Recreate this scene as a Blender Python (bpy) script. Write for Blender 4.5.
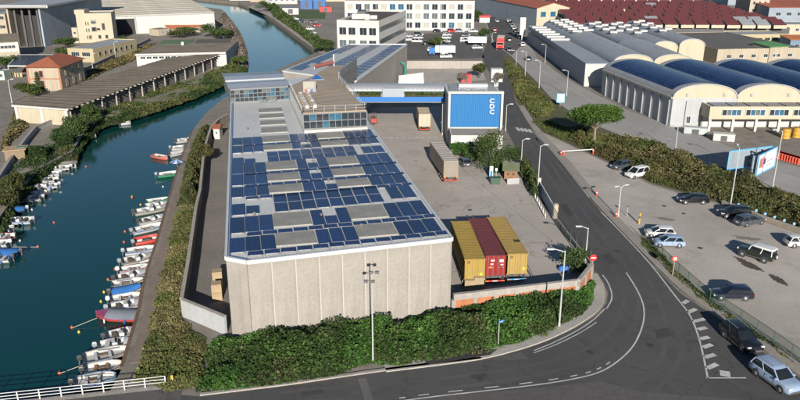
import bpy, bmesh, math, random
import numpy as np
from mathutils import Vector, Matrix
R = math.radians
for o in list(bpy.data.objects): bpy.data.objects.remove(o, do_unlink=True)
S = bpy.context.scene
COL = S.collection
random.seed(7)
# ---------------------------------------------------------------- camera
F, CX, CY, CAMH, PITCH = 730.0, 400.0, 200.0, 38.0, R(19.47)
sp, cp = math.sin(PITCH), math.cos(PITCH)
cam_d = bpy.data.cameras.new('camera'); cam = bpy.data.objects.new('camera', cam_d); COL.objects.link(cam)
cam.location = (0, 0, CAMH); cam.rotation_euler = (math.pi/2 - PITCH, 0, 0)
cam_d.sensor_width = 36; cam_d.lens = F/800*36; cam_d.clip_end = 6000; cam_d.clip_start = 0.5
S.camera = cam
S.render.resolution_x = 1024; S.render.resolution_y = 512
# ---------------------------------------------------------------- world, sun, exposure
SUN_EL, SHADOW_AZ = R(19.5), R(-4.0)           # shadows run away from the camera, a touch to the left
w = bpy.data.worlds.new('World'); S.world = w; w.use_nodes = True
nt = w.node_tree; nt.nodes.clear()
sky = nt.nodes.new('ShaderNodeTexSky'); sky.sky_type = 'NISHITA'; sky.sun_disc = False
sky.sun_elevation = SUN_EL; sky.sun_rotation = math.pi + SHADOW_AZ
sky.air_density = 1.0; sky.dust_density = 0.05; sky.ozone_density = 3.2
bg = nt.nodes.new('ShaderNodeBackground'); bg.inputs[1].default_value = 0.055
out = nt.nodes.new('ShaderNodeOutputWorld')
nt.links.new(sky.outputs[0], bg.inputs[0]); nt.links.new(bg.outputs[0], out.inputs[0])
sun_d = bpy.data.lights.new('sun', 'SUN'); sun = bpy.data.objects.new('sun', sun_d); COL.objects.link(sun)
sun_d.energy = 5.0; sun_d.angle = R(0.5); sun_d.color = (1.0, 0.925, 0.82)
to_sun = Vector((-math.sin(SHADOW_AZ)*math.cos(SUN_EL), -math.cos(SHADOW_AZ)*math.cos(SUN_EL), math.sin(SUN_EL)))
sun.rotation_euler = to_sun.to_track_quat('Z', 'Y').to_euler(); sun.location = (60, -60, 120)
S.view_settings.view_transform = 'Standard'; S.view_settings.look = 'None'
S.view_settings.exposure = 0.68; S.view_settings.gamma = 1.0; S.view_settings.use_curve_mapping = False
# ---------------------------------------------------------------- pixel -> place
def P(px, py, z=0.0):
    u = (px-CX)/F; v = (py-CY)/F
    k = (CAMH-z)/(sp+v*cp)
    return Vector((k*u, k*(cp-v*sp), z))
def zat(Y, py):                     # height at distance Y seen on image row py
    v = (py-CY)/F
    return CAMH - Y/(cp-v*sp)*(sp+v*cp)
def xat(px, py, Y):
    v = (py-CY)/F
    return Y/(cp-v*sp)*(px-CX)/F
def PY(px, py, Y): return Vector((xat(px, py, Y), Y, zat(Y, py)))
# ---------------------------------------------------------------- materials
MAT = {}
def mat(name, col, rough=0.8, var=0.18, scale=1.0, bump=0.0, metal=0.0, tint=None, spec=0.5, stretch=(1,1,1), fine=6.0, bdist=0.02, streak=0.0):
    if name in MAT: return MAT[name]
    m = bpy.data.materials.new(name); m.use_nodes = True; t = m.node_tree; N = t.nodes; L = t.links
    b = N['Principled BSDF']; b.inputs['Roughness'].default_value = rough; b.inputs['Metallic'].default_value = metal
    b.inputs['Specular IOR Level'].default_value = spec
    tc = N.new('ShaderNodeTexCoord'); mp = N.new('ShaderNodeMapping'); mp.inputs['Scale'].default_value = stretch
    L.new(tc.outputs['Object'], mp.inputs[0])
    n1 = N.new('ShaderNodeTexNoise'); n1.inputs['Scale'].default_value = scale*0.35; n1.inputs['Detail'].default_value = 5; n1.inputs['Roughness'].default_value = .62
    n2 = N.new('ShaderNodeTexNoise'); n2.inputs['Scale'].default_value = scale*fine; n2.inputs['Detail'].default_value = 3
    L.new(mp.outputs[0], n1.inputs[0]); L.new(mp.outputs[0], n2.inputs[0])
    ad = N.new('ShaderNodeMath'); ad.operation = 'ADD'; L.new(n1.outputs[0], ad.inputs[0]); L.new(n2.outputs[0], ad.inputs[1])
    rp = N.new('ShaderNodeMapRange'); rp.inputs[1].default_value = .65; rp.inputs[2].default_value = 1.35
    L.new(ad.outputs[0], rp.inputs[0])
    mx = N.new('ShaderNodeMix'); mx.data_type = 'RGBA'
    c = Vector(col); t2 = Vector(tint) if tint else c*(1+var)
    mx.inputs[6].default_value = (*(c*(1-var)), 1); mx.inputs[7].default_value = (*t2, 1)
    L.new(rp.outputs[0], mx.inputs[0])
    last = mx.outputs[2]
    if streak > 0:      # rain streaks and dirt running down
        m3 = N.new('ShaderNodeMapping'); m3.inputs['Scale'].default_value = (1.3, 1.3, .09); L.new(tc.outputs['Object'], m3.inputs[0])
        n3 = N.new('ShaderNodeTexNoise'); n3.inputs['Scale'].default_value = 1.1; n3.inputs['Detail'].default_value = 6; L.new(m3.outputs[0], n3.inputs[0])
        r3 = N.new('ShaderNodeMapRange'); r3.inputs[1].default_value = .48; r3.inputs[2].default_value = .72; r3.inputs[3].default_value = 0; r3.inputs[4].default_value = streak
        L.new(n3.outputs[0], r3.inputs[0])
        m4 = N.new('ShaderNodeMix'); m4.data_type = 'RGBA'; L.new(r3.outputs[0], m4.inputs[0]); L.new(last, m4.inputs[6])
        m4.inputs[7].default_value = (c.x*.45, c.y*.42, c.z*.38, 1); last = m4.outputs[2]
    L.new(last, b.inputs['Base Color'])
    if bump:
        bp = N.new('ShaderNodeBump'); bp.inputs['Strength'].default_value = bump; bp.inputs['Distance'].default_value = bdist
        L.new(n2.outputs[0], bp.inputs['Height']); L.new(bp.outputs[0], b.inputs['Normal'])
    MAT[name] = m; return m
def wavemat(name, col, period, axis='X', rough=.5, var=.12, metal=0.0, depth=.05, streak=0):
    if name in MAT: return MAT[name]
    m = mat(name, col, rough, var, .8, 0, metal, streak=streak); N = m.node_tree.nodes; L = m.node_tree.links
    tc = N.new('ShaderNodeTexCoord'); wv = N.new('ShaderNodeTexWave'); wv.bands_direction = axis
    wv.inputs['Scale'].default_value = 0.314/period; wv.inputs['Distortion'].default_value = 0
    L.new(tc.outputs['Object'], wv.inputs[0])
    bp = N.new('ShaderNodeBump'); bp.inputs['Strength'].default_value = .8; bp.inputs['Distance'].default_value = depth
    L.new(wv.outputs[1], bp.inputs['Height']); L.new(bp.outputs[0], N['Principled BSDF'].inputs['Normal'])
    return m
def groundmat(name, lo, hi, dirt, rough=.92, big=.035, mid=.3, fine=5.0, amount=.55, stretch=(1,1,1), crack=0.0):
    """ground seen from the air: broad tonal drift, worn paler areas, dark dirty patches, fine grit, hairline cracks"""
    m = bpy.data.materials.new(name); m.use_nodes = True; N = m.node_tree.nodes; L = m.node_tree.links; b = N['Principled BSDF']; b.inputs['Roughness'].default_value = rough; b.inputs['Specular IOR Level'].default_value = .3
    tc = N.new('ShaderNodeTexCoord'); mp = N.new('ShaderNodeMapping'); mp.inputs['Scale'].default_value = stretch; L.new(tc.outputs['Object'], mp.inputs[0])
    def nz(s, d, rg=.6):
        n = N.new('ShaderNodeTexNoise'); n.inputs['Scale'].default_value = s; n.inputs['Detail'].default_value = d; n.inputs['Roughness'].default_value = rg; L.new(mp.outputs[0], n.inputs[0]); return n.outputs[0]
    def rg(o, a, c, lo_=0, hi_=1):
        r = N.new('ShaderNodeMapRange'); r.inputs[1].default_value = a; r.inputs[2].default_value = c; r.inputs[3].default_value = lo_; r.inputs[4].default_value = hi_; L.new(o, r.inputs[0]); return r.outputs[0]
    def mix(f, x, y):
        q = N.new('ShaderNodeMix'); q.data_type = 'RGBA'; L.new(f, q.inputs[0])
        for i, v in ((6,x),(7,y)):
            if isinstance(v, tuple): q.inputs[i].default_value = (*v,1)
            else: L.new(v, q.inputs[i])
        return q.outputs[2]
    c = mix(rg(nz(big,6,.65),.34,.66), lo, hi)
    c = mix(rg(nz(mid,7,.7),.52,.74,0,amount), c, dirt)
    c = mix(rg(nz(fine,4),.3,.7,0,.35), c, tuple(x*.72 for x in lo))
    if crack:
        v = N.new('ShaderNodeTexVoronoi'); v.feature = 'DISTANCE_TO_EDGE'; v.inputs['Scale'].default_value = .12; wn = N.new('ShaderNodeVectorMath'); wn.operation = 'ADD'
        n3 = N.new('ShaderNodeTexNoise'); n3.inputs['Scale'].default_value = .5; n3.inputs['Detail'].default_value = 5; L.new(mp.outputs[0], n3.inputs[0]); sc = N.new('ShaderNodeVectorMath'); sc.operation = 'SCALE'; sc.inputs[3].default_value = 3.0; L.new(n3.outputs[1], sc.inputs[0]); L.new(mp.outputs[0], wn.inputs[0]); L.new(sc.outputs[0], wn.inputs[1]); L.new(wn.outputs[0], v.inputs[0])
        c = mix(rg(v.outputs[0],.0,.012,crack,0), c, tuple(x*.4 for x in lo))
    L.new(c, b.inputs['Base Color'])
    bp = N.new('ShaderNodeBump'); bp.inputs['Strength'].default_value = .3; bp.inputs['Distance'].default_value = .02; L.new(nz(fine,4), bp.inputs['Height']); L.new(bp.outputs[0], b.inputs['Normal'])
    MAT[name] = m; return m
asphalt = groundmat('asphalt', (.066,.066,.067), (.092,.090,.087), (.046,.046,.047), big=.06, mid=.22, fine=7, amount=.6, crack=.5)
asphalt_old = groundmat('asphalt_old', (.085,.082,.079), (.125,.12,.113), (.05,.049,.047), big=.08, mid=.3, crack=.5)
concrete_road = groundmat('concrete_road', (.27,.265,.25), (.35,.34,.32), (.17,.165,.155), big=.05, mid=.2, crack=.4)
yard_m = groundmat('yard_concrete', (.34,.31,.275), (.45,.41,.37), (.22,.195,.17), big=.05, mid=.16, crack=.5)
gravel_m = groundmat('gravel_lot', (.33,.30,.265), (.46,.425,.38), (.19,.165,.14), big=.07, mid=.11, fine=3.5, amount=.8, stretch=(1,.8,1))
concrete = mat('concrete', (.30,.275,.25), .9, .18, .4, .2, streak=.25)
paving_m = mat('paving', (.26,.235,.205), .9, .2, .5, .2)
earth = mat('earth', (.16,.135,.105), .95, .35, .2, .4, tint=(.24,.20,.155))
paint_w = mat('road_paint', (.46,.455,.44), .7, .35, 2.2)
lawn_m = mat('lawn', (.05,.085,.022), .95, .3, .6, .4)
soil_m = mat('undergrowth', (.035,.045,.015), .95, .4, 1.2, .6, tint=(.075,.07,.03), bdist=.2)
facade_m = mat('facade_panel', (.255,.235,.21), .85, .10, .9, .12, tint=(.315,.29,.26), streak=.28)
joint_m = mat('joint', (.40,.38,.35), .8, .1)
trim_w = mat('trim_white', (.46,.48,.49), .45, .08)
roof_w = mat('roof_sheet', (.50,.51,.50), .45, .12, .5, streak=.2)
seam_m = mat('roof_seam', (.56,.57,.56), .45, .1)
sky_l = mat('skylight_sheet', (.22,.21,.18), .5, .25, 1.2, tint=(.33,.32,.285))
white_m = mat('white_plaster', (.46,.45,.425), .85, .08, .6, .05, streak=.18)
cream_m = mat('cream_plaster', (.40,.355,.265), .85, .1, .6, .05, streak=.22)
beige_m = mat('beige_plaster', (.34,.295,.225), .9, .15, .6, .05, streak=.3)
yellow_wall = mat('yellow_plaster', (.36,.31,.19), .85, .1, .6, streak=.2)
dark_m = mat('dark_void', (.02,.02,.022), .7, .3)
grey_m = mat('grey_metal', (.33,.34,.35), .45, .1, .6, metal=.2, streak=.15)
steel = mat('steel', (.42,.43,.44), .35, .1, 1, metal=.6)
darkgrey = mat('dark_grey', (.07,.07,.075), .6, .2)
black_m = mat('black_rubber', (.016,.016,.017), .75, .2)
rim_m = mat('rim', (.42,.43,.44), .35, .1, metal=.7)
terrace_m = mat('terrace_floor', (.30,.24,.18), .9, .2, .6, .1)
blue_clad = mat('blue_cladding', (.004,.125,.33), .55, .06, .8)
blue_band = mat('blue_band', (.008,.12,.38), .5, .06)
brick_m = mat('brick_infill', (.36,.14,.065), .9, .25, 1.5, .3, streak=.3)
tile_m = mat('roof_tile', (.24,.075,.038), .85, .25, 1.4, .4)
rust_roof = mat('rust_roof', (.29,.085,.045), .8, .18, .4, streak=.1)
maroon = mat('maroon_sheet', (.125,.034,.034), .6, .2, .3)
asb = mat('fibre_cement', (.15,.12,.085), .95, .3, .5, .2, tint=(.25,.205,.15))
asb_d = mat('fibre_cement_ridge', (.085,.075,.06), .95, .3, .5)
greyroof = mat('grey_sheet', (.29,.30,.31), .5, .16, .3, metal=.1)
bluegrey = wavemat('bluegrey_sheet', (.20,.235,.28), .6, 'Y', .55, .12)
greyclad = wavemat('grey_cladding', (.33,.34,.35), .5, 'Y', .5, .1, streak=.15)
roofstripe = mat('roof_stripe', (.40,.37,.31), .9, .2, .4, streak=.1)
roofstripe2 = mat('roof_stripe_dark', (.27,.245,.20), .9, .2, .4)
def glassmat(name, col, rough=.08, var=.3):
    m = mat(name, col, rough, var, .5); m.node_tree.nodes['Principled BSDF'].inputs['Specular IOR Level'].default_value = .7; return m
glass_d = glassmat('window_glass', (.025,.032,.04))
glass_b = glassmat('window_glass_blue', (.03,.10,.16))
glass_g = glassmat('window_glass_pale', (.10,.12,.125), .12)
shutter_m = mat('shutter', (.30,.29,.25), .6, .15)
# photovoltaic cells: dark blue with thin pale lines of the module joints
def pvmat(name, sx, sy, base=(.006,.018,.068), line=(.03,.05,.10), lw=.05):
    m = bpy.data.materials.new(name); m.use_nodes = True; N = m.node_tree.nodes; L = m.node_tree.links; b = N['Principled BSDF']
    tc = N.new('ShaderNodeTexCoord'); br = N.new('ShaderNodeTexBrick'); br.offset = 0; br.squash = 1
    br.inputs['Brick Width'].default_value = sx; br.inputs['Row Height'].default_value = sy; br.inputs['Mortar Size'].default_value = lw*.5
    br.inputs['Scale'].default_value = 1; br.inputs['Mortar Smooth'].default_value = .1
    br.inputs['Color1'].default_value = (*base, 1); br.inputs['Color2'].default_value = (base[0]*1.1, base[1]*1.3, base[2]*1.25, 1); br.inputs['Mortar'].default_value = (*line, 1)
    L.new(tc.outputs['Object'], br.inputs[0])
    oi = N.new('ShaderNodeObjectInfo'); hs = N.new('ShaderNodeHueSaturation'); mr = N.new('ShaderNodeMapRange'); mr.inputs[3].default_value = .75; mr.inputs[4].default_value = 1.3
    L.new(oi.outputs['Random'], mr.inputs[0]); L.new(mr.outputs[0], hs.inputs['Value']); L.new(br.outputs[0], hs.inputs['Color'])
    L.new(hs.outputs[0], b.inputs['Base Color']); b.inputs['Roughness'].default_value = .27
    MAT[name] = m; return m
pv_m = pvmat('pv_module', .82, .55, lw=.02)
leafs = {}
def leafset(key, cols):
    r = []
    for i, c in enumerate(cols):
        m = mat('leaf_%s_%d' % (key, i), c, .7, .3, .9, spec=.25)
        b = m.node_tree.nodes['Principled BSDF']
        r.append(m)
    leafs[key] = r
leafset('ivy', [(.020,.055,.010), (.036,.090,.015), (.060,.130,.024), (.10,.16,.038)])
leafset('bramble', [(.018,.034,.009), (.026,.050,.012), (.042,.072,.018), (.10,.085,.038)])
leafset('autumn', [(.032,.048,.014), (.060,.066,.022), (.095,.080,.032), (.15,.115,.05)])
leafset('grass', [(.038,.060,.016), (.060,.083,.022), (.10,.095,.036), (.15,.125,.055)])
leafset('meadow', [(.055,.080,.020), (.085,.105,.028), (.14,.125,.05), (.19,.155,.075)])
leafset('pine', [(.030,.062,.012), (.05,.095,.015), (.075,.125,.02)])
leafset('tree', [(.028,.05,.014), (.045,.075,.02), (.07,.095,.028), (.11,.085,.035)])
leafset('orange', [(.16,.085,.02), (.22,.12,.03), (.10,.08,.025)])
leafset('bare', [(.12,.10,.085), (.16,.135,.115), (.085,.07,.06)])
bark = mat('bark', (.09,.065,.045), .95, .3, 2, .5)
bark_p = mat('bark_pale', (.20,.155,.12), .95, .3, 2, .5)
# ---------------------------------------------------------------- mesh helpers
class MB:
    def __init__(s): s.v = []; s.f = []; s.m = []
    def add(s, vs, fs, mi=0):
        b = len(s.v); s.v += [tuple(x) for x in vs]
        for f in fs: s.f.append(tuple(b+i for i in f)); s.m.append(mi)
        return s
    def box(s, c, d, rz=0, mi=0, M=None):
        x, y, z = d[0]/2, d[1]/2, d[2]/2
        vs = [Vector((a*x, b*y, e*z)) for e in (-1, 1) for b in (-1, 1) for a in (-1, 1)]
        Rm = Matrix.Rotation(rz, 3, 'Z') if M is None else M
        c = Vector(c); vs = [Rm @ v + c for v in vs]
        return s.add(vs, [(0,2,3,1), (4,5,7,6), (0,1,5,4), (2,6,7,3), (0,4,6,2), (1,3,7,5)], mi)
    def bar(s, a, b, wd, ht=None, mi=0):
        a = Vector(a); b = Vector(b); ht = ht or wd; d = b-a; L = d.length
        if L < 1e-6: return s
        q = d.to_track_quat('X', 'Z').to_matrix()
        return s.box((a+b)/2, (L, wd, ht), M=q, mi=mi)
    def tube(s, a, b, r0, r1=None, n=8, mi=0, cap=True):
        a = Vector(a); b = Vector(b); r1 = r0 if r1 is None else r1
        q = (b-a).to_track_quat('Z', 'Y').to_matrix()
        vs = []
        for c, r in ((a, r0), (b, r1)):
            for i in range(n):
                t = 2*math.pi*i/n; vs.append(c + q @ Vector((r*math.cos(t), r*math.sin(t), 0)))
        fs = [(i, (i+1) % n, n+(i+1) % n, n+i) for i in range(n)]
        if cap: fs += [tuple(range(n-1, -1, -1)), tuple(range(n, 2*n))]
        return s.add(vs, fs, mi)
    def prism(s, poly, z0, z1, mi=0):
        n = len(poly); vs = [(p[0], p[1], z0) for p in poly] + [(p[0], p[1], z1) for p in poly]
        ar = sum(poly[i][0]*poly[(i+1) % n][1]-poly[(i+1) % n][0]*poly[i][1] for i in range(n))
        fs = [(i, (i+1) % n, n+(i+1) % n, n+i) for i in range(n)] + [tuple(range(n-1, -1, -1)), tuple(range(n, 2*n))]
        if ar < 0: fs = [tuple(reversed(f)) for f in fs]
        return s.add(vs, fs, mi)
    def loft(s, rings, mi=0, cap=True, closed=True):
        n = len(rings[0]); vs = [p for r in rings for p in r]; fs = []
        for k in range(len(rings)-1):
            for i in range(n if closed else n-1):
                j = (i+1) % n; fs.append((k*n+i, k*n+j, (k+1)*n+j, (k+1)*n+i))
        if cap and closed: fs += [tuple(range(n-1, -1, -1)), tuple(range((len(rings)-1)*n, len(rings)*n))]
        return s.add(vs, fs, mi)
    def quad(s, a, b, c, d, mi=0): return s.add([a, b, c, d], [(0,1,2,3)], mi)
    def mesh(s, name, mats, smooth=None, off=None, fix=False):
        me = bpy.data.meshes.new(name)
        vs = s.v if off is None else [(x-off[0], y-off[1], z-off[2]) for x, y, z in s.v]
        me.from_pydata(vs, [], s.f)
        if not isinstance(mats, (list, tuple)): mats = [mats]
        for m in mats: me.materials.append(m)
        if len(mats) > 1: me.polygons.foreach_set('material_index', s.m)
        if fix:
            bm = bmesh.new(); bm.from_mesh(me); bmesh.ops.recalc_face_normals(bm, faces=bm.faces); bm.to_mesh(me); bm.free()
        if smooth is not None:
            me.polygons.foreach_set('use_smooth', [True]*len(me.polygons)); me.set_sharp_from_angle(angle=R(smooth))
        me.update(); return me
    def build(s, name, mats, parent=None, smooth=None, fix=False):
        off, q_ = None, parent
        while q_ is not None and off is None: off = q_.get('_o'); q_ = q_.parent
        return link(name, s.mesh(name, mats, smooth, off, fix), parent)
def link(name, me, parent=None, loc=None, rz=None, scale=None):
    o = bpy.data.objects.new(name, me); COL.objects.link(o)
    if parent is not None: o.parent = parent
    if loc is not None: o.location = loc
    if rz is not None: o.rotation_euler = (0, 0, rz)
    if scale is not None: o.scale = scale
    return o
def tag(o, label=None, cat=None, group=None, kind=None):
    if label: o['label'] = label
    if cat: o['category'] = cat
    if group: o['group'] = group
    if kind: o['kind'] = kind
    return o
def thing(name, label, cat, loc, group=None, rz=0):
    o = bpy.data.objects.new(name, None); COL.objects.link(o); o.empty_display_size = .2
    o.location = loc; o.rotation_euler = (0, 0, rz); o['_o'] = tuple(loc)   # world-built children subtract this
    return tag(o, label, cat, group)
def local(t): t['_o'] = (0.0, 0.0, 0.0); return t                            # children built in local metres
def copy_tree(o, parent=None):
    c = o.copy(); COL.objects.link(c); c.parent = parent
    for ch in o.children: copy_tree(ch, c)
    return c
def flat(name, pts, z, m, kind='structure', parent=None):
    bm = bmesh.new(); vs = [bm.verts.new((p[0], p[1], z)) for p in pts]
    f = bm.faces.new(vs); f.normal_update()
    if f.normal.z < 0: f.normal_flip()
    bmesh.ops.triangulate(bm, faces=bm.faces[:])
    me = bpy.data.meshes.new(name); bm.to_mesh(me); bm.free(); me.materials.append(m)
    o = link(name, me, parent)
    if kind and parent is None: o['kind'] = kind
    return o
def pxs(l, z=0): return [P(x, y, z) for x, y in l]
def smoothline(pts, k=3):
    pts = [Vector(p) for p in pts]
    for _ in range(k):
        q = [pts[0]]
        for a, b in zip(pts[:-1], pts[1:]): q += [a*.75+b*.25, a*.25+b*.75]
        pts = q+[pts[-1]]
    return pts
def ribbon_pts(pts, wd, side=0.0):
    pts = [Vector((p[0], p[1], 0)) for p in pts]; L = []; Rr = []
    for i, p in enumerate(pts):
        d = (pts[min(i+1, len(pts)-1)]-pts[max(i-1, 0)]).normalized(); n = Vector((-d.y, d.x, 0))
        L.append(p+n*(wd/2+side)); Rr.append(p+n*(-wd/2+side))
    return L, Rr
def ribbon(mb, pts, wd, z0, z1=None, side=0.0, mi=0):
    L, Rr = ribbon_pts(pts, wd, side); n = len(L)
    if z1 is None:
        mb.add([(p.x, p.y, z0) for p in Rr]+[(p.x, p.y, z0) for p in L], [(i, i+1, n+i+1, n+i) for i in range(n-1)], mi)
    else:
        rings = [[(Rr[i].x, Rr[i].y, z0), (Rr[i].x, Rr[i].y, z1), (L[i].x, L[i].y, z1), (L[i].x, L[i].y, z0)] for i in range(n)]
        mb.loft([r[::-1] for r in rings], mi)
    return mb
# value noise on numpy arrays
_rng = np.random.default_rng(11); _tab = _rng.random((64, 64))
def vnoise(x, y, s):
    x = np.asarray(x)/s; y = np.asarray(y)/s; xi = np.floor(x).astype(int); yi = np.floor(y).astype(int); fx = x-xi; fy = y-yi
    fx = fx*fx*(3-2*fx); fy = fy*fy*(3-2*fy); g = lambda a, b: _tab[a % 64, b % 64]
    return (g(xi, yi)*(1-fx)+g(xi+1, yi)*fx)*(1-fy)+(g(xi, yi+1)*(1-fx)+g(xi+1, yi+1)*fx)*fy
def inside(poly, x, y):
    r = np.zeros(len(x), bool); n = len(poly)
    for i in range(n):
        x0, y0 = poly[i][0], poly[i][1]; x1, y1 = poly[(i+1) % n][0], poly[(i+1) % n][1]
        if y0 == y1: continue
        c = ((y0 > y) != (y1 > y)) & (x < (x1-x0)*(y-y0)/(y1-y0)+x0); r ^= c
    return r
def edgedist(poly, x, y, skip=()):
    d = np.full(len(x), 1e9); n = len(poly)
    for i in range(n):
        if i in skip: continue
        a = np.array(poly[i][:2]); b = np.array(poly[(i+1) % n][:2]); ab = b-a; L2 = ab@ab
        if L2 < 1e-9: continue
        t = np.clip(((x-a[0])*ab[0]+(y-a[1])*ab[1])/L2, 0, 1)
        d = np.minimum(d, np.hypot(x-a[0]-t*ab[0], y-a[1]-t*ab[1]))
    return d
def leaf_quads(pos, size, rng, up=.35, asp=.62):
    n = len(pos); nr = rng.normal(size=(n, 3)); nr[:, 2] = np.abs(nr[:, 2])+up; nr /= np.linalg.norm(nr, axis=1)[:, None]
    t = rng.normal(size=(n, 3)); a = np.cross(nr, t); a /= np.linalg.norm(a, axis=1)[:, None]; b = np.cross(nr, a)
    s = (size*(.55+.9*rng.random(n)))[:, None]; a = a*s*.5; b = b*s*.5*asp
    return np.stack([pos-a, pos-b*1.0+a*.1, pos+a, pos+b], 1)          # pointed leaf-shaped quads
def leaf_mesh(name, pos, size, mats, weights, rng, up=.35, clump=None):
    q = leaf_quads(pos, size, rng, up); n = len(pos)
    me = bpy.data.meshes.new(name)
    me.vertices.add(4*n); me.vertices.foreach_set('co', q.reshape(-1).astype(np.float32))
    me.loops.add(4*n); me.loops.foreach_set('vertex_index', np.arange(4*n, dtype=np.int32))
    me.polygons.add(n); me.polygons.foreach_set('loop_start', np.arange(0, 4*n, 4, dtype=np.int32)); me.polygons.foreach_set('loop_total', np.full(n, 4, np.int32))
    for m in mats: me.materials.append(m)
    w_ = np.cumsum(np.array(weights)/sum(weights)); r = rng.random(n)
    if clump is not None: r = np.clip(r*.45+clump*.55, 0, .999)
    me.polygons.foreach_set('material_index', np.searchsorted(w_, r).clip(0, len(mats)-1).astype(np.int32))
    me.update(calc_edges=True); me.validate(); return me
# ================================================================ SETTING
WZ = -1.6
RB = [(-24.0,10), (-25.2,45)] + [tuple(P(x,y,WZ)[:2]) for x,y in [(127,377),(143,320),(146,300),(152,275),(160,250),(172,205),(176,190),(185,160),(195,135),(206,120)]] \
   + [(-45.5,185), (-42.5,210), (-37,240)] + [tuple(P(x,y,WZ)[:2]) for x,y in [(318,56),(290,35),(260,13),(238,5)]] + [(-180,580), (-420,700), (-1500,900)]
LB = [(-58,10), (-58.5,60)] + [tuple(P(x,y,WZ)[:2]) for x,y in [(-10,243),(18,204),(42,176),(74,159),(84,141),(100,126.5),(125,119),(150,112),(175,103.5),(200,94.5),(225,83.5),(247,69),(247,52),(242,38),(233,24),(222,12)]] + [(-150,500), (-260,570), (-600,700), (-1500,830)]
right_poly = [(-24,-120)] + RB + [(-1500,2600), (1800,2600), (1800,-120)]
left_poly = [(-58,-120)] + LB + [(-1500,-120)]
bm = bmesh.new()
for pl in (right_poly, left_poly):
    f = bm.faces.new([bm.verts.new((x,y,-.012)) for x,y in pl]); f.normal_update()
    if f.normal.z < 0: f.normal_flip()
bmesh.ops.triangulate(bm, faces=bm.faces[:])
me = bpy.data.meshes.new('ground'); bm.to_mesh(me); bm.free(); me.materials.append(mat('ground_mix', (.17,.15,.125), .95, .3, .08, .3, tint=(.25,.225,.19)))
tag(link('ground', me), kind='structure')
# water
wm = bpy.data.materials.new('canal_water'); wm.use_nodes = True; N = wm.node_tree.nodes; L = wm.node_tree.links; b = N['Principled BSDF']
b.inputs['Base Color'].default_value = (.003,.042,.040,1); b.inputs['Roughness'].default_value = .09; b.inputs['IOR'].default_value = 1.45; b.inputs['Specular Tint'].default_value = (.18,.62,1,1)
tc = N.new('ShaderNodeTexCoord'); n1 = N.new('ShaderNodeTexNoise'); n1.inputs['Scale'].default_value = .55; n1.inputs['Detail'].default_value = 4
n2 = N.new('ShaderNodeTexNoise'); n2.inputs['Scale'].default_value = 2.6; n2.inputs['Detail'].default_value = 2
mp = N.new('ShaderNodeMapping'); mp.inputs['Scale'].default_value = (1, .6, 1); L.new(tc.outputs['Object'], mp.inputs[0]); L.new(mp.outputs[0], n1.inputs[0]); L.new(mp.outputs[0], n2.inputs[0])
ad = N.new('ShaderNodeMath'); ad.operation = 'ADD'; L.new(n1.outputs[0], ad.inputs[0]); L.new(n2.outputs[0], ad.inputs[1])
bp = N.new('ShaderNodeBump'); bp.inputs['Strength'].default_value = .05; bp.inputs['Distance'].default_value = .12; L.new(ad.outputs[0], bp.inputs['Height']); L.new(bp.outputs[0], b.inputs['Normal'])
flat('water', [(-1500,-120), (0,-120), (0,600), (-100,900), (-1500,900)], WZ, wm)
def bankwall(name, line, m, label_kind, top=-.02, inset=.0):
    mb = MB(); n = len(line)
    mb.add([(x,y,WZ-.8) for x,y in line]+[(x,y,top) for x,y in line], [(i,i+1,n+i+1,n+i) for i in range(n-1)])
    return tag(mb.build(name, m), kind='structure')
bankwall('quay_wall', RB, mat('quay_stone', (.17,.145,.115), .95, .3, .7, .3, streak=.4), 's')
bankwall('canal_bank', LB, mat('bank_earth', (.11,.095,.07), .95, .35, .6, .4), 's')
# quay walk along the moorings: brown low ledge and a pale path
q = [Vector((x,y,0)) for x,y in RB[2:11]]
mb = MB(); ribbon(mb, q, 1.1, -1.35, -.45, side=.0); tag(mb.build('quay_ledge', mat('ledge', (.14,.085,.055), .95, .35, 1.0, .3)), kind='structure')
mb = MB(); ribbon(mb, [Vector((x+1.25,y,0)) for x,y in RB[2:9]], 1.5, -.02, .03); tag(mb.build('quay_path', mat('path_c', (.19,.15,.12), .95, .2, .8)), kind='structure')
# ---------------------------------------------------------------- yard, roads, lots
flat('yard', pxs([(372,128),(368,108),(447,106),(447,150),(500,150),(521,160),(537,184),(545,203),(560,230),(580,252),(592,266),(576,286),(455,304),(452,318)]), .004, yard_m)
flat('service_alley', [P(231,104), P(227,335), P(184,318), P(200,200), P(207,145), P(214,124), P(228,113)], .004, mat('alley_c', (.17,.155,.14), .92, .25, .4, .2))
flat('back_yard', pxs([(400,82),(402,69),(482,69),(486,80),(448,84)]), .004, yard_m)
flat('car_park', pxs([(398,60),(394,34),(470,33),(480,36),(484,58)]), .004, asphalt_old)
roadL = pxs([(-60,420),(80,404),(165,394),(200,396.5),(245,391),(287,386),(340,378),(385,371.5),(430,366),(482,360),(520,350),(545,342),(570,331),(588,321),(600,313)]) 
corner = pxs([(607,303),(608,293),(604,283),(598,275)])
roadU = pxs([(590,265),(575,248),(557,225),(543,203),(536,184),(521,158),(508,133),(501,122),(500,100),(498,82),(487,69),(482,57),(486,44),(490,32),(482,15),(476,0)])
roadR = pxs([(493,0),(504,14),(516,28),(520,38),(504,58),(509,77),(516,103),(533,132),(553,152),(588,197),(601,212),(626,237),(651,264),(680,293),(720,320),(760,350),(800,378),(860,420)])
flat('road', [(-20,20), (-21,50)] + [tuple(p[:2]) for p in roadL[2:]+corner+roadU+roadR] + [(75,40), (75,20)], .004, asphalt)
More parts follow.
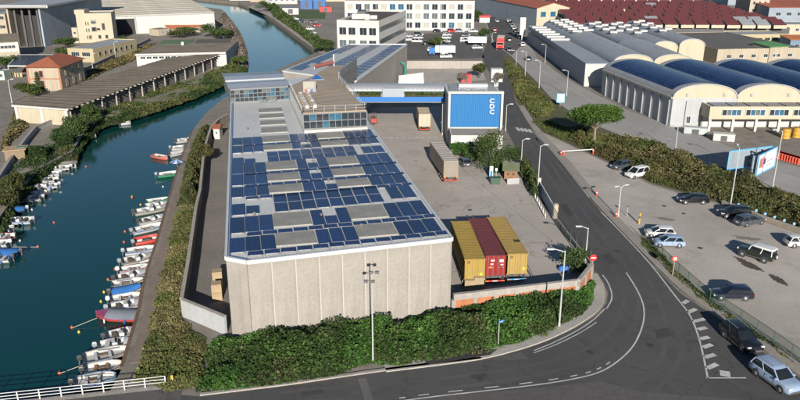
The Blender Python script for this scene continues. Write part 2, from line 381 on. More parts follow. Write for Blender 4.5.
# the lighter concrete carriageway beyond the planted strip
cwl = pxs([(512,55),(522,67),(537,82),(553,100),(585,121),(632,140),(675,155),(720,170),(750,182),(800,197),(900,226)])
cwr = pxs([(527,40),(537,57),(561,75),(581,87),(601,97),(632,112),(675,127),(710,139),(730,147),(770,160),(800,167),(900,192)])
flat('carriageway', cwl + cwr[::-1], .008, concrete_road)
flat('carriageway_apron', pxs([(516,29),(527,40),(512,55),(504,58),(500,45)]), .012, asphalt_old)
lot = pxs([(517,103),(528,120),(541,132),(561,141),(601,160),(651,185),(701,200),(726,206),(761,221),(800,234),(900,268)]) + [Vector((75,60,0)), Vector((60,55,0))] + pxs([(800,366),(745,328),(702,300),(672,272),(645,242),(616,217),(596,196),(562,155),(540,132)])
flat('parking_lot', lot, .006, gravel_m)
mb = MB(); ribbon(mb, smoothline(pxs([(521,106),(536,131),(558,152),(593,196),(607,211),(633,238),(658,263),(688,292),(727,318),(768,348),(830,392)]), 2), 1.5, -.01, .12); tag(mb.build('pavement', paving_m), kind='structure')
# corner pavement with its kerb
pv = smoothline(pxs([(385,368.5),(430,363),(480,356.5),(520,346),(545,337),(568,326),(586,315),(597,305),(600,296),(598,285),(592,274)]), 2)
mb = MB(); ribbon(mb, pv, 1.3, -.01, .12); tag(mb.build('pavement', mat('paving_b', (.33,.31,.28), .92, .22, .7, .2)), kind='structure')
mb = MB(); ribbon(mb, smoothline(roadL[3:10], 2), .35, -.01, .12, side=.25); tag(mb.build('kerb', concrete), kind='structure')
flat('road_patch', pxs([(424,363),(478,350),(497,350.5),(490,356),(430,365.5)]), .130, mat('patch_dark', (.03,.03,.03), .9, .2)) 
flat('road_patch', pxs([(482,359),(520,352),(529,359),(500,361)]), .012, asphalt_old)
flat('road_patch', pxs([(358,379),(366,378),(374,402),(366,404)]), .012, mat('patch_grey', (.11,.105,.10), .9, .25, 1))
flat('road_lighter', pxs([(395,403),(430,397.5),(490,391.5),(560,386),(600,381),(640,392),(700,396),(800,405)]), .010, mat('asphalt_worn', (.085,.08,.076), .9, .25, .35, .2))
# painted markings
mb = MB(); Z = .017
cl = smoothline(pxs([(560,170),(580,203),(600,238),(625,270),(642,298),(645,315),(641,332),(632,349),(615,364),(600,372.5),(580,378),(545,384),(490,390.5),(430,397),(395,402)]), 2)
ribbon(mb, cl[14:], .16, Z)
ribbon(mb, smoothline(pxs([(533.5,133),(553.5,153),(588,197.5)]), 2), .15, Z, side=.2)
ribbon(mb, smoothline(pxs([(600,212),(625,237.5),(650,264.5),(676,299),(687,312),(694,327),(700,347),(706,378)]), 2), .17, Z, side=.15)
ribbon(mb, pxs([(706,378),(746,378)]), .17, Z)
ribbon(mb, smoothline(pxs([(533,350),(552,342.5),(575,331),(592,320),(604,308)]), 2), .14, Z, side=-.15); ribbon(mb, smoothline(pxs([(530,350.5),(551,343),(575,331.5),(592,320.5)]), 2), .12, Z, side=-.55)
ribbon(mb, smoothline(pxs([(604,308),(610.5,297),(606,283),(600,275)]), 2), .14, Z, side=-.3)
ribbon(mb, smoothline(pxs([(591,265),(560,226),(545,203),(538,185),(523,158)]), 2), .13, Z, side=-.35)
for a, c in [((683,303.5),(688,300.5)),((688,312.5),(696,309)),((693,321.5),(705,319)),((698,329.5),(706.5,327.5)),((700,339),(709,337)),((703,347.5),(712,344.5)),((704.5,357.5),(715,354.5)),((707,368.5),(717,364))]:
    ribbon(mb, [P(*a), P(*c)], .55, Z)
ribbon(mb, [P(724.5,371), P(725.5,376.5)], .9, Z)
dl = smoothline(cl[14:], 1)
for i in range(40, len(dl)-6, 5):       # short dashes outside the curve line
    ribbon(mb, [dl[i], dl[i+2]], .14, Z, side=-.45)
for k in range(4): ribbon(mb, [P(516.5+4*k,127.5+.55*k), P(519.5+4*k,131+.55*k)], .6, Z)
for k in range(5): ribbon(mb, [P(537+4*k,133+4.2*k), P(539+4*k,135.2+4.2*k)], .3, Z)
for k in range(9): ribbon(mb, [P(383+6.3*k,138-.05*k), P(386.5+6.3*k,138-.05*k)], .75, .009)
ribbon(mb, smoothline(pxs([(497,50),(492,38),(487,25),(480,8)]), 2), .3, Z); ribbon(mb, smoothline(pxs([(500,47),(512,56),(520,64)]), 2), .3, Z)
ribbon(mb, smoothline(pxs([(520,50),(540,70),(580,94),(632,127),(690,146),(800,180)]), 2), .12, Z)
ribbon(mb, smoothline(pxs([(555,99),(600,124),(640,139),(700,160),(800,193)]), 2), .12, Z)
tag(mb.build('road_markings', paint_w), kind='structure')
# dark oil and water stains on the lot
st_m = mat('stain', (.065,.05,.04), .9, .3, 1)
def stain(pts, z=.013, m=None):
    q = smoothline(pxs(pts+[pts[0]]), 3)[:-1]; c = sum(q, Vector())/len(q); rr = random.Random(len(pts)+int(pts[0][0]))
    flat('stain', [c+(p-c)*rr.uniform(.72,1.12) for p in q], z, m or st_m)
stain([(732,256),(742,258),(757,266),(766,272),(757,271),(742,265)]); stain([(767,274),(776,275),(790,284),(786,287),(774,281)])
stain([(681,213),(685,212.5),(686,214.5),(682,214.5)])
# seams of the yard slab
mb = MB(); ribbon(mb, [P(527,264), P(534,278)], .09, .008); ribbon(mb, [P(526,243), P(553,242)], .09, .008); ribbon(mb, [P(440,150), P(500,200), P(553,242)], .05, .008)
for x, y in [(416,161),(425,169.5),(452,224),(467,215.5),(439,170)]: ribbon(mb, [P(x-1.4,y), P(x+1.4,y)], .35, .009)
tag(mb.build('yard_seams', darkgrey), kind='structure')
flat('lawn', pxs([(284,19),(325,19),(326,10),(300,9.5)]), .006, lawn_m)
flat('lawn', pxs([(472,20),(478,20),(476,13),(471,13)]), .006, lawn_m)
flat('verge', pxs([(507,75),(503,58),(512,55),(522,67),(537,82),(553,100),(585,121),(632,140),(675,155),(720,170),(750,182),(800,197),(900,226),(900,262),(800,230),(761,218),(726,204),(701,198),(651,183),(601,158),(561,140),(541,131),(528,119),(517,102)]), .012, mat('verge_grass', (.05,.065,.02), .95, .4, .5, .4, tint=(.12,.11,.045)))
flat('quay_road', pxs([(322,54),(302,40),(273,18),(248,7),(256,5),(283,17),(310,38),(328,52)]), .006, concrete)
# ---------------------------------------------------------------- vegetation masses (nobody could count these)
def rough(poly, amp=.5):
    out_ = []; n = len(poly)                       # ragged natural outline
    for i in range(n):
        a = Vector((*poly[i][:2],0)); b_ = Vector((*poly[(i+1) % n][:2],0)); k = max(1,int((b_-a).length/1.2)); d = (b_-a).normalized(); nn = Vector((-d.y,d.x,0))
        for j in range(k):
            p = a.lerp(b_,j/k); out_.append(tuple((p+nn*float((vnoise(np.array([p.x*1.7]),np.array([p.y*1.7]),1.9)[0]-.5)*2*amp))[:2]))
    return out_
def mass(name, label, poly, hmax, dens, size, key, weights, rise=1.5, base=0.0, seed=1, skip=(), noise=(3.0,1.1), up=.35, soil=soil_m, extra=None, floor=.35, key2=None):
    rng = np.random.default_rng(seed)
    if not skip: poly = rough(poly)
    xs = [p[0] for p in poly]; ys = [p[1] for p in poly]; x0, x1, y0, y1 = min(xs), max(xs), min(ys), max(ys)
    n = int((x1-x0)*(y1-y0)*dens); x = rng.uniform(x0,x1,n); y = rng.uniform(y0,y1,n); k = inside(poly,x,y); x = x[k]; y = y[k]
    def hf(x, y):
        d = np.clip(edgedist(poly,x,y,skip)/rise, 0, 1)**.6
        h = d*hmax*(floor+(1-floor)*1.5*(vnoise(x+31,y+7,noise[0])*.62+vnoise(x,y,noise[1])*.38))
        return h*(extra(x,y) if extra else 1)
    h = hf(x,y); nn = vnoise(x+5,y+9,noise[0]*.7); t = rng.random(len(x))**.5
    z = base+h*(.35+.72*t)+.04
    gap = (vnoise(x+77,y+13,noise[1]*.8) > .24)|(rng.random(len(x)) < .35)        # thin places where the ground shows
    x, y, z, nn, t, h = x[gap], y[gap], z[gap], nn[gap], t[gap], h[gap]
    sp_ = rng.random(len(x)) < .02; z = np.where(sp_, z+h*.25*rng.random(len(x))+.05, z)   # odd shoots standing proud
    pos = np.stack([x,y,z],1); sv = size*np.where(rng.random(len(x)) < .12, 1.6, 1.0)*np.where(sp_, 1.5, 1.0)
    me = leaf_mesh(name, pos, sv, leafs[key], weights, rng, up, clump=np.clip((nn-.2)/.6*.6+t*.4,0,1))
    if key2:                                                                      # a second kind of plant growing through in drifts
        for m2 in leafs[key2]: me.materials.append(m2)
        mi = np.zeros(len(me.polygons), np.int32); me.polygons.foreach_get('material_index', mi)
        sel = (vnoise(x+151,y+43,4.5)+.25*(rng.random(len(x))-.5)) > .56
        mi[sel] = np.minimum(mi[sel],len(leafs[key2])-1)+len(leafs[key]); me.polygons.foreach_set('material_index', mi)
    root = tag(bpy.data.objects.new(name, None), label, 'shrubs', kind='stuff'); bpy.data.objects.remove(root)
    o = tag(link(name, me), label, 'shrubs', kind='stuff')
    g = max(.45, hmax*.22); nx = max(2,int((x1-x0)/g)); ny = max(2,int((y1-y0)/g))
    gx, gy = np.meshgrid(np.linspace(x0,x1,nx+1), np.linspace(y0,y1,ny+1)); gx = gx.ravel(); gy = gy.ravel()
    ins = inside(poly,gx,gy); gh = np.where(ins, hf(gx,gy)*.62, 0)+base-.02; mb = MB(); fs = []
    for j in range(ny):
        for i in range(nx):
            a = j*(nx+1)+i; c = (a,a+1,a+nx+2,a+nx+1)
            if sum(ins[q] for q in c) >= 3: fs.append(c)
    mb.add(list(zip(gx,gy,gh)), fs); mm = mb.mesh('undergrowth', soil, 180); u = link('undergrowth', mm, o)
    return o
front = [p[:2] for p in pxs([(196,392),(200,394),(245,389.5),(287,384.5),(338,376.5),(352,368),(372,364),(395,367)])]+[tuple(p[:2]) for p in [P(392,326.5),P(372,328.5),P(330,333.5),P(290,338),P(250,342.5),P(236,340),P(226,336),P(212,342),P(203,356),P(208,368),P(199,380)]]
mass('bramble_thicket', 'dark green bramble thicket at the foot of the pale warehouse gable', front, 2.0, 190, .22, 'bramble', [2.6,3,2.2,.7], 4.8, seed=3, noise=(4.0,1.1), floor=.25, skip=(7,8,9,10,11,12), key2='ivy')
ivy = [p[:2] for p in pxs([(364,350),(372,362),(384,366),(400,367.5),(430,361),(480,353.5),(520,343),(545,334),(566,323),(584,311),(595,300),(597,291),(592,281),(578,289),(520,298),(455,309),(420,318),(385,327)])]
mass('ivy_hedge', 'bright green ivy hedge along the brick wall by the road bend', ivy, 1.6, 190, .23, 'ivy', [2.4,3,3,1.2], 1.9, seed=5, noise=(3.2,1.0), floor=.22, key2='bramble')
emb = [p[:2] for p in pxs([(566,139),(600,136),(640,143),(675,156.5),(720,172),(750,184),(800,199),(900,228),(900,258),(800,229),(761,216),(726,202),(701,196.5),(675,188),(651,182),(625,168),(601,157)])]
mass('embankment_scrub', 'olive and brown scrub on the bank behind the parking lot', emb, 1.9, 105, .27, 'autumn', [2.2,2.6,2.2,1.2], 1.6, seed=7, noise=(4.2,1.3), floor=.06, key2='grass')
strip2 = [p[:2] for p in pxs([(504,62),(508,60),(517,68),(528,79),(541,93),(548,100),(556,108),(548,118),(536,118),(526,108),(518,98),(512,83),(508,73)])]
mass('verge_shrubs', 'yellowish shrubs on the planted strip between the two roads', strip2, 1.3, 70, .30, 'meadow', [2.6,3,2,.8], 1.2, seed=8, noise=(4,1.5), floor=.06, key2='autumn')
gr1 = [p[:2] for p in pxs([(531,122),(548,121),(566,128),(585,130),(578,140),(564,140),(545,132)])]
mass('verge_grass_tufts', 'low green grass beside the pine between the two roads', gr1, .5, 110, .24, 'grass', [3,3,1.2,.4], .8, seed=9)
lbank = [p[:2] for p in pxs([(0,228),(20,198),(44,172),(62,158),(75,156),(83,142),(100,124),(97,112),(85,108),(66,119),(42,134),(22,152),(0,172)])]
mass('shadowed_bank_thicket', 'dark tangled thicket on the mooring bank', lbank, 1.4, 60, .3, 'bramble', [3,2.5,1.5,1.6], 2.0, base=-1.0, seed=10, noise=(5,2))
lb2 = [p[:2] for p in pxs([(97,126),(125,118),(150,111),(175,102.5),(200,93.5),(225,82.5),(247,68),(238,57),(225,65),(200,76.5),(165,86.5),(130,98),(103,110)])]
mass('canal_side_scrub', 'yellow green scrub between the long shed and the water', lb2, 1.5, 45, .32, 'grass', [3,3,2.0,.8], 1.5, base=-.9, seed=11, noise=(4,1.4), floor=.12, key2='bramble')
lb3 = [p[:2] for p in pxs([(247,66),(247,52),(242,38),(233,24),(222,12),(219,20),(226,32),(234,46),(238,57)])]
mass('leafless_canal_shrubs', 'greyish leafless shrubs hanging over the canal by the shed end', lb3, 4.5, 40, .45, 'bare', [3,3,2], 2.5, base=-1.0, seed=12, noise=(5,2))
rb = [p[:2] for p in pxs([(136,383),(143,355),(151,322),(156.5,298),(163.5,266),(171,236),(179,207),(197,203),(190,245),(184,285),(181,300),(183,322),(208,345),(206,388),(168,391),(150,383)])]
mass('quay_grass_bank', 'tawny grass and weeds between the mooring path and the wall', rb, .5, 190, .19, 'meadow', [2,2.8,2.4,1.6], .8, seed=13, noise=(3.2,.8), floor=.12, key2='grass', soil=mat('dry_turf', (.085,.085,.035), .95, .4, .8, .4, tint=(.17,.145,.07)))
rb2 = [p[:2] for p in pxs([(178,207),(180,190),(186,165),(192,148),(199,133),(210,125),(207,145),(203,165),(199,200),(196,208)])]
mass('quay_hedge', 'green and gold hedge along the outside of the alley wall', rb2, 2.2, 120, .27, 'autumn', [3.4,3,1.6,.5], 1.2, seed=14, noise=(3,1.2))
pw_ = [p[:2] for p in pxs([(430,360.5),(480,353.5),(520,343.5),(545,334.5),(566,323.5),(584,312),(586,314.5),(568,325),(546,336.5),(520,345.5),(480,355.5),(432,362.5)])]
mass('pavement_weeds', 'straggling weeds along the broken pavement by the ivy hedge', pw_, .22, 110, .17, 'meadow', [3,3,2,1], .3, seed=20, floor=.1)
fq = [p[:2] for p in pxs([(268,8),(278,10),(300,28),(322,46),(328,53),(317,49),(297,33),(274,17)])]
mass('far_quay_hedge', 'dark hedge beside the quay road across the canal', fq, 4.0, 9, .8, 'tree', [3,3,1.6,.8], 2.0, seed=15, noise=(6,2.5))
wl = [p[:2] for p in pxs([(86,72),(108,62),(128,55),(146,46),(160,44),(150,52),(128,63),(105,72),(88,81)])]
mass('dry_weeds', 'dry brown weeds between the long shed and the service lane', wl, .9, 9, .6, 'autumn', [1.5,2,3,2.5], 1.5, seed=16)
wl2 = [p[:2] for p in pxs([(0,150),(8,128),(16,112),(24,118),(28,128),(14,140),(4,152)])]
mass('dry_weeds', 'dry weeds outside the white end wall of the long shed', wl2, .8, 14, .5, 'autumn', [1.5,2,3,2.5], 1.0, seed=17)
hedge = [p[:2] for p in pxs([(521,162),(529,168),(538,188),(536,199),(529,193),(521,178)])]
mass('gate_hedge', 'clipped green hedge beside the yard gate', hedge, 2.2, 140, .22, 'grass', [4,2.5,.6,.2], .6, seed=18, noise=(2,1))
lt = [p[:2] for p in pxs([(640,243),(672,276),(702,303),(745,331),(800,369),(800,364),(747,325),(706,297),(676,270),(645,238)])]
mass('fence_weeds', 'strip of weeds under the green wire fence', lt, .22, 120, .18, 'grass', [3,3,2,1], .4, seed=19)

# wheel-worn paths, patches, manholes and dirt on the paved areas
worn = groundmat('asphalt_wheelpath', (.072,.072,.072), (.098,.096,.093), (.054,.054,.054), big=.1, mid=.4, crack=.3)
mb = MB(); mid = smoothline(pxs([(512,90),(520,115),(535,145),(557,180),(580,214),(604,245),(624,272),(633,296),(630,318),(616,338),(590,356),(540,370),(470,381),(380,391),(280,398)]), 3)
for off in (-.9,.75): ribbon(mb, mid, .5, .0065, side=off)
lane2 = smoothline(pxs([(540,138),(566,168),(596,207),(628,244),(656,280),(672,312),(676,345),(664,372),(640,392),(610,408)]), 3)
for off in (-.8,.8): ribbon(mb, lane2, .5, .0065, side=off)
tag(mb.build('wheel_paths', worn), kind='structure')
patch_m = groundmat('asphalt_patch', (.048,.048,.049), (.062,.061,.06), (.04,.04,.04), crack=0)
for pts in ([(602,255),(609,253),(617,262),(610,265)],[(560,205),(566,203),(574,214),(568,217)],[(655,330),(668,328),(671,336),(657,339)],[(300,392),(322,389),(326,393),(303,397)],[(528,168),(533,166.5),(539,174),(534,176)],[(470,375),(486,373),(488,377),(472,379)]):
    flat('road_patch', pxs(pts), .0085, patch_m)
iron = mat('iron_cover', (.045,.04,.038), .6, .3, 3)
for x, y in ((617,251),(590,352),(480,379),(650,345),(545,157),(470,210),(505,232),(410,205),(700,248),(664,206)):
    p = P(x,y); flat('manhole_cover', [(p.x+.36*math.cos(a),p.y+.36*math.sin(a)) for a in np.linspace(0,2*math.pi,17)[:-1]], .0145, iron)
dirt = groundmat('dirt_patch', (.19,.165,.14), (.25,.22,.19), (.13,.11,.09), big=.2, mid=.6)
pale = groundmat('pale_patch', (.42,.385,.35), (.50,.46,.42), (.34,.31,.28), big=.2, mid=.6)
rs_ = random.Random(5)
for (cx_, cy_, rx, ry, m_) in ((664,219,11,1.4,dirt),(745,238,14,1.6,dirt)):
    n_ = 26; ph = rs_.random()*6
    pts = [(cx_+rx*math.cos(a)*(1+.28*math.sin(3*a+ph)+.18*rs_.uniform(-1,1)), cy_+ry*math.sin(a)*(1+.25*math.sin(2*a+ph)+.22*rs_.uniform(-1,1))+.16*rx*math.cos(a)*(1 if cx_ > 560 else .2)) for a in np.linspace(0,2*math.pi,n_+1)[:-1]]
    flat('ground_patch', pxs(pts), .0105, m_)
# ================================================================ BUILDINGS: helpers
WINC = {}
def window(parent, pos, ang, w, h, pane=None, frame=None, sill=True, bars=1):
    """window part (frame, sill) with its pane; local x along the wall, -y outwards"""
    pane = pane or glass_d; frame = frame or trim_w
    key = (round(w,2), round(h,2), pane.name, frame.name, sill, bars)
    if key not in WINC:
        f = MB(); t = .07+.012*w; p = .09
        f.box((0,-p/2,h/2-t/2),(w,p,t)); f.box((0,-p/2,-h/2+t/2),(w,p,t)); f.box((-w/2+t/2,-p/2,0),(t,p,h-2*t)); f.box((w/2-t/2,-p/2,0),(t,p,h-2*t))
        for k in range(bars): f.box((-w/2+w*(k+1)/(bars+1),-.035,0),(.05,.05,h-2*t))
        if sill: f.box((0,-.09,-h/2-.04),(w+.25,.2,.08))
        g = MB(); g.box((0,-.014,0),(w-2*t,.02,h-2*t))
        WINC[key] = (f.mesh('window', frame), g.mesh('pane', pane))
    fm, gm = WINC[key]; off = Vector(parent['_o'])
    o = link('window', fm, parent, Vector(pos)-off, ang); link('pane', gm, o); return o
def rect(A, B, depth):
    A = Vector((A[0],A[1],0)); B = Vector((B[0],B[1],0)); u = (B-A).normalized(); n = Vector((-u.y,u.x,0))
    return A, B, u, n
def face(bd, f):
    A, B, u, n, D = bd['A'], bd['B'], bd['u'], bd['n'], bd['D']
    return {'F': (A, u, (B-A).length), 'R': (B, n, D), 'L': (A+n*D, -n, D)}[f]
def wins(bd, f, xs, zs, w, h, panes=None, frame=None, sill=True, bars=1, skip=()):
    o, d, Ln = face(bd, f); ang = math.atan2(d.y, d.x)
    for j, z in enumerate(zs):
        for i, x in enumerate(xs):
            if (i,j) in skip: continue
            p = o+d*x; pn = random.choice(panes) if panes else None
            window(bd['root'], (p.x,p.y,z), ang, w, h, pn, frame, sill, bars)
def even(n, L, m=0): return [m+(L-2*m)*(i+.5)/n for i in range(n)]
def block(name, label, cat, A, B, depth, h, wall, roofm, roof='flat', rise=1.5, over=.4, group=None, z0=-.05, parapet=.35, roofname='roof', gable_along='u'):
    A, B, u, n = rect(A, B, depth); c = (A+B)/2+n*depth/2
    t = thing(name, label, cat, (c.x,c.y,0), group); W = (B-A).length
    bd = dict(root=t, A=A, B=B, u=u, n=n, D=depth, h=h, W=W)
    C, Dp = B+n*depth, A+n*depth
    mb = MB(); mb.prism([A,B,C,Dp], z0, h); mb.build('wall', wall, t)
    up = lambda p, z: Vector((p.x,p.y,z)); r = MB()
    if roof == 'flat':
        k = .18; a, b_, c_, d_ = A+(u+n)*k, B+(n-u)*k, C-(u+n)*k, Dp+(u-n)*k
        r.prism([a,b_,c_,d_], h, h+.06); r.build(roofname, roofm, t)
        if parapet:
            pm = MB()
            for p, q, s in ((A,B,n),(B,C,-u),(C,Dp,-n),(Dp,A,u)):
                dd = (q-p).normalized(); ext = .0
                pm.box(((p+q)/2+s*.1)+Vector((0,0,h+parapet/2+.003)), ((q-p).length-.004*(1 if s in (n,-n) else 100) - (0 if s == n or s == -n else 0), .2, parapet), math.atan2(dd.y,dd.x))
            pm.build('parapet', wall, t)
    elif roof == 'gable':
        if gable_along == 'u':
            e0, e1, ea, eb = A-u*over, B+u*over, n, depth
        else:
            e0, e1, ea, eb = B-n*over, C+n*over, -u, W
        th = .14
        s0, s1 = -over, eb+over; mid = eb/2; zl = h-rise*over/mid
        for (sa, za, sb, zb) in ((s0,zl,mid,h+rise),(s1,zl,mid,h+rise)):
            vs = [up(e0+ea*sa,za+.01), up(e1+ea*sa,za+.01), up(e1+ea*sb,zb+.01), up(e0+ea*sb,zb+.01)]; vs += [v+Vector((0,0,th)) for v in vs]
            r.add(vs, [(0,3,2,1),(4,5,6,7),(0,1,5,4),(1,2,6,5),(2,3,7,6),(3,0,4,7)])
        r.build(roofname, roofm, t, fix=True)
        g = MB()
        for e in ((e0+ (u if gable_along == 'u' else n)*over), (e1-(u if gable_along == 'u' else n)*over)):
            g = MB(); g.add([up(e,h-.001), up(e+ea*eb,h-.001), up(e+ea*mid,h+rise)], [(0,1,2)]); g.build('gable', wall, t)
    elif roof == 'hip':
        a, b_, c_, d_ = A-(u+n)*over, B+(u-n)*over, C+(u+n)*over, Dp+(n-u)*over; m = min(W,depth)/2
        if W >= depth: p, q = A+n*depth/2+u*m*.85, B+n*depth/2-u*m*.85
        else: p, q = A+u*W/2+n*m*.85, Dp+u*W/2-n*m*.85
        if W >= depth: F_ = [(0,1,5,4),(1,2,5),(2,3,4,5),(3,0,4)]
        else: F_ = [(0,1,4),(1,2,5,4),(2,3,5),(3,0,4,5)]
        r.add([up(x,h+.01) for x in (a,b_,c_,d_)]+[up(p,h+rise), up(q,h+rise)], F_+[(3,2,1,0)]); r.build(roofname, roofm, t, fix=True)
    elif roof == 'mono':
        vs = [up(A-(u+n)*over,h+.01), up(B+(u-n)*over,h+.01), up(C+(u+n)*over,h+rise), up(Dp+(n-u)*over,h+rise)]; vs += [v+Vector((0,0,.15)) for v in vs]
        r.add(vs, [(0,3,2,1),(4,5,6,7),(0,1,5,4),(1,2,6,5),(2,3,7,6),(3,0,4,7)]); r.build(roofname, roofm, t)
        g = MB(); g.prism([A+n*.05,B+n*.05,C,Dp], h, h+.01); 
        g2 = MB()
        for e, f_ in ((A,Dp),(B,C)): g2.add([up(e,h-.002),up(f_,h-.002),up(f_,h+rise-.002)],[(0,1,2)])
        g2.add([up(C,h-.002),up(Dp,h-.002),up(Dp,h+rise-.002),up(C,h+rise-.002)],[(0,1,2,3)]); g2.build('gable', wall, t)
    return bd
def barrel(bd_root, A, u, n, w, L, z, rise, roofm, gablem, seg=14, th=.12):
    """one barrel-vault bay: front arc from A along u (width w), running back n*L"""
    r = MB(); rings = []
    for k in range(2):
        o = A+n*(L*k); ring = []
        for i in range(seg+1):
            t = math.pi*(i/seg); s = w/2-(w/2)*math.cos(t); ring.append((o.x+u.x*s, o.y+u.y*s, z+rise*math.sin(t)**.9))
        rings.append(ring)
    n1 = seg+1; vs = rings[0]+rings[1]; r.add(vs, [(i,i+1,n1+i+1,n1+i) for i in range(seg)])
    o1 = r.build('roof', roofm, bd_root, smooth=40)
    for k in range(2):
        g = MB(); g.add([(p[0]+n.x*(.02 if k == 0 else -.02),p[1]+n.y*(.02 if k == 0 else -.02),p[2]-.01) for p in rings[k]]+[(rings[k][0][0]+u.x*w/2,rings[k][0][1]+u.y*w/2,z)], [(i,i+1,n1) for i in range(seg)]); g.build('gable', gablem, bd_root)
    e = MB()                    # edge trim of the front arch
    for i in range(seg): e.bar(Vector(rings[0][i])-n*.08, Vector(rings[0][i+1])-n*.08, .16, .22)
    e.build('edge_trim', grey_m, bd_root)
    return rings
# ================================================================ MAIN WAREHOUSE
RZ = 8.7
L0, FL, FL2, FR = P(226,264,RZ), P(226,258,RZ), P(247,262,RZ), P(452,239,RZ)
R1, BL = P(371,127,RZ), P(231,100,RZ)
ax = ((R1-FR).normalized()+(BL-FL).normalized()).normalized(); uu = (FR-L0); UW = uu.length; ud = uu.normalized()
def rf(u, d, z=RZ): p = L0+uu*u+ax*d; return Vector((p.x,p.y,z))
def dl_(y): return (P(228,y,RZ)-L0).dot(ax)
END = 100.0
wh = thing('solar_warehouse', 'long pale concrete warehouse with white roof covered in blue solar panels', 'warehouse', tuple(rf(.5,40,0)))
body = [FL+ax*.06, FL2+ax*.06, FR+ax*.06, rf(1,END), rf(0,END)]
inn = [rf(.004,6), FL2+ax*.08+ud*.3, FR+ax*.08-ud*.06, rf(.997,END), rf(.003,END)]
mb = MB(); mb.prism([FL+ax*.25+ud*.08]+inn[1:], -.4, RZ-.03); mb.build('wall', facade_m, wh)
mb = MB(); mb.prism([FL,FL2,FR,rf(1,END),rf(0,END)], RZ-.03, RZ); mb.build('roof', roof_w, wh)
# concrete facade panels, each a piece of its own
NP = 9; fd = (FR-FL2); fw = fd.length/NP; fdn = fd.normalized(); ang = math.atan2(fdn.y,fdn.x); fn = Vector((fdn.y,-fdn.x,0))
pan = MB(); pan.box((0,0,0),(fw-.05,.16,RZ-.28+.4)); panm = pan.mesh('facade_panel', facade_m)
jn = MB(); jn.box((0,0,0),(.09,.1,RZ-.3+.4)); jnm = jn.mesh('panel_joint', joint_m)
for i in range(NP):
    c = FL2+fdn*(fw*(i+.5))+fn*(-.02); link('facade_panel', panm, wh, Vector((c.x,c.y,(RZ-.28-.4)/2))-Vector(wh['_o']), ang)
    if i: c = FL2+fdn*(fw*i)+fn*.03; link('panel_joint', jnm, wh, Vector((c.x,c.y,(RZ-.3-.4)/2))-Vector(wh['_o']), ang)
cd = (FL2-FL); cdn = cd.normalized(); c = (FL+FL2)/2+Vector((cdn.y,-cdn.x,0))*(-.02)
mb = MB(); mb.box((c.x,c.y,(RZ-.28-.4)/2),(cd.length-.06,.16,RZ-.28+.4), math.atan2(cdn.y,cdn.x)); mb.build('facade_panel', facade_m, wh)
g = MB()                                        # white edge flashing round the roof
for p, q in ((FL,FL2),(FL2,FR),(FR,rf(1,60)),(rf(0,END-2),FL)): g.bar(p+Vector((0,0,-.02)), q+Vector((0,0,-.02)), .28, .42)
g.build('edge_flashing', trim_w, wh)
g = MB()
for p, q in ((FL,FL2),(rf(0,END-2),FL)): g.bar(p+ud*.35+ax*.3+Vector((0,0,.05)), q+ud*.35+ax*.3+Vector((0,0,.05)), .16, .10)
g.build('gutter', mat('gutter_blue', (.06,.14,.30), .5, .1), wh)
rb_ = MB()                                      # standing seams of the sheet roof
for i in range(1,62): rb_.bar(rf(i/62,(.6 if i > 6 else 4.5-.6*i),RZ+.02), rf(i/62,END-22,RZ+.02), .045, .05)
tag(rb_.build('roof_seams', seam_m, wh), kind='stuff')
PVC = {}
def pvcell(w, d):
    k = (round(w,1), round(d,1))
    if k not in PVC:
        m = MB(); n = max(1, round(k[1]/1.05)); s = k[1]/n
        for i in range(n):
            y = -k[1]/2+s*(i+.5); m.box((0,y,0),(k[0]-.04,s-.05,.05))
        fr = MB(); fr.box((0,0,-.07),(k[0]-.3,k[1]-.2,.07))
        PVC[k] = (m.mesh('solar_panel', pv_m), fr.mesh('mount', steel))
    return PVC[k]
wrz = math.atan2(ax.y,ax.x)-math.pi/2
def putpv(parent, u0, u1, d0, d1, f=rf, rz=wrz, W=None, z=.16):
    a, b_ = f(u0,d0), f(u1,d1); w = (u1-u0)*(W or UW); d = d1-d0; c = f((u0+u1)/2,(d0+d1)/2)
    m, fm = pvcell(w,d); k = (round(w,1), round(d,1))
    o = link('solar_panel', m, parent, Vector((c.x,c.y,c.z+z))-Vector(parent['_o']), rz, (w/k[0], d/k[1], 1))
    link('mount', fm, o)
skm = {}
def putsky(u0, u1, d0, d1):
    w = (u1-u0)*UW; d = d1-d0; c = rf((u0+u1)/2,(d0+d1)/2)
    s = MB(); s.box((0,0,.06),(w,d,.12)); m = s.mesh('skylight', sky_l); o = link('skylight', m, wh, Vector((c.x,c.y,RZ))-Vector(wh['_o']), wrz)
    r_ = MB(); n = max(3, int(w/.34))
    for i in range(n): r_.box((-w/2+w*(i+.5)/n,0,.135),(.05,d-.05,.03))
    r_.box((0,-d/2,.06),(w+.1,.08,.13)); r_.box((0,d/2,.06),(w+.1,.08,.13))
    link('skylight_ribs', r_.mesh('skylight_ribs', mat('ribs', (.27,.26,.23), .5, .2)), o)
SETL = [(.014,.079),(.082,.146),(.149,.213)]; SETM = [(.400,.460),(.463,.523),(.526,.586)]; SETR = [(.775,.842),(.845,.912),(.915,.980)]
SK = [(.217,.395),(.590,.770)]
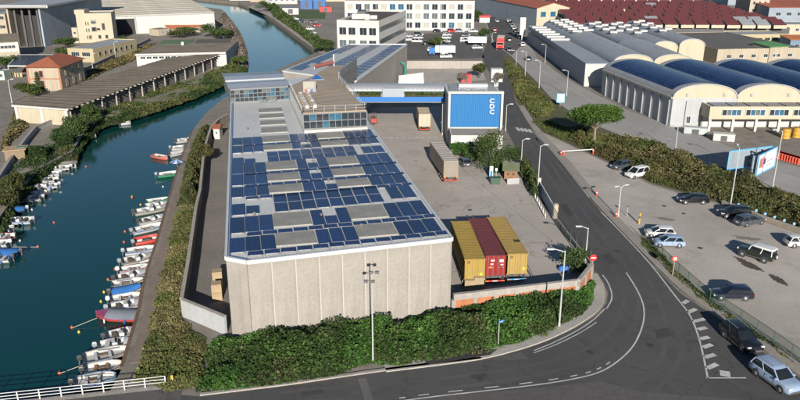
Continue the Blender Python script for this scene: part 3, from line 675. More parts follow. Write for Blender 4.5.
def row(y0, y1, strip=True, midcut=None, nol=False, rightskip=0, leftcut=None):
    d1, d0 = dl_(y0)+.55, dl_(y1)-.1
    for i, (a, b_) in enumerate(SETL):
        if leftcut == i: putpv(wh,a,b_,d0,d0+(d1-d0)*.5)
        else: putpv(wh,a,b_,d0,d1)
    for i, (a, b_) in enumerate(SETM):
        if midcut == i: putpv(wh,a,b_,d0,d0+(d1-d0)*.52)
        else: putpv(wh,a,b_,d0,d1)
    for i, (a, b_) in enumerate(SETR): putpv(wh,a,b_,d0,d1)
    for a, b_ in SK: putsky(a,b_,d0+(d1-d0)*.16,d1+(d1-d0)*.04)
    if strip:                                    # a single line of modules below the skylights
        a = .09
        while a < .97:
            putpv(wh,a,a+.066,d0-1.15,d0-.2); a += .071
def bigrow(y0, y1, nl=2):
    d1, d0 = dl_(y0), dl_(y1); h2 = (d1-d0-.2)/2
    for i in range(8):
        a = .232+i*.0705
        for k in range(2): putpv(wh,a,a+.066,d0+k*(h2+.2),d0+k*(h2+.2)+h2)
    for i in range(2):
        a = .835+i*.072; putpv(wh,a,a+.067,d0+.6,d1-.9)
    for i in range(nl): putpv(wh,.02+i*.07,.085+i*.07,d0+.1,d0+h2*(1.3 if i == 0 else .95))
row(242.5,254.5,True,None); row(221.5,235,True,1,leftcut=None); bigrow(200,217.5); row(190.5,199,True,2); row(177.5,187,True,1); row(167,175.5,True,1); bigrow(156,166); row(148.5,154.5,False,1); row(140.5,146.5,True,None)
for y0, y1 in ((111,115),(117,121),(123.5,128),(130.5,136)):
    putsky(.215,.40,dl_(y1),dl_(y0))
for u, y in ((.12,131),(.52,126),(.45,226),(.13,218),(.55,190),(.5,170),(.62,241)):
    v = MB(); p = rf(u,dl_(y),RZ); v.tube(p, p+Vector((0,0,.35)), .1, n=8); v.tube(p+Vector((0,0,.35)), p+Vector((0,0,.43)), .17, .13, n=8); v.build('roof_vent', mat('vent', (.15,.13,.115), .7, .2), wh)
# cable trestle on the roof
v = MB(); p = rf(.23,dl_(106)); q = rf(.30,dl_(105)); v.bar(p+Vector((0,0,.3)),q+Vector((0,0,.9)),.08); v.bar(q+Vector((0,0,.3)),p+Vector((0,0,.9)),.08); v.bar(p+ud*2+Vector((0,0,.2)),q+ud*2+Vector((0,0,1.1)),.08); v.build('roof_trestle', steel, wh)
# ---------------------------------------------------------------- glazed terrace block standing on the warehouse
TZ = 11.9
T_ = [P(303,113,TZ), P(366.5,110,TZ), P(339,79,TZ), P(357,65,TZ), P(331,65,TZ), P(309,78,TZ), P(290,86,TZ)]
tb = thing('terrace_block', 'glazed upper storey with beige roof terrace on the warehouse', 'building', (T_[0].x+4,T_[0].y+10,RZ))
sh = [v for v in T_]; cx = sum((v for v in sh), Vector())/7
core = [v+(cx-v).normalized()*.35 for v in sh]
mb = MB(); mb.prism(core, RZ+.005, TZ-.2); mb.build('wall', mat('clad_dark', (.10,.11,.115), .4, .15), tb)
mb = MB(); mb.prism(T_, TZ-.2, TZ); mb.build('terrace_floor', terrace_m, tb)
def glazing(parent, a, b_, z0, z1, n, rows, pane, fm, panes=None):
    d = (b_-a); dn = Vector((d.x,d.y,0)).normalized(); Ln = Vector((d.x,d.y,0)).length; an = math.atan2(dn.y,dn.x)
    f = MB(); w = Ln/n; hs = (z1-z0)/rows; out_ = Vector((dn.y,-dn.x,0))
    for i in range(n+1): p = a+dn*(w*i)+out_*.05; f.box((p.x,p.y,(z0+z1)/2),(.10,.16,z1-z0),an)
    for j in range(rows+1):
        p = (a+b_)/2+out_*.05; f.box((p.x,p.y,z0+hs*j),(Ln,.13,.14),an)
    f.build('window_frame', fm, parent)
    pm = MB(); pm.box((0,0,0),(w-.12,.03,hs-.12)); 
    for i in range(n):
        for j in range(rows):
            pmat = random.choice(panes) if panes else pane
            k = ('gp',round(w,2),round(hs,2),pmat.name)
            if k not in WINC: WINC[k] = pm.mesh('pane', pmat)
            p = a+dn*(w*(i+.5)); link('pane', WINC[k], parent, Vector((p.x,p.y,z0+hs*(j+.5)))-Vector(parent['_o']), an)
frame_s = mat('alu_frame', (.17,.18,.19), .4, .1, metal=.3)
glazing(tb, T_[0]-ax*0+ud*.02, T_[1], RZ+.55, TZ-.25, 10, 2, glass_d, frame_s, [glass_d,glass_d,glass_b])
glazing(tb, T_[6], T_[0], RZ+.5, TZ-.25, 16, 1, glass_g, frame_s)
glazing(tb, T_[1], T_[2], RZ+.5, TZ-.25, 16, 1, glass_g, frame_s)
mb = MB(); a, b_ = T_[0], T_[1]; mb.bar(Vector((a.x,a.y,RZ+.25))-ax*.35, Vector((b_.x,b_.y,RZ+.25))-ax*.35, .9, .5); mb.build('sill', white_m, tb)
rl = MB()                                        # terrace railings
for a, b_ in ((T_[0],T_[1]),(T_[1],T_[2]),(T_[6],T_[0])):
    n = max(3,int((b_-a).length/1.6))
    for i in range(n+1): p = a.lerp(b_,i/n); rl.bar(p, p+Vector((0,0,1.0)), .05)
    rl.bar(a+Vector((0,0,1)), b_+Vector((0,0,1)), .06); rl.bar(a+Vector((0,0,.5)), b_+Vector((0,0,.5)), .04)
rl.build('railing', steel, tb)
mb = MB()
for t in np.linspace(.12,.9,7): 
    a = T_[0].lerp(T_[6],t)+ud*3.0; b_ = T_[1].lerp(T_[2],t)-ud*.6; mb.bar(a+Vector((0,0,.012)), b_+Vector((0,0,.012)), .22, .02)
mb.build('drain_strip', paving_m, tb)
mb = MB(); mb.prism([T_[2]+Vector((.2,0,0)),T_[3],T_[3]+Vector((-.35,.1,0)),T_[2]+Vector((-.15,.1,0))], TZ, TZ+1.5); mb.build('parapet', mat('grey_par', (.16,.17,.18), .6, .15), tb)
# air handling units, ducts, skylight on the terrace (all lift off)
pw = P(309,92,TZ); t = thing('plant_room', 'small white rooftop plant cabinet with dark louvre on the terrace', 'cabinet', (pw.x,pw.y,TZ))
mb = MB(); mb.box((pw.x,pw.y+.6,TZ+1.0),(2.4,1.4,2.0),wrz); mb.build('body', concrete, t)
mb = MB(); mb.box((pw.x,pw.y-.13,TZ+1.25),(1.9,.1,1.1),wrz); mb.build('louvre', shutter_m, t)
for dx, m in ((-.55,mat('redbox', (.55,.03,.02), .5, .1)),(.0,white_m),(.5,mat('bluebox', (.03,.12,.42), .5, .1))):
    mb = MB(); mb.box((pw.x+dx,pw.y-.2,TZ+.3),(.4,.2,.42),wrz); mb.build('meter_box', m, t)
ps = P(317,79,TZ); t = thing('glass_pyramid', 'low blue glazed pyramid skylight on the terrace', 'skylight', tuple(ps))
mb = MB(); mb.add([ps+Vector(q) for q in ((-1.3,-1.1,0),(1.5,-.8,0),(1.3,1.1,0),(-1.2,1.0,0),(0,0,1.0))], [(0,1,4),(1,2,4),(2,3,4),(3,0,4),(3,2,1,0)]); mb.build('glass', glassmat('pyr_glass', (.02,.07,.20)), t)
mb = MB()
for q in ((-1.3,-1.1,0),(1.5,-.8,0),(1.3,1.1,0),(-1.2,1.0,0)): mb.bar(ps+Vector(q), ps+Vector((0,0,1.02)), .05)
mb.bar(ps+Vector((-1.3,-1.1,.04)),ps+Vector((1.5,-.8,.04)),.08); mb.build('glazing_bar', steel, t)
for k, off in enumerate((1.0,2.3)):
    t = None; a = T_[0].lerp(T_[6],.10)+ud*off; b_ = T_[0].lerp(T_[6],.62)+ud*off
    t = thing('roof_duct', ('white insulated air duct beside the terrace edge railing' if k == 0 else 'white insulated air duct on the inner side of the terrace pipe run'), 'duct', tuple(a))
    n = 9; mb = MB()
    for i in range(n):
        c = a.lerp(b_,(i+.5)/n); mb.box(c+Vector((0,0,.38+.06*math.sin(i*1.7+k))),((b_-a).length/n*.9,.55,.5+.1*math.cos(i*2.1)),math.atan2((b_-a).y,(b_-a).x))
    mb.build('duct', white_m, t); mb = MB()
    for i in range(n): c = a.lerp(b_,(i+.5)/n); mb.box(c+Vector((0,0,.07)),(.3,.7,.14),math.atan2((b_-a).y,(b_-a).x))
    mb.build('support', mat('pallet_y', (.45,.30,.06), .7, .2), t)
# red awning roll and pole at the terrace back
pr = P(322,68,TZ); t = thing('red_canopy', 'faded red canopy roll at the back of the roof terrace', 'canopy', tuple(pr)); mb = MB(); mb.tube(pr+Vector((-1.5,-1.5,.5)), pr+Vector((2.2,2.5,.9)), .4, n=10); mb.build('fabric', mat('red_fabric', (.24,.07,.06), .8, .15), t)
mb = MB(); mb.tube(pr+Vector((2.4,2.7,0)), pr+Vector((2.4,2.7,2.6)), .16, n=8); mb.tube(pr+Vector((-1.5,-1.5,0)), pr+Vector((-1.5,-1.5,.6)), .1, n=8); mb.build('post', white_m, t)
# ---------------------------------------------------------------- glazed office over the left rear corner
A, B = P(231,103.5,RZ), P(289,100,RZ); GZ = 12.1
ob = block('glazed_office', 'silver roofed glazed office block on the warehouse beside the canal', 'building', A, B, 15.5, GZ-.6, mat('clad_grey', (.20,.215,.23), .4, .12), greyroof, 'flat', z0=RZ+.004, parapet=0)
A3 = Vector((A.x,A.y,RZ)); B3 = Vector((B.x,B.y,RZ))
glazing(ob['root'], A3-ob['n']*.04, B3-ob['n']*.04, RZ+.25, GZ-.85, 13, 3, glass_d, frame_s, [glass_d,glass_d,glass_b,glass_g])
silver = mat('silver_sheet', (.50,.52,.54), .28, .08, .4, metal=.55); silver_d = mat('silver_sheet_dull', (.22,.25,.29), .4, .12, .4, metal=.35)
for k, (s0, s1, za, zb, m) in enumerate(((-.3,2.6,.0,.45,silver),(2.6,6.5,.45,.15,silver_d),(6.5,9.2,.45,.75,silver),(9.2,15.8,.7,.3,silver_d))):
    u, n = ob['u'], ob['n']; a0, a1 = ob['A']-u*.3, ob['B']+u*.3; mb = MB(); zz = GZ-.5
    vs = [(a0+n*s0), (a1+n*s0), (a1+n*s1), (a0+n*s1)]; hz = [za,za,zb,zb]
    top = [Vector((v.x,v.y,zz+h)) for v, h in zip(vs,hz)]; bot = [Vector((v.x,v.y,zz-.01*k)) for v in vs]
    mb.add(bot+top, [(3,2,1,0),(4,5,6,7),(0,1,5,4),(1,2,6,5),(2,3,7,6),(3,0,4,7)]); mb.build('roof', m, ob['root'])
# low beige link between the two glazed blocks
lk = block('roof_link', 'low beige link with a hatch between the two glazed rooftop blocks', 'building', P(291.5,100,RZ), P(299,99,RZ), 14, RZ+2.0, beige_m, terrace_m, z0=RZ+.006, parapet=.3)
wins(lk, 'F', [lk['W']/2], [RZ+1.1], .8, 1.2, [glass_d])
# ---------------------------------------------------------------- rear wing with more panels
wa, wb, wc, wd = P(283,71.5,RZ), P(350,44.5,RZ), P(407,44.5,RZ), P(356,81.5,RZ)
wg = thing('rear_wing', 'rear wing of the warehouse with striped solar roof and beige side wall', 'warehouse', ((wa.x+wd.x)/2,(wa.y+wc.y)/2,0))
mb = MB(); mb.prism([wa,wd,wc,wb], -.05, RZ-.05); mb.build('wall', facade_m, wg)
mb = MB(); mb.prism([wa,wd,wc,wb], RZ-.05, RZ+.002); mb.build('roof', mat('roof_sheet2', (.40,.41,.41), .5, .15, .4), wg)
def wf(u, d): p = wa.lerp(wb,d).lerp(wd.lerp(wc,d),u); return Vector((p.x,p.y,RZ))
wgax = (wb-wa).normalized(); wgrz = math.atan2(wgax.y,wgax.x)-math.pi/2; WW = (wd-wa).length; WL = (wb-wa).length
def wfm(u, d): return wf(u, d/WL)
for u0 in (.02,.10,.40,.48,.78,.86):
    for i in range(13):
        d0 = 3+i*3.5
        if u0 in (.40,.48) and i < 3: continue
        if u0 == .10 and i in (2,7): continue
        putpv(wg,u0,u0+.075,d0,d0+3.3,f=wfm,rz=wgrz,W=WW)
for i in range(9): putpv(wg,.22+i*.062,.28+i*.062,12,14.2,f=wfm,rz=wgrz,W=WW,z=.4)
mb = MB()
for p, q in ((wa,wd),(wd,wc),(wc,wb),(wb,wa)): mb.bar(p+Vector((0,0,.05)), q+Vector((0,0,.05)), .3, .35)
mb.build('edge_flashing', trim_w, wg)
# ---------------------------------------------------------------- footbridge office over the gate
GY = 151.0
x0, x1 = xat(346,99,GY), xat(447.5,99,GY)
gb = thing('gate_bridge', 'raised office bridge over the yard gate with blue band and silver roof', 'bridge building', ((x0+x1)/2,GY,0)); zb0, zb1 = zat(GY,101.5), zat(GY,97)
mb = MB(); mb.box(((x0+x1)/2,GY+2.2,zb0+.12),(x1-x0,5.4,.5)); mb.build('deck', concrete, gb)
mb = MB(); mb.box(((x0+x1)/2,GY-.62,(zb0+zb1)/2+.1),(x1-x0,.18,zb1-zb0+.1)); mb.build('blue_band', blue_band, gb)
rng = np.random.default_rng(4)
for (h0, h1) in ((xat(354,94,GY),xat(381,94,GY)),(xat(405,94,GY),xat(446,94,GY))):
    n = 900; pos = np.stack([rng.uniform(h0,h1,n), rng.uniform(GY-.4,GY+.5,n), zb1+rng.random(n)**.6*1.0],1); hm = leaf_mesh('planter_hedge', pos, .35, leafs['grass'], [3,3,1.2,.2], rng)
    hm.transform(Matrix.Translation(-Vector(gb['_o']))); o = link('planter_hedge', hm, gb); 
    mb = MB(); mb.box(((h0+h1)/2,GY+.05,zb1-.1+.25),(h1-h0,.9,.6)); mb.build('planter', soil_m, gb)
mb = MB(); mb.box((xat(393,93,GY),GY-.3,zb1+.9),(xat(404,93,GY)-xat(383,93,GY),.8,2.0)); mb.build('balcony_panel', mat('screen_g', (.30,.34,.37), .35, .1, metal=.2), gb)
zt = zat(GY+2.5,84)
mb = MB(); mb.box(((x0+x1)/2,GY+3.1,(zb0+.4+zt-1.2)/2+.2),(x1-x0-.1,3.6,zt-1.2-zb0-.4)); mb.build('wall', grey_m, gb)
glazing(gb, Vector((x0+.2,GY+1.27,0)), Vector((x1-.2,GY+1.27,0)), zb1+.55, zt-1.15, 22, 1, glass_d, frame_s, [glass_d,glass_b,glass_g])
rr = MB(); rings = []
for x in np.linspace(x0,x1,23): rings.append([(x, GY+3.0-2.3*math.cos(t), zt-1.15+1.15*math.sin(t)) for t in np.linspace(0,math.pi,9)])
n9 = 9
for k in range(22):
    rr.add(rings[k]+rings[k+1], [(i,n9+i,n9+i+1,i+1) for i in range(8)])
rr.build('roof', silver, gb, smooth=40, fix=True)
for r_ in rings:
    rs = MB()
    for i in range(8): rs.bar(Vector(r_[i])+Vector((0,-.02,.02)),Vector(r_[i+1])+Vector((0,-.02,.02)),.07,.06)
    rs.build('roof_seam', grey_m, gb)
for px in (443,):
    for k, dx in enumerate((0,1.15)):
        mb = MB(); bx = xat(443,139,148.2)+dx; mb.box((bx,148.2+k*1.2,zb0/2),(.55,.55,zb0+.2)); mb.build('column', white_m, gb)
# ---------------------------------------------------------------- tower clad in blue with the lettering
CYb = 140.3; bx0, bx1 = xat(448,110,CYb), xat(502.5,110,CYb); zc0, zc1 = 3.4, zat(CYb,92)
ct = thing('blue_sign_tower', 'white framed tower clad in ribbed blue sheet carrying white letters CDC', 'tower', ((bx0+bx1)/2,CYb,0))
mb = MB(); mb.box(((bx0+bx1)/2,CYb+6.6,zc1/2-.45),(bx1-bx0-.06,12.4,zc1-.9)); mb.build('wall', white_m, ct)
fr = MB(); th = .55
fr.box(((bx0+bx1)/2,CYb-.05,zc1-.05),(bx1-bx0+.1,1.0,.42)); fr.box((bx0+.2,CYb-.05,(zc0+zc1)/2-.1),(.42,1.0,zc1-zc0-.3)); fr.box((bx1-.2,CYb-.05,(zc0+zc1)/2-.1),(.42,1.0,zc1-zc0-.3)); fr.build('frame', white_m, ct)
cl_ = MB(); xa, xb = bx0+.42, bx1-.42; n = 27; w_ = (xb-xa)/n
for i in range(n):
    x = xa+w_*i; y = CYb+.22
    cl_.add([(x,y,zc0+.15),(x+w_*.55,y,zc0+.15),(x+w_*.65,y-.09,zc0+.15),(x+w_*.9,y-.09,zc0+.15),(x+w_,y,zc0+.15),(x,y,zc1-.4),(x+w_*.55,y,zc1-.4),(x+w_*.65,y-.09,zc1-.4),(x+w_*.9,y-.09,zc1-.4),(x+w_,y,zc1-.4)], [(k,k+1,k+6,k+5) for k in range(4)])
cl_.build('cladding', blue_clad, ct)
for ch, py in (('C',101.2),('D',106.6),('C',112.2)):
    cu = bpy.data.curves.new('letter', 'FONT'); cu.body = ch; cu.size = 1.2; cu.extrude = .05; cu.offset = .03; cu.align_x = 'CENTER'; cu.align_y = 'CENTER'; cu.materials.append(trim_w)
    tmp = bpy.data.objects.new('letter', cu); COL.objects.link(tmp); bpy.context.view_layer.update()
    me = bpy.data.meshes.new_from_object(tmp.evaluated_get(bpy.context.evaluated_depsgraph_get())); bpy.data.objects.remove(tmp)
    me.transform(Matrix.Rotation(math.pi/2,4,'X')); me.transform(Matrix.Scale(1.15,4,(1,0,0)))
    if not me.materials: me.materials.append(trim_w)
    link('letter', me, ct, Vector((xat(492,py,CYb),CYb+.05,zat(CYb,py)))-Vector(ct['_o']))
mb = MB(); mb.box(((bx0+bx1)/2,CYb+7.0,zc1-.75),(bx1-bx0-1.2,9.5,.3)); mb.build('roof_slab', greyroof, ct)
vb = MB(); vv = [Vector(((bx0+bx1)/2+dx,CYb+6.5,zc1+.5)) for dx in (-2.6,2.9)]
vb.tube(Vector((bx0+2.6,CYb+8,zc1-.3)), Vector((bx1-2.2,CYb+8,zc1-.3)), .6, n=14); vb.build('roof_vault', silver, ct, smooth=50)
mb = MB(); xq0, xq1 = xat(490.5,77,CYb+10), xat(502,77,CYb+10); mb.box(((xq0+xq1)/2,CYb+10,zc1+1.6),(xq1-xq0,2.0,2.6)); mb.build('white_sign_box', white_m, ct)
mb = MB(); mb.box(((xq0+xq1)/2,CYb+10,zc1-.2),(.9,.9,1.1)); mb.build('sign_box_stem', grey_m, ct)
# low annex in front of the tower
an_ = block('gate_annex', 'low white annex with flat roof below the blue sign tower', 'building', Vector((xat(451,137,133.5),133.5,0)), Vector((xat(503,137,133.5),133.5,0)), 6.6, 3.4, white_m, paving_m, parapet=.3)
wins(an_, 'F', even(4,an_['W'],1.0), [1.9], 1.3, 1.2, [glass_d])
# ---------------------------------------------------------------- perimeter walls
def pillar_wall(name, label, a, b_, h, nb, capm, infm, pier=.45, cap=.7):
    a = Vector((a.x,a.y,0)); b_ = Vector((b_.x,b_.y,0)); t = thing(name, label, 'wall', tuple(a)); d = (b_-a).normalized(); Ln = (b_-a).length; an = math.atan2(d.y,d.x)
    mb = MB(); c = (a+b_)/2; mb.box((c.x,c.y,h-cap/2),(Ln,.42,cap),an); mb.build('coping', capm, t)
    for i in range(nb+1): p = a+d*(Ln*i/nb); m = MB(); m.box((p.x,p.y,(h-cap)/2-.02),(pier,.40,h-cap+.02),an); m.build('pier', capm, t)
    for i in range(nb): p = a+d*(Ln*(i+.5)/nb); m = MB(); m.box((p.x,p.y,(h-cap)/2-.02),(Ln/nb-pier-.004,.22,h-cap+.01),an); m.build('brick_panel', infm, t)
    return t
W1a, W1b, W1c = P(453.5,294,2.3), P(577,279.5,2.3), P(592,262.5,2.3)
pillar_wall('yard_wall', 'concrete and red brick wall in front of the containers', W1a, W1b, 2.3, 6, concrete, brick_m)
pillar_wall('corner_wall', 'short brick wall turning up to the yard fence by the no entry sign', W1b+Vector((.3,.3,0)), W1c, 2.2, 2, concrete, brick_m, cap=.4)
def plain_wall(name, label, pts, h, m, th=.3):
    t = thing(name, label, 'wall', (pts[0].x,pts[0].y,0)); mb = MB(); ribbon(mb, pts, th, -.05, h); mb.build('wall', m, t)
    mb = MB(); ribbon(mb, pts, th+.12, h+.003, h+.12); mb.build('coping', concrete, t); return t
plain_wall('alley_wall', 'weathered stone wall between the alley and the grassy quay', [P(181.5,299,2.0),P(188,262,2.0),P(196,207,2.0),P(200,190,2.0),P(203,160,2.0),P(206.5,141,2.0),P(211,127,2.0),P(219,119,2.0),P(228,114,2.0)], 2.0, mat('stone_wall', (.20,.18,.15), .95, .25, .8, .3, streak=.3))
plain_wall('alley_end_wall', 'plain white wall closing the alley at the warehouse corner', [P(181.8,299.5,2.0),P(203,308,2.0),P(225,317,2.0)], 2.0, mat('wall_paleblue', (.34,.355,.36), .85, .1, .5, streak=.15))
hk = block('orange_hut', 'tiny white hut with orange roof by the alley wall', 'hut', P(214,139), P(220,139), 2.6, 2.2, white_m, tile_m, 'gable', .5, .2)
wins(hk, 'F', [hk['W']/2], [1.3], .5, .6, [glass_d])
# crates stacked in the alley
cr_m = mat('crate_wood', (.30,.235,.15), .85, .2, 2)
def crate():
    t = local(thing('wooden_crate', '', 'crate', (0,0,0), 'wooden crates stacked beside the warehouse')); m = MB(); m.box((0,0,.55),(1.1,1.1,.9)); m.build('box', cr_m, t)
    m = MB(); [m.box((0,y,.05),(1.15,.14,.1)) for y in (-.45,0,.45)]; m.build('pallet', cr_m, t)
    m = MB(); [m.box((x,-.56,.55),(.1,.03,.9)) for x in (-.5,0,.5)]; m.build('slat', mat('crate_slat', (.34,.24,.13), .85, .2, 2), t); return t
c0 = crate()
for i, (px, py, z) in enumerate(((217.5,299,0),(218,292,0),(218.5,286,0),(217.5,299,1.02),(218.3,286,1.02))):
    o = c0 if i == 0 else copy_tree(c0); p = P(px,py); o.location = (p.x,p.y,z+.004); o.rotation_euler.z = wrz+random.uniform(-.06,.06)
    o['label'] = ('wooden crate on the alley floor under a second crate, beside the white end wall','wooden crate standing alone between two crate stacks in the alley','wooden crate on the alley floor under another, away from the white wall','top crate of the alley stack beside the white end wall','top crate of the alley stack away from the white end wall')[i]
# ================================================================ LEFT-HAND INDUSTRIAL BANK
def V2(x, y): return Vector((x,y,0))
# long shed with fibre-cement roof and open canal side
SZ = 4.0
s1, s2, s3, s4 = P(13,105,SZ), P(67,108,SZ), P(222,52.5,SZ), P(170,58,SZ)
sd = thing('long_shed', 'long shed with weathered brown corrugated roof beside the canal', 'shed', ((s1.x+s3.x)/2,(s1.y+s3.y)/2,0))
def sq(u, d, z=SZ): p = s1.lerp(s2,u).lerp(s4.lerp(s3,u),d); return Vector((p.x,p.y,z))
sL = (s4-s1).length; NS = 26
for i in range(NS):                                # roof sheets, each course a piece, every other one ridged
    a, b_ = i/NS, (i+1)/NS-.0015; m = MB()
    vs = [sq(-.02,a,SZ+.02+.02*(i % 2)), sq(1.02,a,SZ-.25+.02*(i % 2)), sq(1.02,b_,SZ-.25+.02*(i % 2)), sq(-.02,b_,SZ+.02+.02*(i % 2))]
    vs += [v+Vector((0,0,.16)) for v in vs]; m.add(vs, [(0,3,2,1),(4,5,6,7),(0,1,5,4),(1,2,6,5),(2,3,7,6),(3,0,4,7)])
    k = MB(); 
    m.bar(sq(0,a,SZ+.22), sq(1,a,SZ-.03), .7, .14, 1); m.build('roof_sheet', [asb, asb_d], sd)
m = MB(); m.prism([sq(.02,.005),sq(.97,.005),sq(.97,.012),sq(.02,.012)], -.05, SZ-.3); m.build('end_wall', cream_m, sd)
m = MB(); m.prism([sq(.02,.012),sq(.05,.012),sq(.05,.99),sq(.02,.99)], -.05, SZ-.05); m.build('back_wall', beige_m, sd)
m = MB(); m.prism([sq(.90,.02),sq(.92,.02),sq(.92,.99),sq(.90,.99)], -.05, SZ-.3); m.build('inner_wall', mat('shed_wall', (.15,.14,.125), .95, .3, .6, streak=.4), sd)
for x in (.03,.5,.955): p = sq(x,.004); m = MB(); m.box((p.x,p.y,SZ/2-.2),(.6,.3,SZ-.3),0); m.build('pilaster', white_m, sd)
m = MB(); m.bar(sq(-.02,0,SZ-.12), sq(1.02,0,SZ-.30), .35, .5); m.build('fascia', white_m, sd)
for i in range(14): p = sq(.985,.015+i*.074); m = MB(); m.box((p.x,p.y,SZ/2-.2),(.3,.3,SZ-.25),0); m.build('column', concrete, sd)
for i in range(40):
    p = sq(1.015,.01+i*.0247,SZ-.36); m = MB(); m.box(p,(1.0,.35,.22),.15); m.build('rafter_end', concrete, sd)
# flat roofed shed behind it
g0_, g1_, g2_, g3_ = P(136,54.5,4.3), P(226,52.5,4.3), P(238,41,4.3), P(163,41,4.3)
sbt = thing('green_roof_shed', 'low flat shed with white fascia and green roof patch behind the long shed', 'shed', ((g0_.x+g2_.x)/2,(g0_.y+g2_.y)/2,0))
sb = dict(root=sbt, A=V2(g0_.x,g0_.y), B=V2(g1_.x,g1_.y), u=V2(g1_.x-g0_.x,g1_.y-g0_.y).normalized(), n=V2(g3_.x-g0_.x,g3_.y-g0_.y).normalized(), D=40, h=4.3, W=(g1_-g0_).length)
m = MB(); m.prism([g0_,g1_,g2_,g3_], -.05, 4.25); m.build('wall', white_m, sbt); m = MB(); m.prism([g0_-sb['n']*.5,g1_-sb['n']*.5,g2_,g3_], 4.25, 4.4); m.build('roof', asb, sbt); m = MB(); m.bar(g0_-sb['n']*.6+Vector((0,0,-.05)),g1_-sb['n']*.6+Vector((0,0,-.05)),.25,.6); m.build('fascia', white_m, sbt)
m = MB(); n, u = sb['n'], sb['u']; c = sb['A']+u*6+n*(g3_-g0_).length*.86; m.box((c.x,c.y,4.45),(11,12,.1),math.atan2(u.y,u.x)); m.build('roof_patch', mat('green_felt', (.075,.13,.06), .9, .15), sb['root'])
c = sb['A']+u*18.5+n*(g3_-g0_).length*.86; m = MB(); m.box((c.x,c.y,4.45),(12,12,.1),math.atan2(u.y,u.x)); m.build('roof_patch', asb_d, sb['root'])
wins(sb, 'F', [2+i*1.9 for i in range(8)], [3.2], 1.6, .8, [glass_d], sill=False)
m = MB(); p = sb['A']+u*10+n*20; m.box((p.x,p.y,4.9),(.9,.9,1.2)); m.build('chimney', white_m, sb['root'])
# house with red tiles
hs = block('tiled_house', 'two storey beige house with red tiled hip roof and ivy', 'house', P(30,91), P(63,91), 15, 6.4, beige_m, tile_m, 'hip', 2.3, .7)
wins(hs, 'F', [hs['W']*.42,], [4.6,1.9], 1.0, 1.7, [glass_d], mat('red_shutter', (.35,.05,.04), .7, .15), bars=0)
wins(hs, 'R', even(3,15,1.0), [4.8,1.9], 1.0, 1.8, [glass_d], beige_m, bars=0)
m = MB(); a = hs['A']; u = hs['u']; m.bar(a-hs['n']*.05+Vector((0,0,3.3)), hs['B']-hs['n']*.05+Vector((0,0,3.3)), .12, .25); m.build('string_course', mat('terracotta', (.32,.14,.08), .85, .15), hs['root'])
for q in (hs['A']+u*.25, hs['B']-u*.25): m = MB(); m.box((q.x,q.y-.03,3.1),(.5,.12,6.2)); m.build('quoin', mat('terracotta', (.32,.14,.08)), hs['root'])
# black roofed carport
cpt = thing('carport', 'open carport roofed with dark panels on a white frame', 'carport', tuple(P(30,76)))
ca, cb_, cc, cd_ = [P(x,y,3.2) for x,y in ((8,66),(46,66),(54,55),(18,55))]
for i in range(3):
    a, b_ = i/3+.01, (i+1)/3-.01; m = MB(); q = [ca.lerp(cb_,a), ca.lerp(cb_,b_), cd_.lerp(cc,b_), cd_.lerp(cc,a)]; m.prism(q, 3.2, 3.3); m.build('roof_panel', mat('pv_black', (.022,.024,.03), .35, .2), cpt)
m = MB(); [m.bar(p, q, .3, .35) for p, q in ((ca,cb_),(cb_,cc),(cc,cd_),(cd_,ca))]; m.build('frame', white_m, cpt)
for q in (ca,cb_,cc,cd_): m = MB(); m.bar((q.x,q.y,0),(q.x,q.y,3.1),.18); m.build('post', white_m, cpt)
# cream four storey block and its wings
tw = block('cream_tower', 'cream four storey block with small dark windows near the big white hangar', 'building', P(79.5,43), P(114.5,42), 12, zat(292,15.5), cream_m, greyroof, parapet=.4)
H = tw['h']; wins(tw, 'F', [tw['W']*f for f in (.33,.6,.8)], [2.2], 1.1, 1.5, [glass_d], beige_m, bars=0)
wins(tw, 'F', [tw['W']*f for f in (.25,.32)], [2.2,4.9,7.6], .45, 1.3, [glass_d], beige_m, bars=0)
wins(tw, 'F', [tw['W']*f for f in (.47,)], [5.2,8.2], 1.9, 1.7, [glass_d], beige_m, bars=0); wins(tw, 'F', [tw['W']*.58], [5.2], 1.6, .9, [glass_d], beige_m, bars=0); wins(tw, 'F', [tw['W']*.74], [6.2], 1.2, 2.6, [dark_m], beige_m, bars=0)
m = MB(); p = tw['A']+tw['u']*2+tw['n']*3; m.box((p.x,p.y,H+.9),(4,5,1.7)); m.build('penthouse', cream_m, tw['root'])
wl_ = block('cream_annex', 'small cream annex against the side of the four storey block', 'building', P(73.5,43), P(79,43), 8, 5.6, cream_m, greyroof); wins(wl_, 'F', [wl_['W']/2], [1.6,4.0], .9, .8, [glass_d], beige_m, bars=0)
yl = block('yellow_workshop', 'low yellow workshop with grey flat roof and long brown side wall', 'building', P(69,61.5), P(94.5,62.5), 26, 4.2, yellow_wall, greyroof, parapet=.3)
wins(yl, 'F', [yl['W']*.3,yl['W']*.72], [2.6], 3.2, 1.5, [glass_d], white_m, bars=3)
wins(yl, 'R', even(7,26,2), [2.4], 1.5, 1.3, [glass_d], beige_m, bars=0)
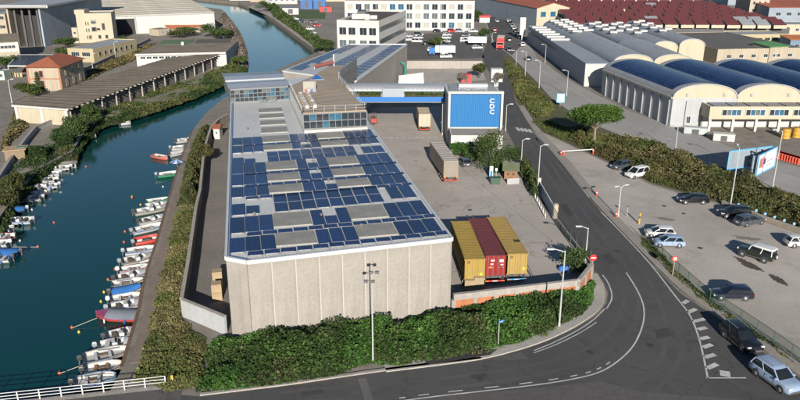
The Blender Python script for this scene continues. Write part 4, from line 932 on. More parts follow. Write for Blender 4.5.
# shaded hall with open front, far left
hh = thing('open_hall', 'tall open fronted hall with bluish white side wall in deep shade', 'hall', tuple(P(33,46))); h0 = P(14,47); h1 = P(44,47); hz = zat(h0.y,7)
m = MB(); m.box(((h0.x+h1.x)/2,h0.y+30,hz+.3),(h1.x-h0.x+8,64,.7)); m.build('roof', greyroof, hh)
m = MB(); m.box((h1.x+.3,h0.y+30,hz/2),(.6,60,hz)); m.build('side_wall', mat('bluewhite', (.28,.33,.39), .8, .2, .4, streak=.4), hh)
m = MB(); m.box((h0.x-.3,h0.y+30,hz/2),(.6,60,hz)); m.build('side_wall', beige_m, hh)
m = MB(); m.box(((h0.x+h1.x)/2,h0.y+9,hz/2),(h1.x-h0.x-.1,.6,hz-.02)); m.build('back_wall', dark_m, hh)  # near-black wall set well forward, its colour standing in for the shaded interior
m = MB(); m.box(((h0.x+h1.x)/2,h0.y-1.5,hz+.3),(h1.x-h0.x+9,.5,1.0)); m.build('fascia', white_m, hh)
for k in range(4): m = MB(); x = h0.x+(h1.x-h0.x)*(k+.5)/4; m.box((x,h0.y+2,hz/2-.1),(.7,.7,hz-.2)); m.build('column', darkgrey, hh)  # columns coloured dark too, as part of the hall's painted shade
h2 = block('beige_block', 'beige block with rows of windows left of the shaded hall', 'building', P(-14,42), P(9.5,42), 20, zat(P(0,42).y,15), beige_m, greyroof); wins(h2, 'F', even(5,h2['W'],.8), [2.5,6,9.5], 2.0, 1.2, [glass_d], concrete)
h3 = block('white_and_brown_house', 'two tone white and brown building with small square windows', 'building', P(-12,62), P(21,60), 14, 6.2, white_m, asb, 'mono', 1.2); wins(h3, 'F', even(7,h3['W'],1), [4.6], 1.1, 1.0, [glass_d], white_m)
m = MB(); m.bar(h3['A']-h3['n']*.06+Vector((0,0,1.45)), h3['B']-h3['n']*.06+Vector((0,0,1.45)), .1, 2.9); m.build('plinth', beige_m, h3['root'])
gk = block('green_kiosk', 'pale green kiosk standing near the carport', 'kiosk', P(-3,80), P(5,80), 4, 2.4, mat('palegreen', (.42,.50,.43), .8, .1), greyroof, parapet=.15)
wins(gk, 'F', [gk['W']*.6], [1.3], 1.0, 1.0, [glass_d])
m = thing('yellow_fence_panel', 'yellow hoarding panels beside the pale green kiosk', 'hoarding', tuple(P(17,77)))
for k in range(4): mb = MB(); p = P(13+k*2.6,77); mb.box((p.x,p.y,.65),(1.05,.08,1.3)); mb.build('panel', yellow_wall, m)
# big white hangar with striped roof
wa_, wb_ = V2(-152,311), V2(-84,339)
bh = block('white_hangar', 'huge white hangar with pale ribbed roof and dark open doorway', 'hangar', wa_, wb_, 150, 7.8, white_m, roofstripe2, parapet=0)
u, n = bh['u'], bh['n']; an = math.atan2(u.y,u.x)
m0 = MB(); m0.box((0,0,0),(bh['W']+.6,4.6,.22)); rsm = m0.mesh('roof_strip', roofstripe)
for i in range(24):
    c = (bh['A']+bh['B'])/2+n*(2.6+i*6.2); link('roof_strip', rsm, bh['root'], Vector((c.x,c.y,8.0+.05*(i % 2)))-Vector(bh['root']['_o']), an)
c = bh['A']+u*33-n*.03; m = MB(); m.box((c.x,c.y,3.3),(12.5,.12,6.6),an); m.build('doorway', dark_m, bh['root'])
c = bh['A']+u*39.6-n*.15; m = MB(); m.box((c.x,c.y,3.6),(.5,.3,7.2),an); m.build('door_post', grey_m, bh['root'])
m = MB(); m.bar(bh['A']-n*.12+Vector((0,0,7.7)), bh['B']-n*.12+Vector((0,0,7.7)), .3, .45); m.build('gutter', grey_m, bh['root'])
ow = block('orange_low_store', 'low store with orange tiled roof in front of the white hangar', 'store', P(171,34), P(206,31.5), 6, 2.2, beige_m, mat('orange_tile', (.42,.13,.05), .85, .15), 'mono', 1.0)
wins(ow, 'F', even(4,ow['W'],2), [1.2], 1.0, .8, [glass_d], beige_m)
gs = block('grey_store', 'grey store beside the orange roofed one', 'store', P(159,36), P(170.5,34.5), 6, 2.6, beige_m, asb, parapet=.1); wins(gs, 'F', even(2,gs['W'],.6), [1.4], 1.0, .8, [glass_d])
# inclined pipe lane
lane = plain_wall('lane_wall', 'long low concrete lane wall running past the weeds', [P(77,75),P(97,66),P(120,55),P(140,46),P(150,41)], 1.1, concrete, .5)
plain_wall('mooring_bank_wall', 'pale concrete parapet above the shadowed mooring bank', [P(-6,190,0),P(10,165,0),P(26,143,0),P(36,131,0),P(60,121,0)], .9, mat('par_pale', (.36,.36,.36), .9, .2, .6, streak=.3), .4)
sh_ = thing('bank_shack', 'makeshift planked shack with patched roof on the mooring bank', 'shack', tuple(P(17,158)))
p = P(17,158); m = MB(); m.box((p.x,p.y,.9),(3.4,2.8,1.8),.3); m.build('wall', mat('planks', (.20,.15,.10), .9, .3, 2), sh_)
m = MB(); m.box((p.x,p.y,1.9),(4.0,3.4,.12),.3); m.build('roof', mat('patch_roof', (.36,.26,.15), .9, .3, 1.5), sh_); m = MB(); m.box((p.x+.8,p.y+.5,2.0),(1.5,1.1,.06),.3); m.build('tarpaulin', mat('tarp_g', (.07,.22,.15), .6, .2), sh_)
sl = thing('mooring_slab', 'grey concrete landing slab at the water edge', 'slab', tuple(P(64,157))); m = MB(); m.prism(pxs([(52,161),(75,159.5),(77,156.5),(60,153)]), -1.7, -.9); m.build('slab', concrete, sl); m = MB(); m.prism([P(x,y) for x,y in ((56,158.6),(72,158),(73,157),(60,156))], -.9, -.82); m.build('slab_top', paving_m, sl)
# ================================================================ CENTRE BACKGROUND
A, B = V2(-20.6,243.5), V2(-6.8,240.3)
oa = block('white_office', 'white three storey office with dark flat roof behind the solar wing', 'office', A, B, 40, 13.4, white_m, mat('roof_brown', (.07,.055,.05), .9, .2), parapet=.7)
wins(oa, 'F', [oa['W']*f for f in (.14,.36,.63,.85)], [2.6,6.6,10.6], 2.5, 2.5, [glass_d,glass_b,glass_g,glass_d])
wins(oa, 'L', even(7,40,1), [2.6,6.6,10.6], 1.8, 2.6, [glass_g,glass_d], beige_m); 
for z in (3.2,7.2,11.2):
    for i in range(1):
        mm = MB(); a = oa['B']+oa['u']*.02+Vector((0,0,z)); mm.bar(a+oa['n']*1, a+oa['n']*39, .1, 1.6); mm.build('ribbon_window', glass_g, oa['root'])
for k, (f, d, s) in enumerate(((.3,12,(5,2.5,1.6)),(.55,9,(1.6,1.6,1.8)),(.65,12,(2.4,1.6,1.2)))):
    p = oa['A']+oa['u']*(oa['W']*f)+oa['n']*d; m = MB(); m.box((p.x,p.y,13.46+s[2]/2),s); m.build('roof_plant', white_m, oa['root'])
m = MB(); p = oa['A']+oa['u']*2.2+oa['n']*22; m.box((p.x,p.y,14.4),(2.8,6,1.8)); m.build('stair_head', darkgrey, oa['root'])
A, B = V2(-25,340), V2(33.5,338)
obd = block('long_white_office', 'long white three storey office with ranks of square windows above the car park', 'office', A, B, 16, 12.6, white_m, mat('terracotta_roof', (.30,.16,.09), .9, .2), parapet=.5)
wins(obd, 'F', even(15,obd['W'],.6), [2.4,6.4,10.4], 2.7, 2.7, [glass_d,glass_d,glass_g,shutter_m,glass_b])
for i in range(1,4): m = MB(); p = obd['A']+obd['u']*(obd['W']*i/4)-obd['n']*.04; m.box((p.x,p.y,6.3),(.25,.1,12.5)); m.build('downpipe', grey_m, obd['root'])
plain_wall('retaining_wall', 'long pale retaining wall below the far car park', [P(398,69),P(412,68.5),P(445,68.5),P(482,68.5)], 2.3, concrete, .4)
t = thing('tent', 'white peaked storage tent in the back yard', 'tent', tuple(P(411,83))); p = P(411,84); m = MB()
m.add([p+Vector(q) for q in ((-3.5,-2,0),(3.5,-2,0),(3.5,3,0),(-3.5,3,0),(-3.5,-2,1.4),(3.5,-2,2.0),(3.5,3,2.0),(-3.5,3,1.4),(-3.5,.5,2.3),(3.5,.5,3.2))], [(0,1,5,4),(1,2,6,9,5),(2,3,7,6),(3,0,4,8,7),(4,5,9,8),(8,9,6,7)]); m.build('canvas', mat('canvas_white', (.62,.62,.60), .8, .08), t)
m = MB(); [m.bar(p+Vector((x,y,0)), p+Vector((x,y,1.5)), .1) for x, y in ((-3.55,-2.05),(3.55,-2.05),(3.55,3.05),(-3.55,3.05))]; m.build('pole', steel, t)
t = thing('green_hoist', 'green mobile hoist parked beside the white tent', 'hoist', tuple(P(404.5,80))); p = P(404.5,80); gm = mat('green_paint', (.03,.22,.17), .5, .15)
m = MB(); m.box(p+Vector((0,0,.8)),(1.6,2.4,1.0)); m.build('base', gm, t); m = MB(); m.bar(p+Vector((0,0,1.2)), p+Vector((.3,.2,4.6)), .5); m.bar(p+Vector((.3,.2,4.5)), p+Vector((-1.2,-.3,5.4)), .35); m.build('mast', gm, t)
m = MB(); [m.tube(p+Vector((x*.85-.1,y,.35)), p+Vector((x*.85+.1,y,.35)), .35, n=10) for x in (-1,1) for y in (-.8,.8)]; m.build('wheels', black_m, t)
# storage boxes and stacked units by the far quay
def ibox(name, label, cat, px, py, dims, m, rz=0, group=None, lid=None):
    p = P(px,py); t = thing(name, label, cat, tuple(p), group, 0); mb = MB(); mb.box((p.x,p.y,dims[2]/2+.1),(dims[0],dims[1],dims[2]-.15),rz); mb.build('body', m, t)
    mb = MB(); mb.box((p.x,p.y,.1),(dims[0]*.96,dims[1]*.9,.2),rz); mb.build('base_frame', darkgrey, t)
    mb = MB(); mb.box((p.x,p.y,dims[2]+.07),(dims[0]+.1,dims[1]+.1,.1),rz); mb.build('roof', lid or m, t)
    mb = MB(); d = Vector((math.sin(rz),-math.cos(rz),0))*(dims[1]/2+.03); mb.box((p.x+d.x,p.y+d.y,dims[2]/2),(dims[0]*.3,.06,dims[2]*.7),rz); mb.build('door', darkgrey if m is not darkgrey else grey_m, t); return t
cblue = mat('cont_blue', (.02,.10,.30), .55, .2, 1, streak=.2); cred = mat('cont_red', (.38,.035,.03), .55, .2, 1, streak=.2)
ibox('site_cabin', 'white site cabin with blue roof edge on the lawn across the canal', 'cabin', 291,14.5, (9,3.5,3.6), white_m, 0, None, cblue)
ibox('shipping_container', 'red container in the back yard behind the tower', 'container', 466,83, (3.0,2.4,2.5), cred)
for i, (x, y, c, lb) in enumerate(((307,9,cblue,'blue stacked container nearest the lawn'),(313,8,cblue,'blue container between two others past the lawn'),(320,9,cblue,'blue container at the end of the row past the lawn'),(326,12,cred,'bright red container beside the lawn'))):
    ibox('freight_container', lb, 'container', x, y, (7,2.6,5.4 if c is cblue else 2.8), c, 0, 'containers across the canal')
for i, (x, y, w_, d_, h_, wm_, rm_, lb) in enumerate((
    (282,4,20,12,5,grey_m,greyroof,'grey depot block beyond the lawn across the canal'),(262,2,16,14,5,beige_m,tile_m,'beige depot block at the canal bend'),(338,1.5,24,14,6,cream_m,greyroof,'cream warehouse front beyond the red container'),
    (300,0.5,26,14,7,grey_m,maroon,'grey warehouse with maroon roof far past the blue containers'),(240,0.5,14,10,4,white_m,asb,'white hut by the far canal bend'),
    (440,-1,60,20,9,grey_m,greyroof,'long grey hall beyond the white office'))):
    a = P(x,y); bb = block('far_depot', lb, 'building', V2(a.x-w_/2,a.y), V2(a.x+w_/2,a.y), d_, h_, wm_, rm_, parapet=.3); wins(bb, 'F', even(max(3,int(w_/4)),w_,1), [h_*.55], 1.6, 1.5, [glass_d])
# ================================================================ RIGHT-HAND INDUSTRY
# solar vaults
VZ = 6.3; va = P(673,98,VZ); vr = P(603,70,VZ); vax = (vr-va); VL = vax.length; vax.normalize(); vu = Vector((1,0,0)); VW = 13.8
vrz = math.atan2(vax.y,vax.x)-math.pi/2
pvs = {}
vt_names = ['leftmost of the solar barrel vaults, its grey side wall along the carriageway','second solar barrel vault counted from the carriageway','third solar barrel vault counted from the carriageway','fourth solar barrel vault counted from the carriageway']
arch_cream = mat('arch_cream', (.40,.36,.265), .85, .08, .6, streak=.15)
for k in range(4):
    A = Vector((va.x+VW*k,va.y,0)); t = thing('solar_vault', 'warehouse bay, '+vt_names[k], 'warehouse', (A.x+VW/2-2.5,A.y+VL/2,0), 'barrel vaulted solar warehouses')
    C_, D_ = A+vu*VW+vax*VL, A+vax*VL; mb = MB(); mb.prism([A+vu*.02,A+vu*(VW-.02),C_-vu*.02,D_+vu*.02], -.05, VZ); mb.build('wall', greyclad if k == 0 else arch_cream, t)
    rise = 3.0; rings = barrel(t, Vector((A.x,A.y,0)), vu, vax, VW, VL, VZ, rise, greyroof, arch_cream, 16)
    nc, nr = 14, 13
    for j in range(nr):
        for i in range(nc):
            if random.random() < .0: continue
            s0 = .05+.77*i/nc; th0 = math.acos(1-2*s0); th1 = math.acos(1-2*(s0+.77/nc*.9))
            p0 = Vector((VW*s0,0,rise*math.sin(th0)**.9)); p1 = Vector((VW*(s0+.77/nc*.9),0,rise*math.sin(th1)**.9))
            sl_ = math.atan2(p1.z-p0.z,p1.x-p0.x); wlen = (p1-p0).length; kk = ('v',round(wlen,2))
            if kk not in pvs: q = MB(); q.box((0,0,0),(round(wlen,2),VL*.88/nr*.93,.05)); pvs[kk] = q.mesh('solar_module', pv_m)
            c = A+vu*((p0.x+p1.x)/2)+vax*(VL*(.05+.88*(j+.5)/nr)); 
            o = link('solar_module', pvs[kk], t, Vector((c.x,c.y,VZ+(p0.z+p1.z)/2+.12))-Vector(t['_o'])); o.rotation_euler = Matrix.Rotation(vrz,3,'Z').to_4x4().to_euler() if abs(sl_) < 1e-4 else (Matrix.Rotation(vrz,3,'Z') @ Matrix.Rotation(-sl_,3,'Y')).to_euler()
    if k == 0:
        for i in range(9): p = A-vu*.08+vax*(VL*(i+.3)/9); m = MB(); m.box((p.x,p.y,VZ/2),(.25,.35,VZ),vrz); m.build('pilaster', grey_m, t)
        m = MB(); m.bar(A+vu*-.15+Vector((0,0,VZ)), D_+vu*-.15+Vector((0,0,VZ)), .5, .45); m.build('gutter', concrete, t)
    else:
        m = MB(); m.bar(A+vax*.3+Vector((0,0,VZ+.1)), D_+Vector((0,0,VZ+.1)), 1.3, .3); m.build('valley_gutter', concrete, t)
    for sx in (.22,.8): m = MB(); m.box((A.x+VW*sx,A.y-.15,VZ+.7),(.5,.2,.6)); m.build('floodlight', grey_m, t)
m = MB()
ya = block('cream_office_annex', 'cream upper floor office raised on columns with ribbon windows below the solar vaults', 'office', V2(xat(708,124,151),151.0), V2(xat(708,124,151)+55,151.0), 4.6, 5.2, arch_cream, greyroof, z0=2.7, parapet=.2)
glc = [glass_d,glass_b,glass_g]
for k in range(5): 
    a = ya['A']+vu*(2.6+k*5.0); q0 = Vector((a.x,151-.03,0)); glazing(ya['root'], q0, q0+vu*4.0, 3.5, 4.8, 4, 1, glass_d, trim_w, glc)
for k in range(12): m = MB(); p = ya['A']+vu*(.4+k*4.9); m.box((p.x,p.y+.3,1.32),(.5,.5,2.64)); m.build('column', white_m, ya['root'])
m = MB(); p = ya['A']; m.box((p.x+27.5,155.4,1.3),(54,.2,2.7)); m.build('ground_floor_wall', white_m, ya['root'])
for k in range(14):
    for j in range(2): putpv(ya['root'], (1+k*3.8)/55, (1+k*3.8+3.5)/55, .6+j*1.9, .6+j*1.9+1.8, f=lambda u_,d_: Vector((ya['A'].x+55*u_,151+d_,5.26)), rz=0, W=55)
sw = P(683,128); g2 = block('grey_gable_store', 'grey clad store end with white corner beside the carriageway', 'store', P(683.5,127), P(691,127), 5, 5.6, greyclad, greyroof, parapet=.1); wins(g2, 'F', [g2['W']/2], [1.6], .9, 1.6, [glass_d])
ibox('water_tank', 'long pale tank under a tarpaulin beside the cream office columns', 'tank', 695,134, (4.5,1.8,1.4), mat('tarp_grey', (.36,.39,.40), .7, .15), -.35)
ibox('storage_bin', 'white storage bin beside the carriageway pavement', 'bin', 723,141, (4.0,1.8,1.5), white_m, -.3)
# barrel roofed bays and lean-to behind
lw = V2(51.2,202.5)
ln = block('lean_to_store', 'blue grey lean-to store with ribbon windows along the carriageway', 'store', lw, lw+vu*7.5, 96, 6.2, bluegrey, greyroof, 'flat', parapet=.2)
wins(ln, 'L', [3+i*3.1 for i in range(18)], [4.6], 2.2, 1.0, [glass_d], grey_m, sill=False)
for i in range(6): m = MB(); c = ln['A']+vu*3.75+Vector((0,52+i*7.5,6.5)); m.box(c,(6.6,1.6,.6)); m.build('roof_light', white_m, ln['root'])
m = MB(); m.box((lw.x+3.75,202.42,3.1),(7.4,.1,6.1)); m.build('front_panel', white_m, ln['root'])
def vault(label, x, y, w_, L_, z, rise, gm, vents=0, y0v=.55):
    A = V2(x,y); t = thing('barrel_vault', label, 'warehouse', (x+w_/2,y+L_/2,0), 'grey barrel vaulted halls'); nn = Vector((-.02,1,0)).normalized()
    mb = MB(); mb.prism([A+vu*.02,A+vu*(w_-.02),A+vu*(w_-.02)+nn*L_,A+vu*.02+nn*L_], -.05, z); mb.build('wall', gm, t); barrel(t, A, vu, nn, w_, L_, z, rise, greyroof, gm, 12)
    for i in range(vents):
        c = A+vu*(w_*(.5+.22*(1 if i % 2 else -1)))+nn*(L_*(y0v+(1-y0v)*(i+.5)/vents)); m = MB(); m.box((c.x,c.y,z+rise*.9+.45),(w_*.30,2.2,.55)); m.build('roof_vent', white_m, t)
    m = MB(); 
    for sx in (.35,.65): m.box((x+w_*sx,y-.03,z/2),(.12,.06,z)); 
    m.build('cladding_joint', grey_m, t)
    for i in range(5): c = A+vu*(w_*.5)+nn*(L_*(.08+.09*i)); m = MB(); m.box((c.x,c.y,z+rise+.12),(.9,.25,.2)); m.build('ridge_clip', darkgrey, t)
vault('grey barrel vaulted hall beside the lean-to store', 59,203,11,95,6.4,2.4,arch_cream,12)
vault('short grey barrel vaulted hall behind the first solar vault', 70.2,203,11,34,6.4,2.4,arch_cream,0)
xx = 73.0
for k, lb in enumerate(('cream fronted barrel hall nearest the lean-to store','middle cream fronted barrel hall of three','taller cream fronted barrel hall beside the dark flat roof')):
    vault(lb, 73.2+8.3*k, 239.5-k*.9, 8.2, 58, 5.6+(.8 if k == 2 else 0), 2.3, arch_cream, 8, .35)
# brick red roofed building by the junction
rbd = block('rust_roof_building', 'cream fronted building with broad rust red roof and blue windows by the junction', 'building', P(536,28), P(568,27), 90, 9.0, arch_cream, rust_roof, 'gable', 2.2, .4, gable_along='n')
wins(rbd, 'F', even(3,rbd['W'],.8), [6.2], 2.6, 2.2, [glass_b], blue_band); wins(rbd, 'L', even(12,90,2), [5.5], 3.2, 3.2, [glass_b], bluegrey)
m = MB(); o_, d_, l_ = face(rbd,'L'); m.bar(o_+Vector((-.06,0,4.4)), o_+d_*l_+Vector((-.06,0,4.4)), .08, 8.6); m.build('side_cladding', bluegrey, rbd['root'])
# saw-tooth factory with rows of maroon sheds
sf = thing('sawtooth_factory', 'sprawling factory of many small maroon saw-tooth roofs', 'factory', (118,350,0))
mb = MB(); mb.prism([(70,302),(158,302),(172,420),(78,420)], -.05, 5.2); mb.build('wall', darkgrey, sf)
um = MB(); W_, D_ = 5.3, 5.4
um.add([(-W_/2,-D_/2,0),(W_/2,-D_/2,0),(W_/2,D_/2,1.9),(-W_/2,D_/2,1.9),(-W_/2,D_/2,0),(W_/2,D_/2,0)], [(0,1,2,3)], 0)
um.add([(-W_/2,-D_/2,0),(W_/2,-D_/2,0),(W_/2,D_/2,1.9),(-W_/2,D_/2,1.9),(-W_/2,D_/2,0),(W_/2,D_/2,0)], [(1,5,2),(0,3,4),(3,2,5,4)], 1)
um.add([(-W_/2,-D_/2-.1,-1.3),(W_/2,-D_/2-.1,-1.3),(W_/2,-D_/2-.1,-.05),(-W_/2,-D_/2-.1,-.05)], [(0,1,2,3)], 1)
umm = um.mesh('sawtooth_roof', [maroon, cream_m]); umg = um.mesh('sawtooth_roof', [greyroof, cream_m])
for r_ in range(11):
    for c_ in range(14):
        x = 73+c_*6.1+r_*.9+(r_ % 2)*1.5; y = 306+r_*10.3-c_*.35
        x += random.uniform(-.2,.2); y += random.uniform(-.4,.4)
        if random.random() < .03: continue
        link('sawtooth_roof', umg if (c_ in (11,12) and r_ < 2) or random.random() < .03 else umm, sf, Vector((x,y,6.55))-Vector(sf['_o']), 0)
# maroon long hall, yellow wall, sheds
mh = block('maroon_hall', 'long white walled hall with maroon roof', 'hall', P(697,39), P(780,36), 22, 5.2, white_m, maroon, 'gable', 2.0, .6)
wins(mh, 'F', even(6,mh['W'],3), [3.6], 2.0, .9, [glass_d], white_m)
yw = block('yellow_hall', 'yellow walled low hall in front of the maroon hall', 'hall', P(737,47), P(787,46), 12, 4.4, yellow_wall, greyroof, parapet=.25)
for i in range(7): m = MB(); p = yw['A']+yw['u']*(yw['W']*i/6)-yw['n']*.06; m.box((p.x,p.y,2.2),(.3,.12,4.4)); m.build('pilaster', beige_m, yw['root'])
wins(yw, 'F', even(6,yw['W'],.4), [2.8], 2.2, 1.1, [glass_d], yellow_wall)
bs = block('blue_shed', 'low blue shed with flat grey roof beside the yellow hall', 'shed', P(703,45.5), P(741,44.5), 9, 3.4, mat('blue_sheet', (.05,.17,.32), .6, .12), greyroof, parapet=.15); wins(bs, 'F', even(5,bs['W'],1), [1.8], 1.8, 1.0, [glass_d])
df = block('dark_roof_depot', 'broad depot with dark flat felt roof between yellow hall and solar vaults', 'depot', P(716,64), P(800,62), 46, 4.6, beige_m, mat('felt', (.095,.09,.085), .95, .2, .3), parapet=.2); wins(df, 'F', even(6,df['W'],2), [2.4], 1.6, 1.2, [glass_d])
gp = block('green_patch_shed', 'shed with bright green roof beside the rear of the solar vaults', 'shed', P(768,63), P(786,62), 8, 5.2, beige_m, mat('green_roof', (.07,.22,.08), .8, .15), 'mono', .6); wins(gp, 'F', even(3,gp['W'],1), [2.4], 1.2, 1.0, [glass_d])
stc = mat('stone_block', (.36,.31,.25), .95, .2, .8, .2)
tb2 = block('stone_block_tower', 'tall rough stone block with small scattered windows', 'building', P(747,24), P(766,24), 16, 22, stc, greyroof); wins(tb2, 'F', even(3,tb2['W'],.6), [3,6.5,10,13.5,17], 1.1, 1.4, [glass_d], stc, bars=0)
rb3 = block('blue_grey_block', 'blue grey block with orange red roof edge', 'building', P(766.5,27), P(850,27), 24, 9.0, bluegrey, rust_roof, 'mono', 1.6, .5); wins(rb3, 'F', even(7,rb3['W'],2), [6], 2.4, 1.6, [glass_d])
os_ = block('orange_shed', 'small shed with orange roof at the edge of the yellow hall', 'shed', P(789,51), P(812,51), 8, 4.0, mat('blue_sheet2', (.10,.17,.25), .6, .1), mat('orange_roof', (.42,.14,.05), .8, .15), 'mono', .8); wins(os_, 'F', even(2,os_['W'],1), [2], 1.6, 1.2, [glass_d])
wl5 = block('white_far_block', 'white block with a single window behind the saw-tooth roofs', 'building', P(708,16), P(726,16), 14, 9, white_m, greyroof); wins(wl5, 'F', [wl5['W']*.4], [6], 1.8, 1.6, [glass_d])
cf = block('cream_far_row', 'long cream row beyond the maroon hall', 'building', P(780,37), P(830,37), 12, 5, cream_m, greyroof, parapet=.2); wins(cf, 'F', even(5,cf['W'],1), [3], 1.4, 1.2, [glass_d])
for i, (x, y, w_, h_, wm_, rm_, lb) in enumerate(((600,3,60,8,grey_m,maroon,'far grey hall with maroon roof behind the factory'),(664,2,50,9,white_m,greyroof,'far white hall beyond the factory'),(722,5,44,9,bluegrey,greyroof,'far blue grey hall beside the white block'),(790,4,60,13,beige_m,greyroof,'far beige hall behind the orange red roof'),(560,-1.5,40,9,beige_m,rust_roof,'far beige hall at the head of the avenue'),(690,-6,80,12,cream_m,greyroof,'far cream hall on the skyline side'),(610,-8,70,10,grey_m,greyroof,'far long grey roof past the factory'))):
    a = P(x,y); bb = block('far_hall', lb, 'building', V2(a.x-w_/2,a.y), V2(a.x+w_/2,a.y), 26, h_, wm_, rm_, parapet=.4); wins(bb, 'F', even(int(w_/5),w_,2), [h_*.62], 1.8, 1.8, [glass_d])
# ================================================================ VEHICLES
def paint(name, col, rough=.28):
    if name in MAT: return MAT[name]
    m = mat(name, col, rough, .06, .6); b = m.node_tree.nodes['Principled BSDF']; b.inputs['Coat Weight'].default_value = .6; b.inputs['Coat Roughness'].default_value = .08; return m
PAINT = dict(white=paint('paint_white',(.60,.60,.58)), silver=paint('paint_silver',(.34,.36,.38),.3), black=paint('paint_black',(.008,.009,.011)), navy=paint('paint_navy',(.010,.014,.028)),
    grey=paint('paint_grey',(.055,.065,.08)), red=paint('paint_red',(.36,.02,.02)), blue=paint('paint_blue',(.02,.07,.22)), paleblue=paint('paint_paleblue',(.25,.33,.45)), darkgreen=paint('paint_darkgreen',(.014,.022,.016)), beige=paint('paint_beige',(.35,.29,.20)))
headl = mat('headlight', (.6,.6,.58), .1, .05); taill = mat('taillight', (.30,.01,.01), .25, .1); car_glass = glassmat('car_glass', (.012,.016,.02), .05)
plate_m = mat('plate', (.6,.6,.56), .5, .05)
def ring_x(x, hw, z0, z1, r=.1):
    return [(x,hw*.90,z0),(x,hw,z0+.14),(x,hw,z0+(z1-z0)*.55),(x,hw*.965,z1-r*.55),(x,hw*.86,z1),(x,0,z1+.02),(x,-hw*.86,z1),(x,-hw*.965,z1-r*.55),(x,-hw,z0+(z1-z0)*.55),(x,-hw,z0+.14),(x,-hw*.90,z0)]
def ring_z(z, x0, x1, hw, c=.12):
    return [(x0+c,-hw,z),(x1-c,-hw*.97,z),(x1,-hw*.82,z),(x1+.04,0,z),(x1,hw*.82,z),(x1-c,hw*.97,z),(x0+c,hw,z),(x0,hw*.85,z),(x0-.03,0,z),(x0,-hw*.85,z)]
STY = {
 'hatch': dict(L=4.1,W=1.74,wb=2.5,body=[(-.5,.34,.70,.74),(-.475,.24,.88,.82),(-.38,.2,.93,.86),(0,.2,.92,.87),(.2,.2,.90,.87),(.34,.2,.82,.85),(.44,.22,.74,.80),(.485,.27,.62,.72),(.5,.33,.52,.62)], cab=[(.88,-.465,.27,.80),(1.15,-.43,.16,.75),(1.36,-.38,.06,.66),(1.43,-.34,.02,.60)], wr=.31),
 'suv': dict(L=4.6,W=1.88,wb=2.7,body=[(-.5,.42,.85,.82),(-.48,.32,1.02,.88),(-.35,.28,1.06,.93),(0,.28,1.05,.94),(.2,.28,1.04,.93),(.36,.28,.98,.91),(.45,.3,.92,.86),(.49,.36,.78,.78),(.5,.42,.62,.70)], cab=[(1.02,-.475,.24,.87),(1.32,-.45,.15,.82),(1.56,-.41,.07,.73),(1.65,-.37,.03,.66)], wr=.36),
 'estate': dict(L=4.6,W=1.80,wb=2.7,body=[(-.5,.34,.72,.76),(-.48,.24,.90,.83),(-.36,.2,.94,.88),(0,.2,.93,.89),(.2,.2,.91,.88),(.35,.2,.83,.86),(.45,.22,.75,.81),(.488,.27,.62,.72),(.5,.33,.52,.62)], cab=[(.89,-.475,.24,.82),(1.15,-.45,.14,.77),(1.38,-.40,.05,.68),(1.46,-.35,.01,.62)], wr=.32),
 'mpv': dict(L=4.3,W=1.80,wb=2.7,body=[(-.5,.30,.95,.82),(-.485,.22,1.02,.86),(-.3,.2,1.02,.89),(.1,.2,1.0,.89),(.25,.2,.98,.88),(.37,.2,.92,.86),(.45,.22,.84,.82),(.488,.27,.68,.74),(.5,.33,.56,.64)], cab=[(.98,-.492,.30,.84),(1.30,-.485,.21,.80),(1.66,-.465,.09,.73),(1.76,-.44,.04,.68)], wr=.32),
 'jeep': dict(L=4.5,W=1.80,wb=2.75,body=[(-.5,.55,1.08,.84),(-.49,.45,1.16,.88),(-.3,.42,1.18,.90),(0,.42,1.18,.90),(.16,.42,1.18,.90),(.2,.42,1.14,.88),(.4,.42,1.10,.84),(.475,.45,1.06,.80),(.49,.5,.95,.78)], cab=[(1.14,-.492,.19,.86),(1.4,-.49,.155,.83),(1.78,-.485,.12,.78),(1.92,-.475,.10,.74)], wr=.41),
}
CARM = {}
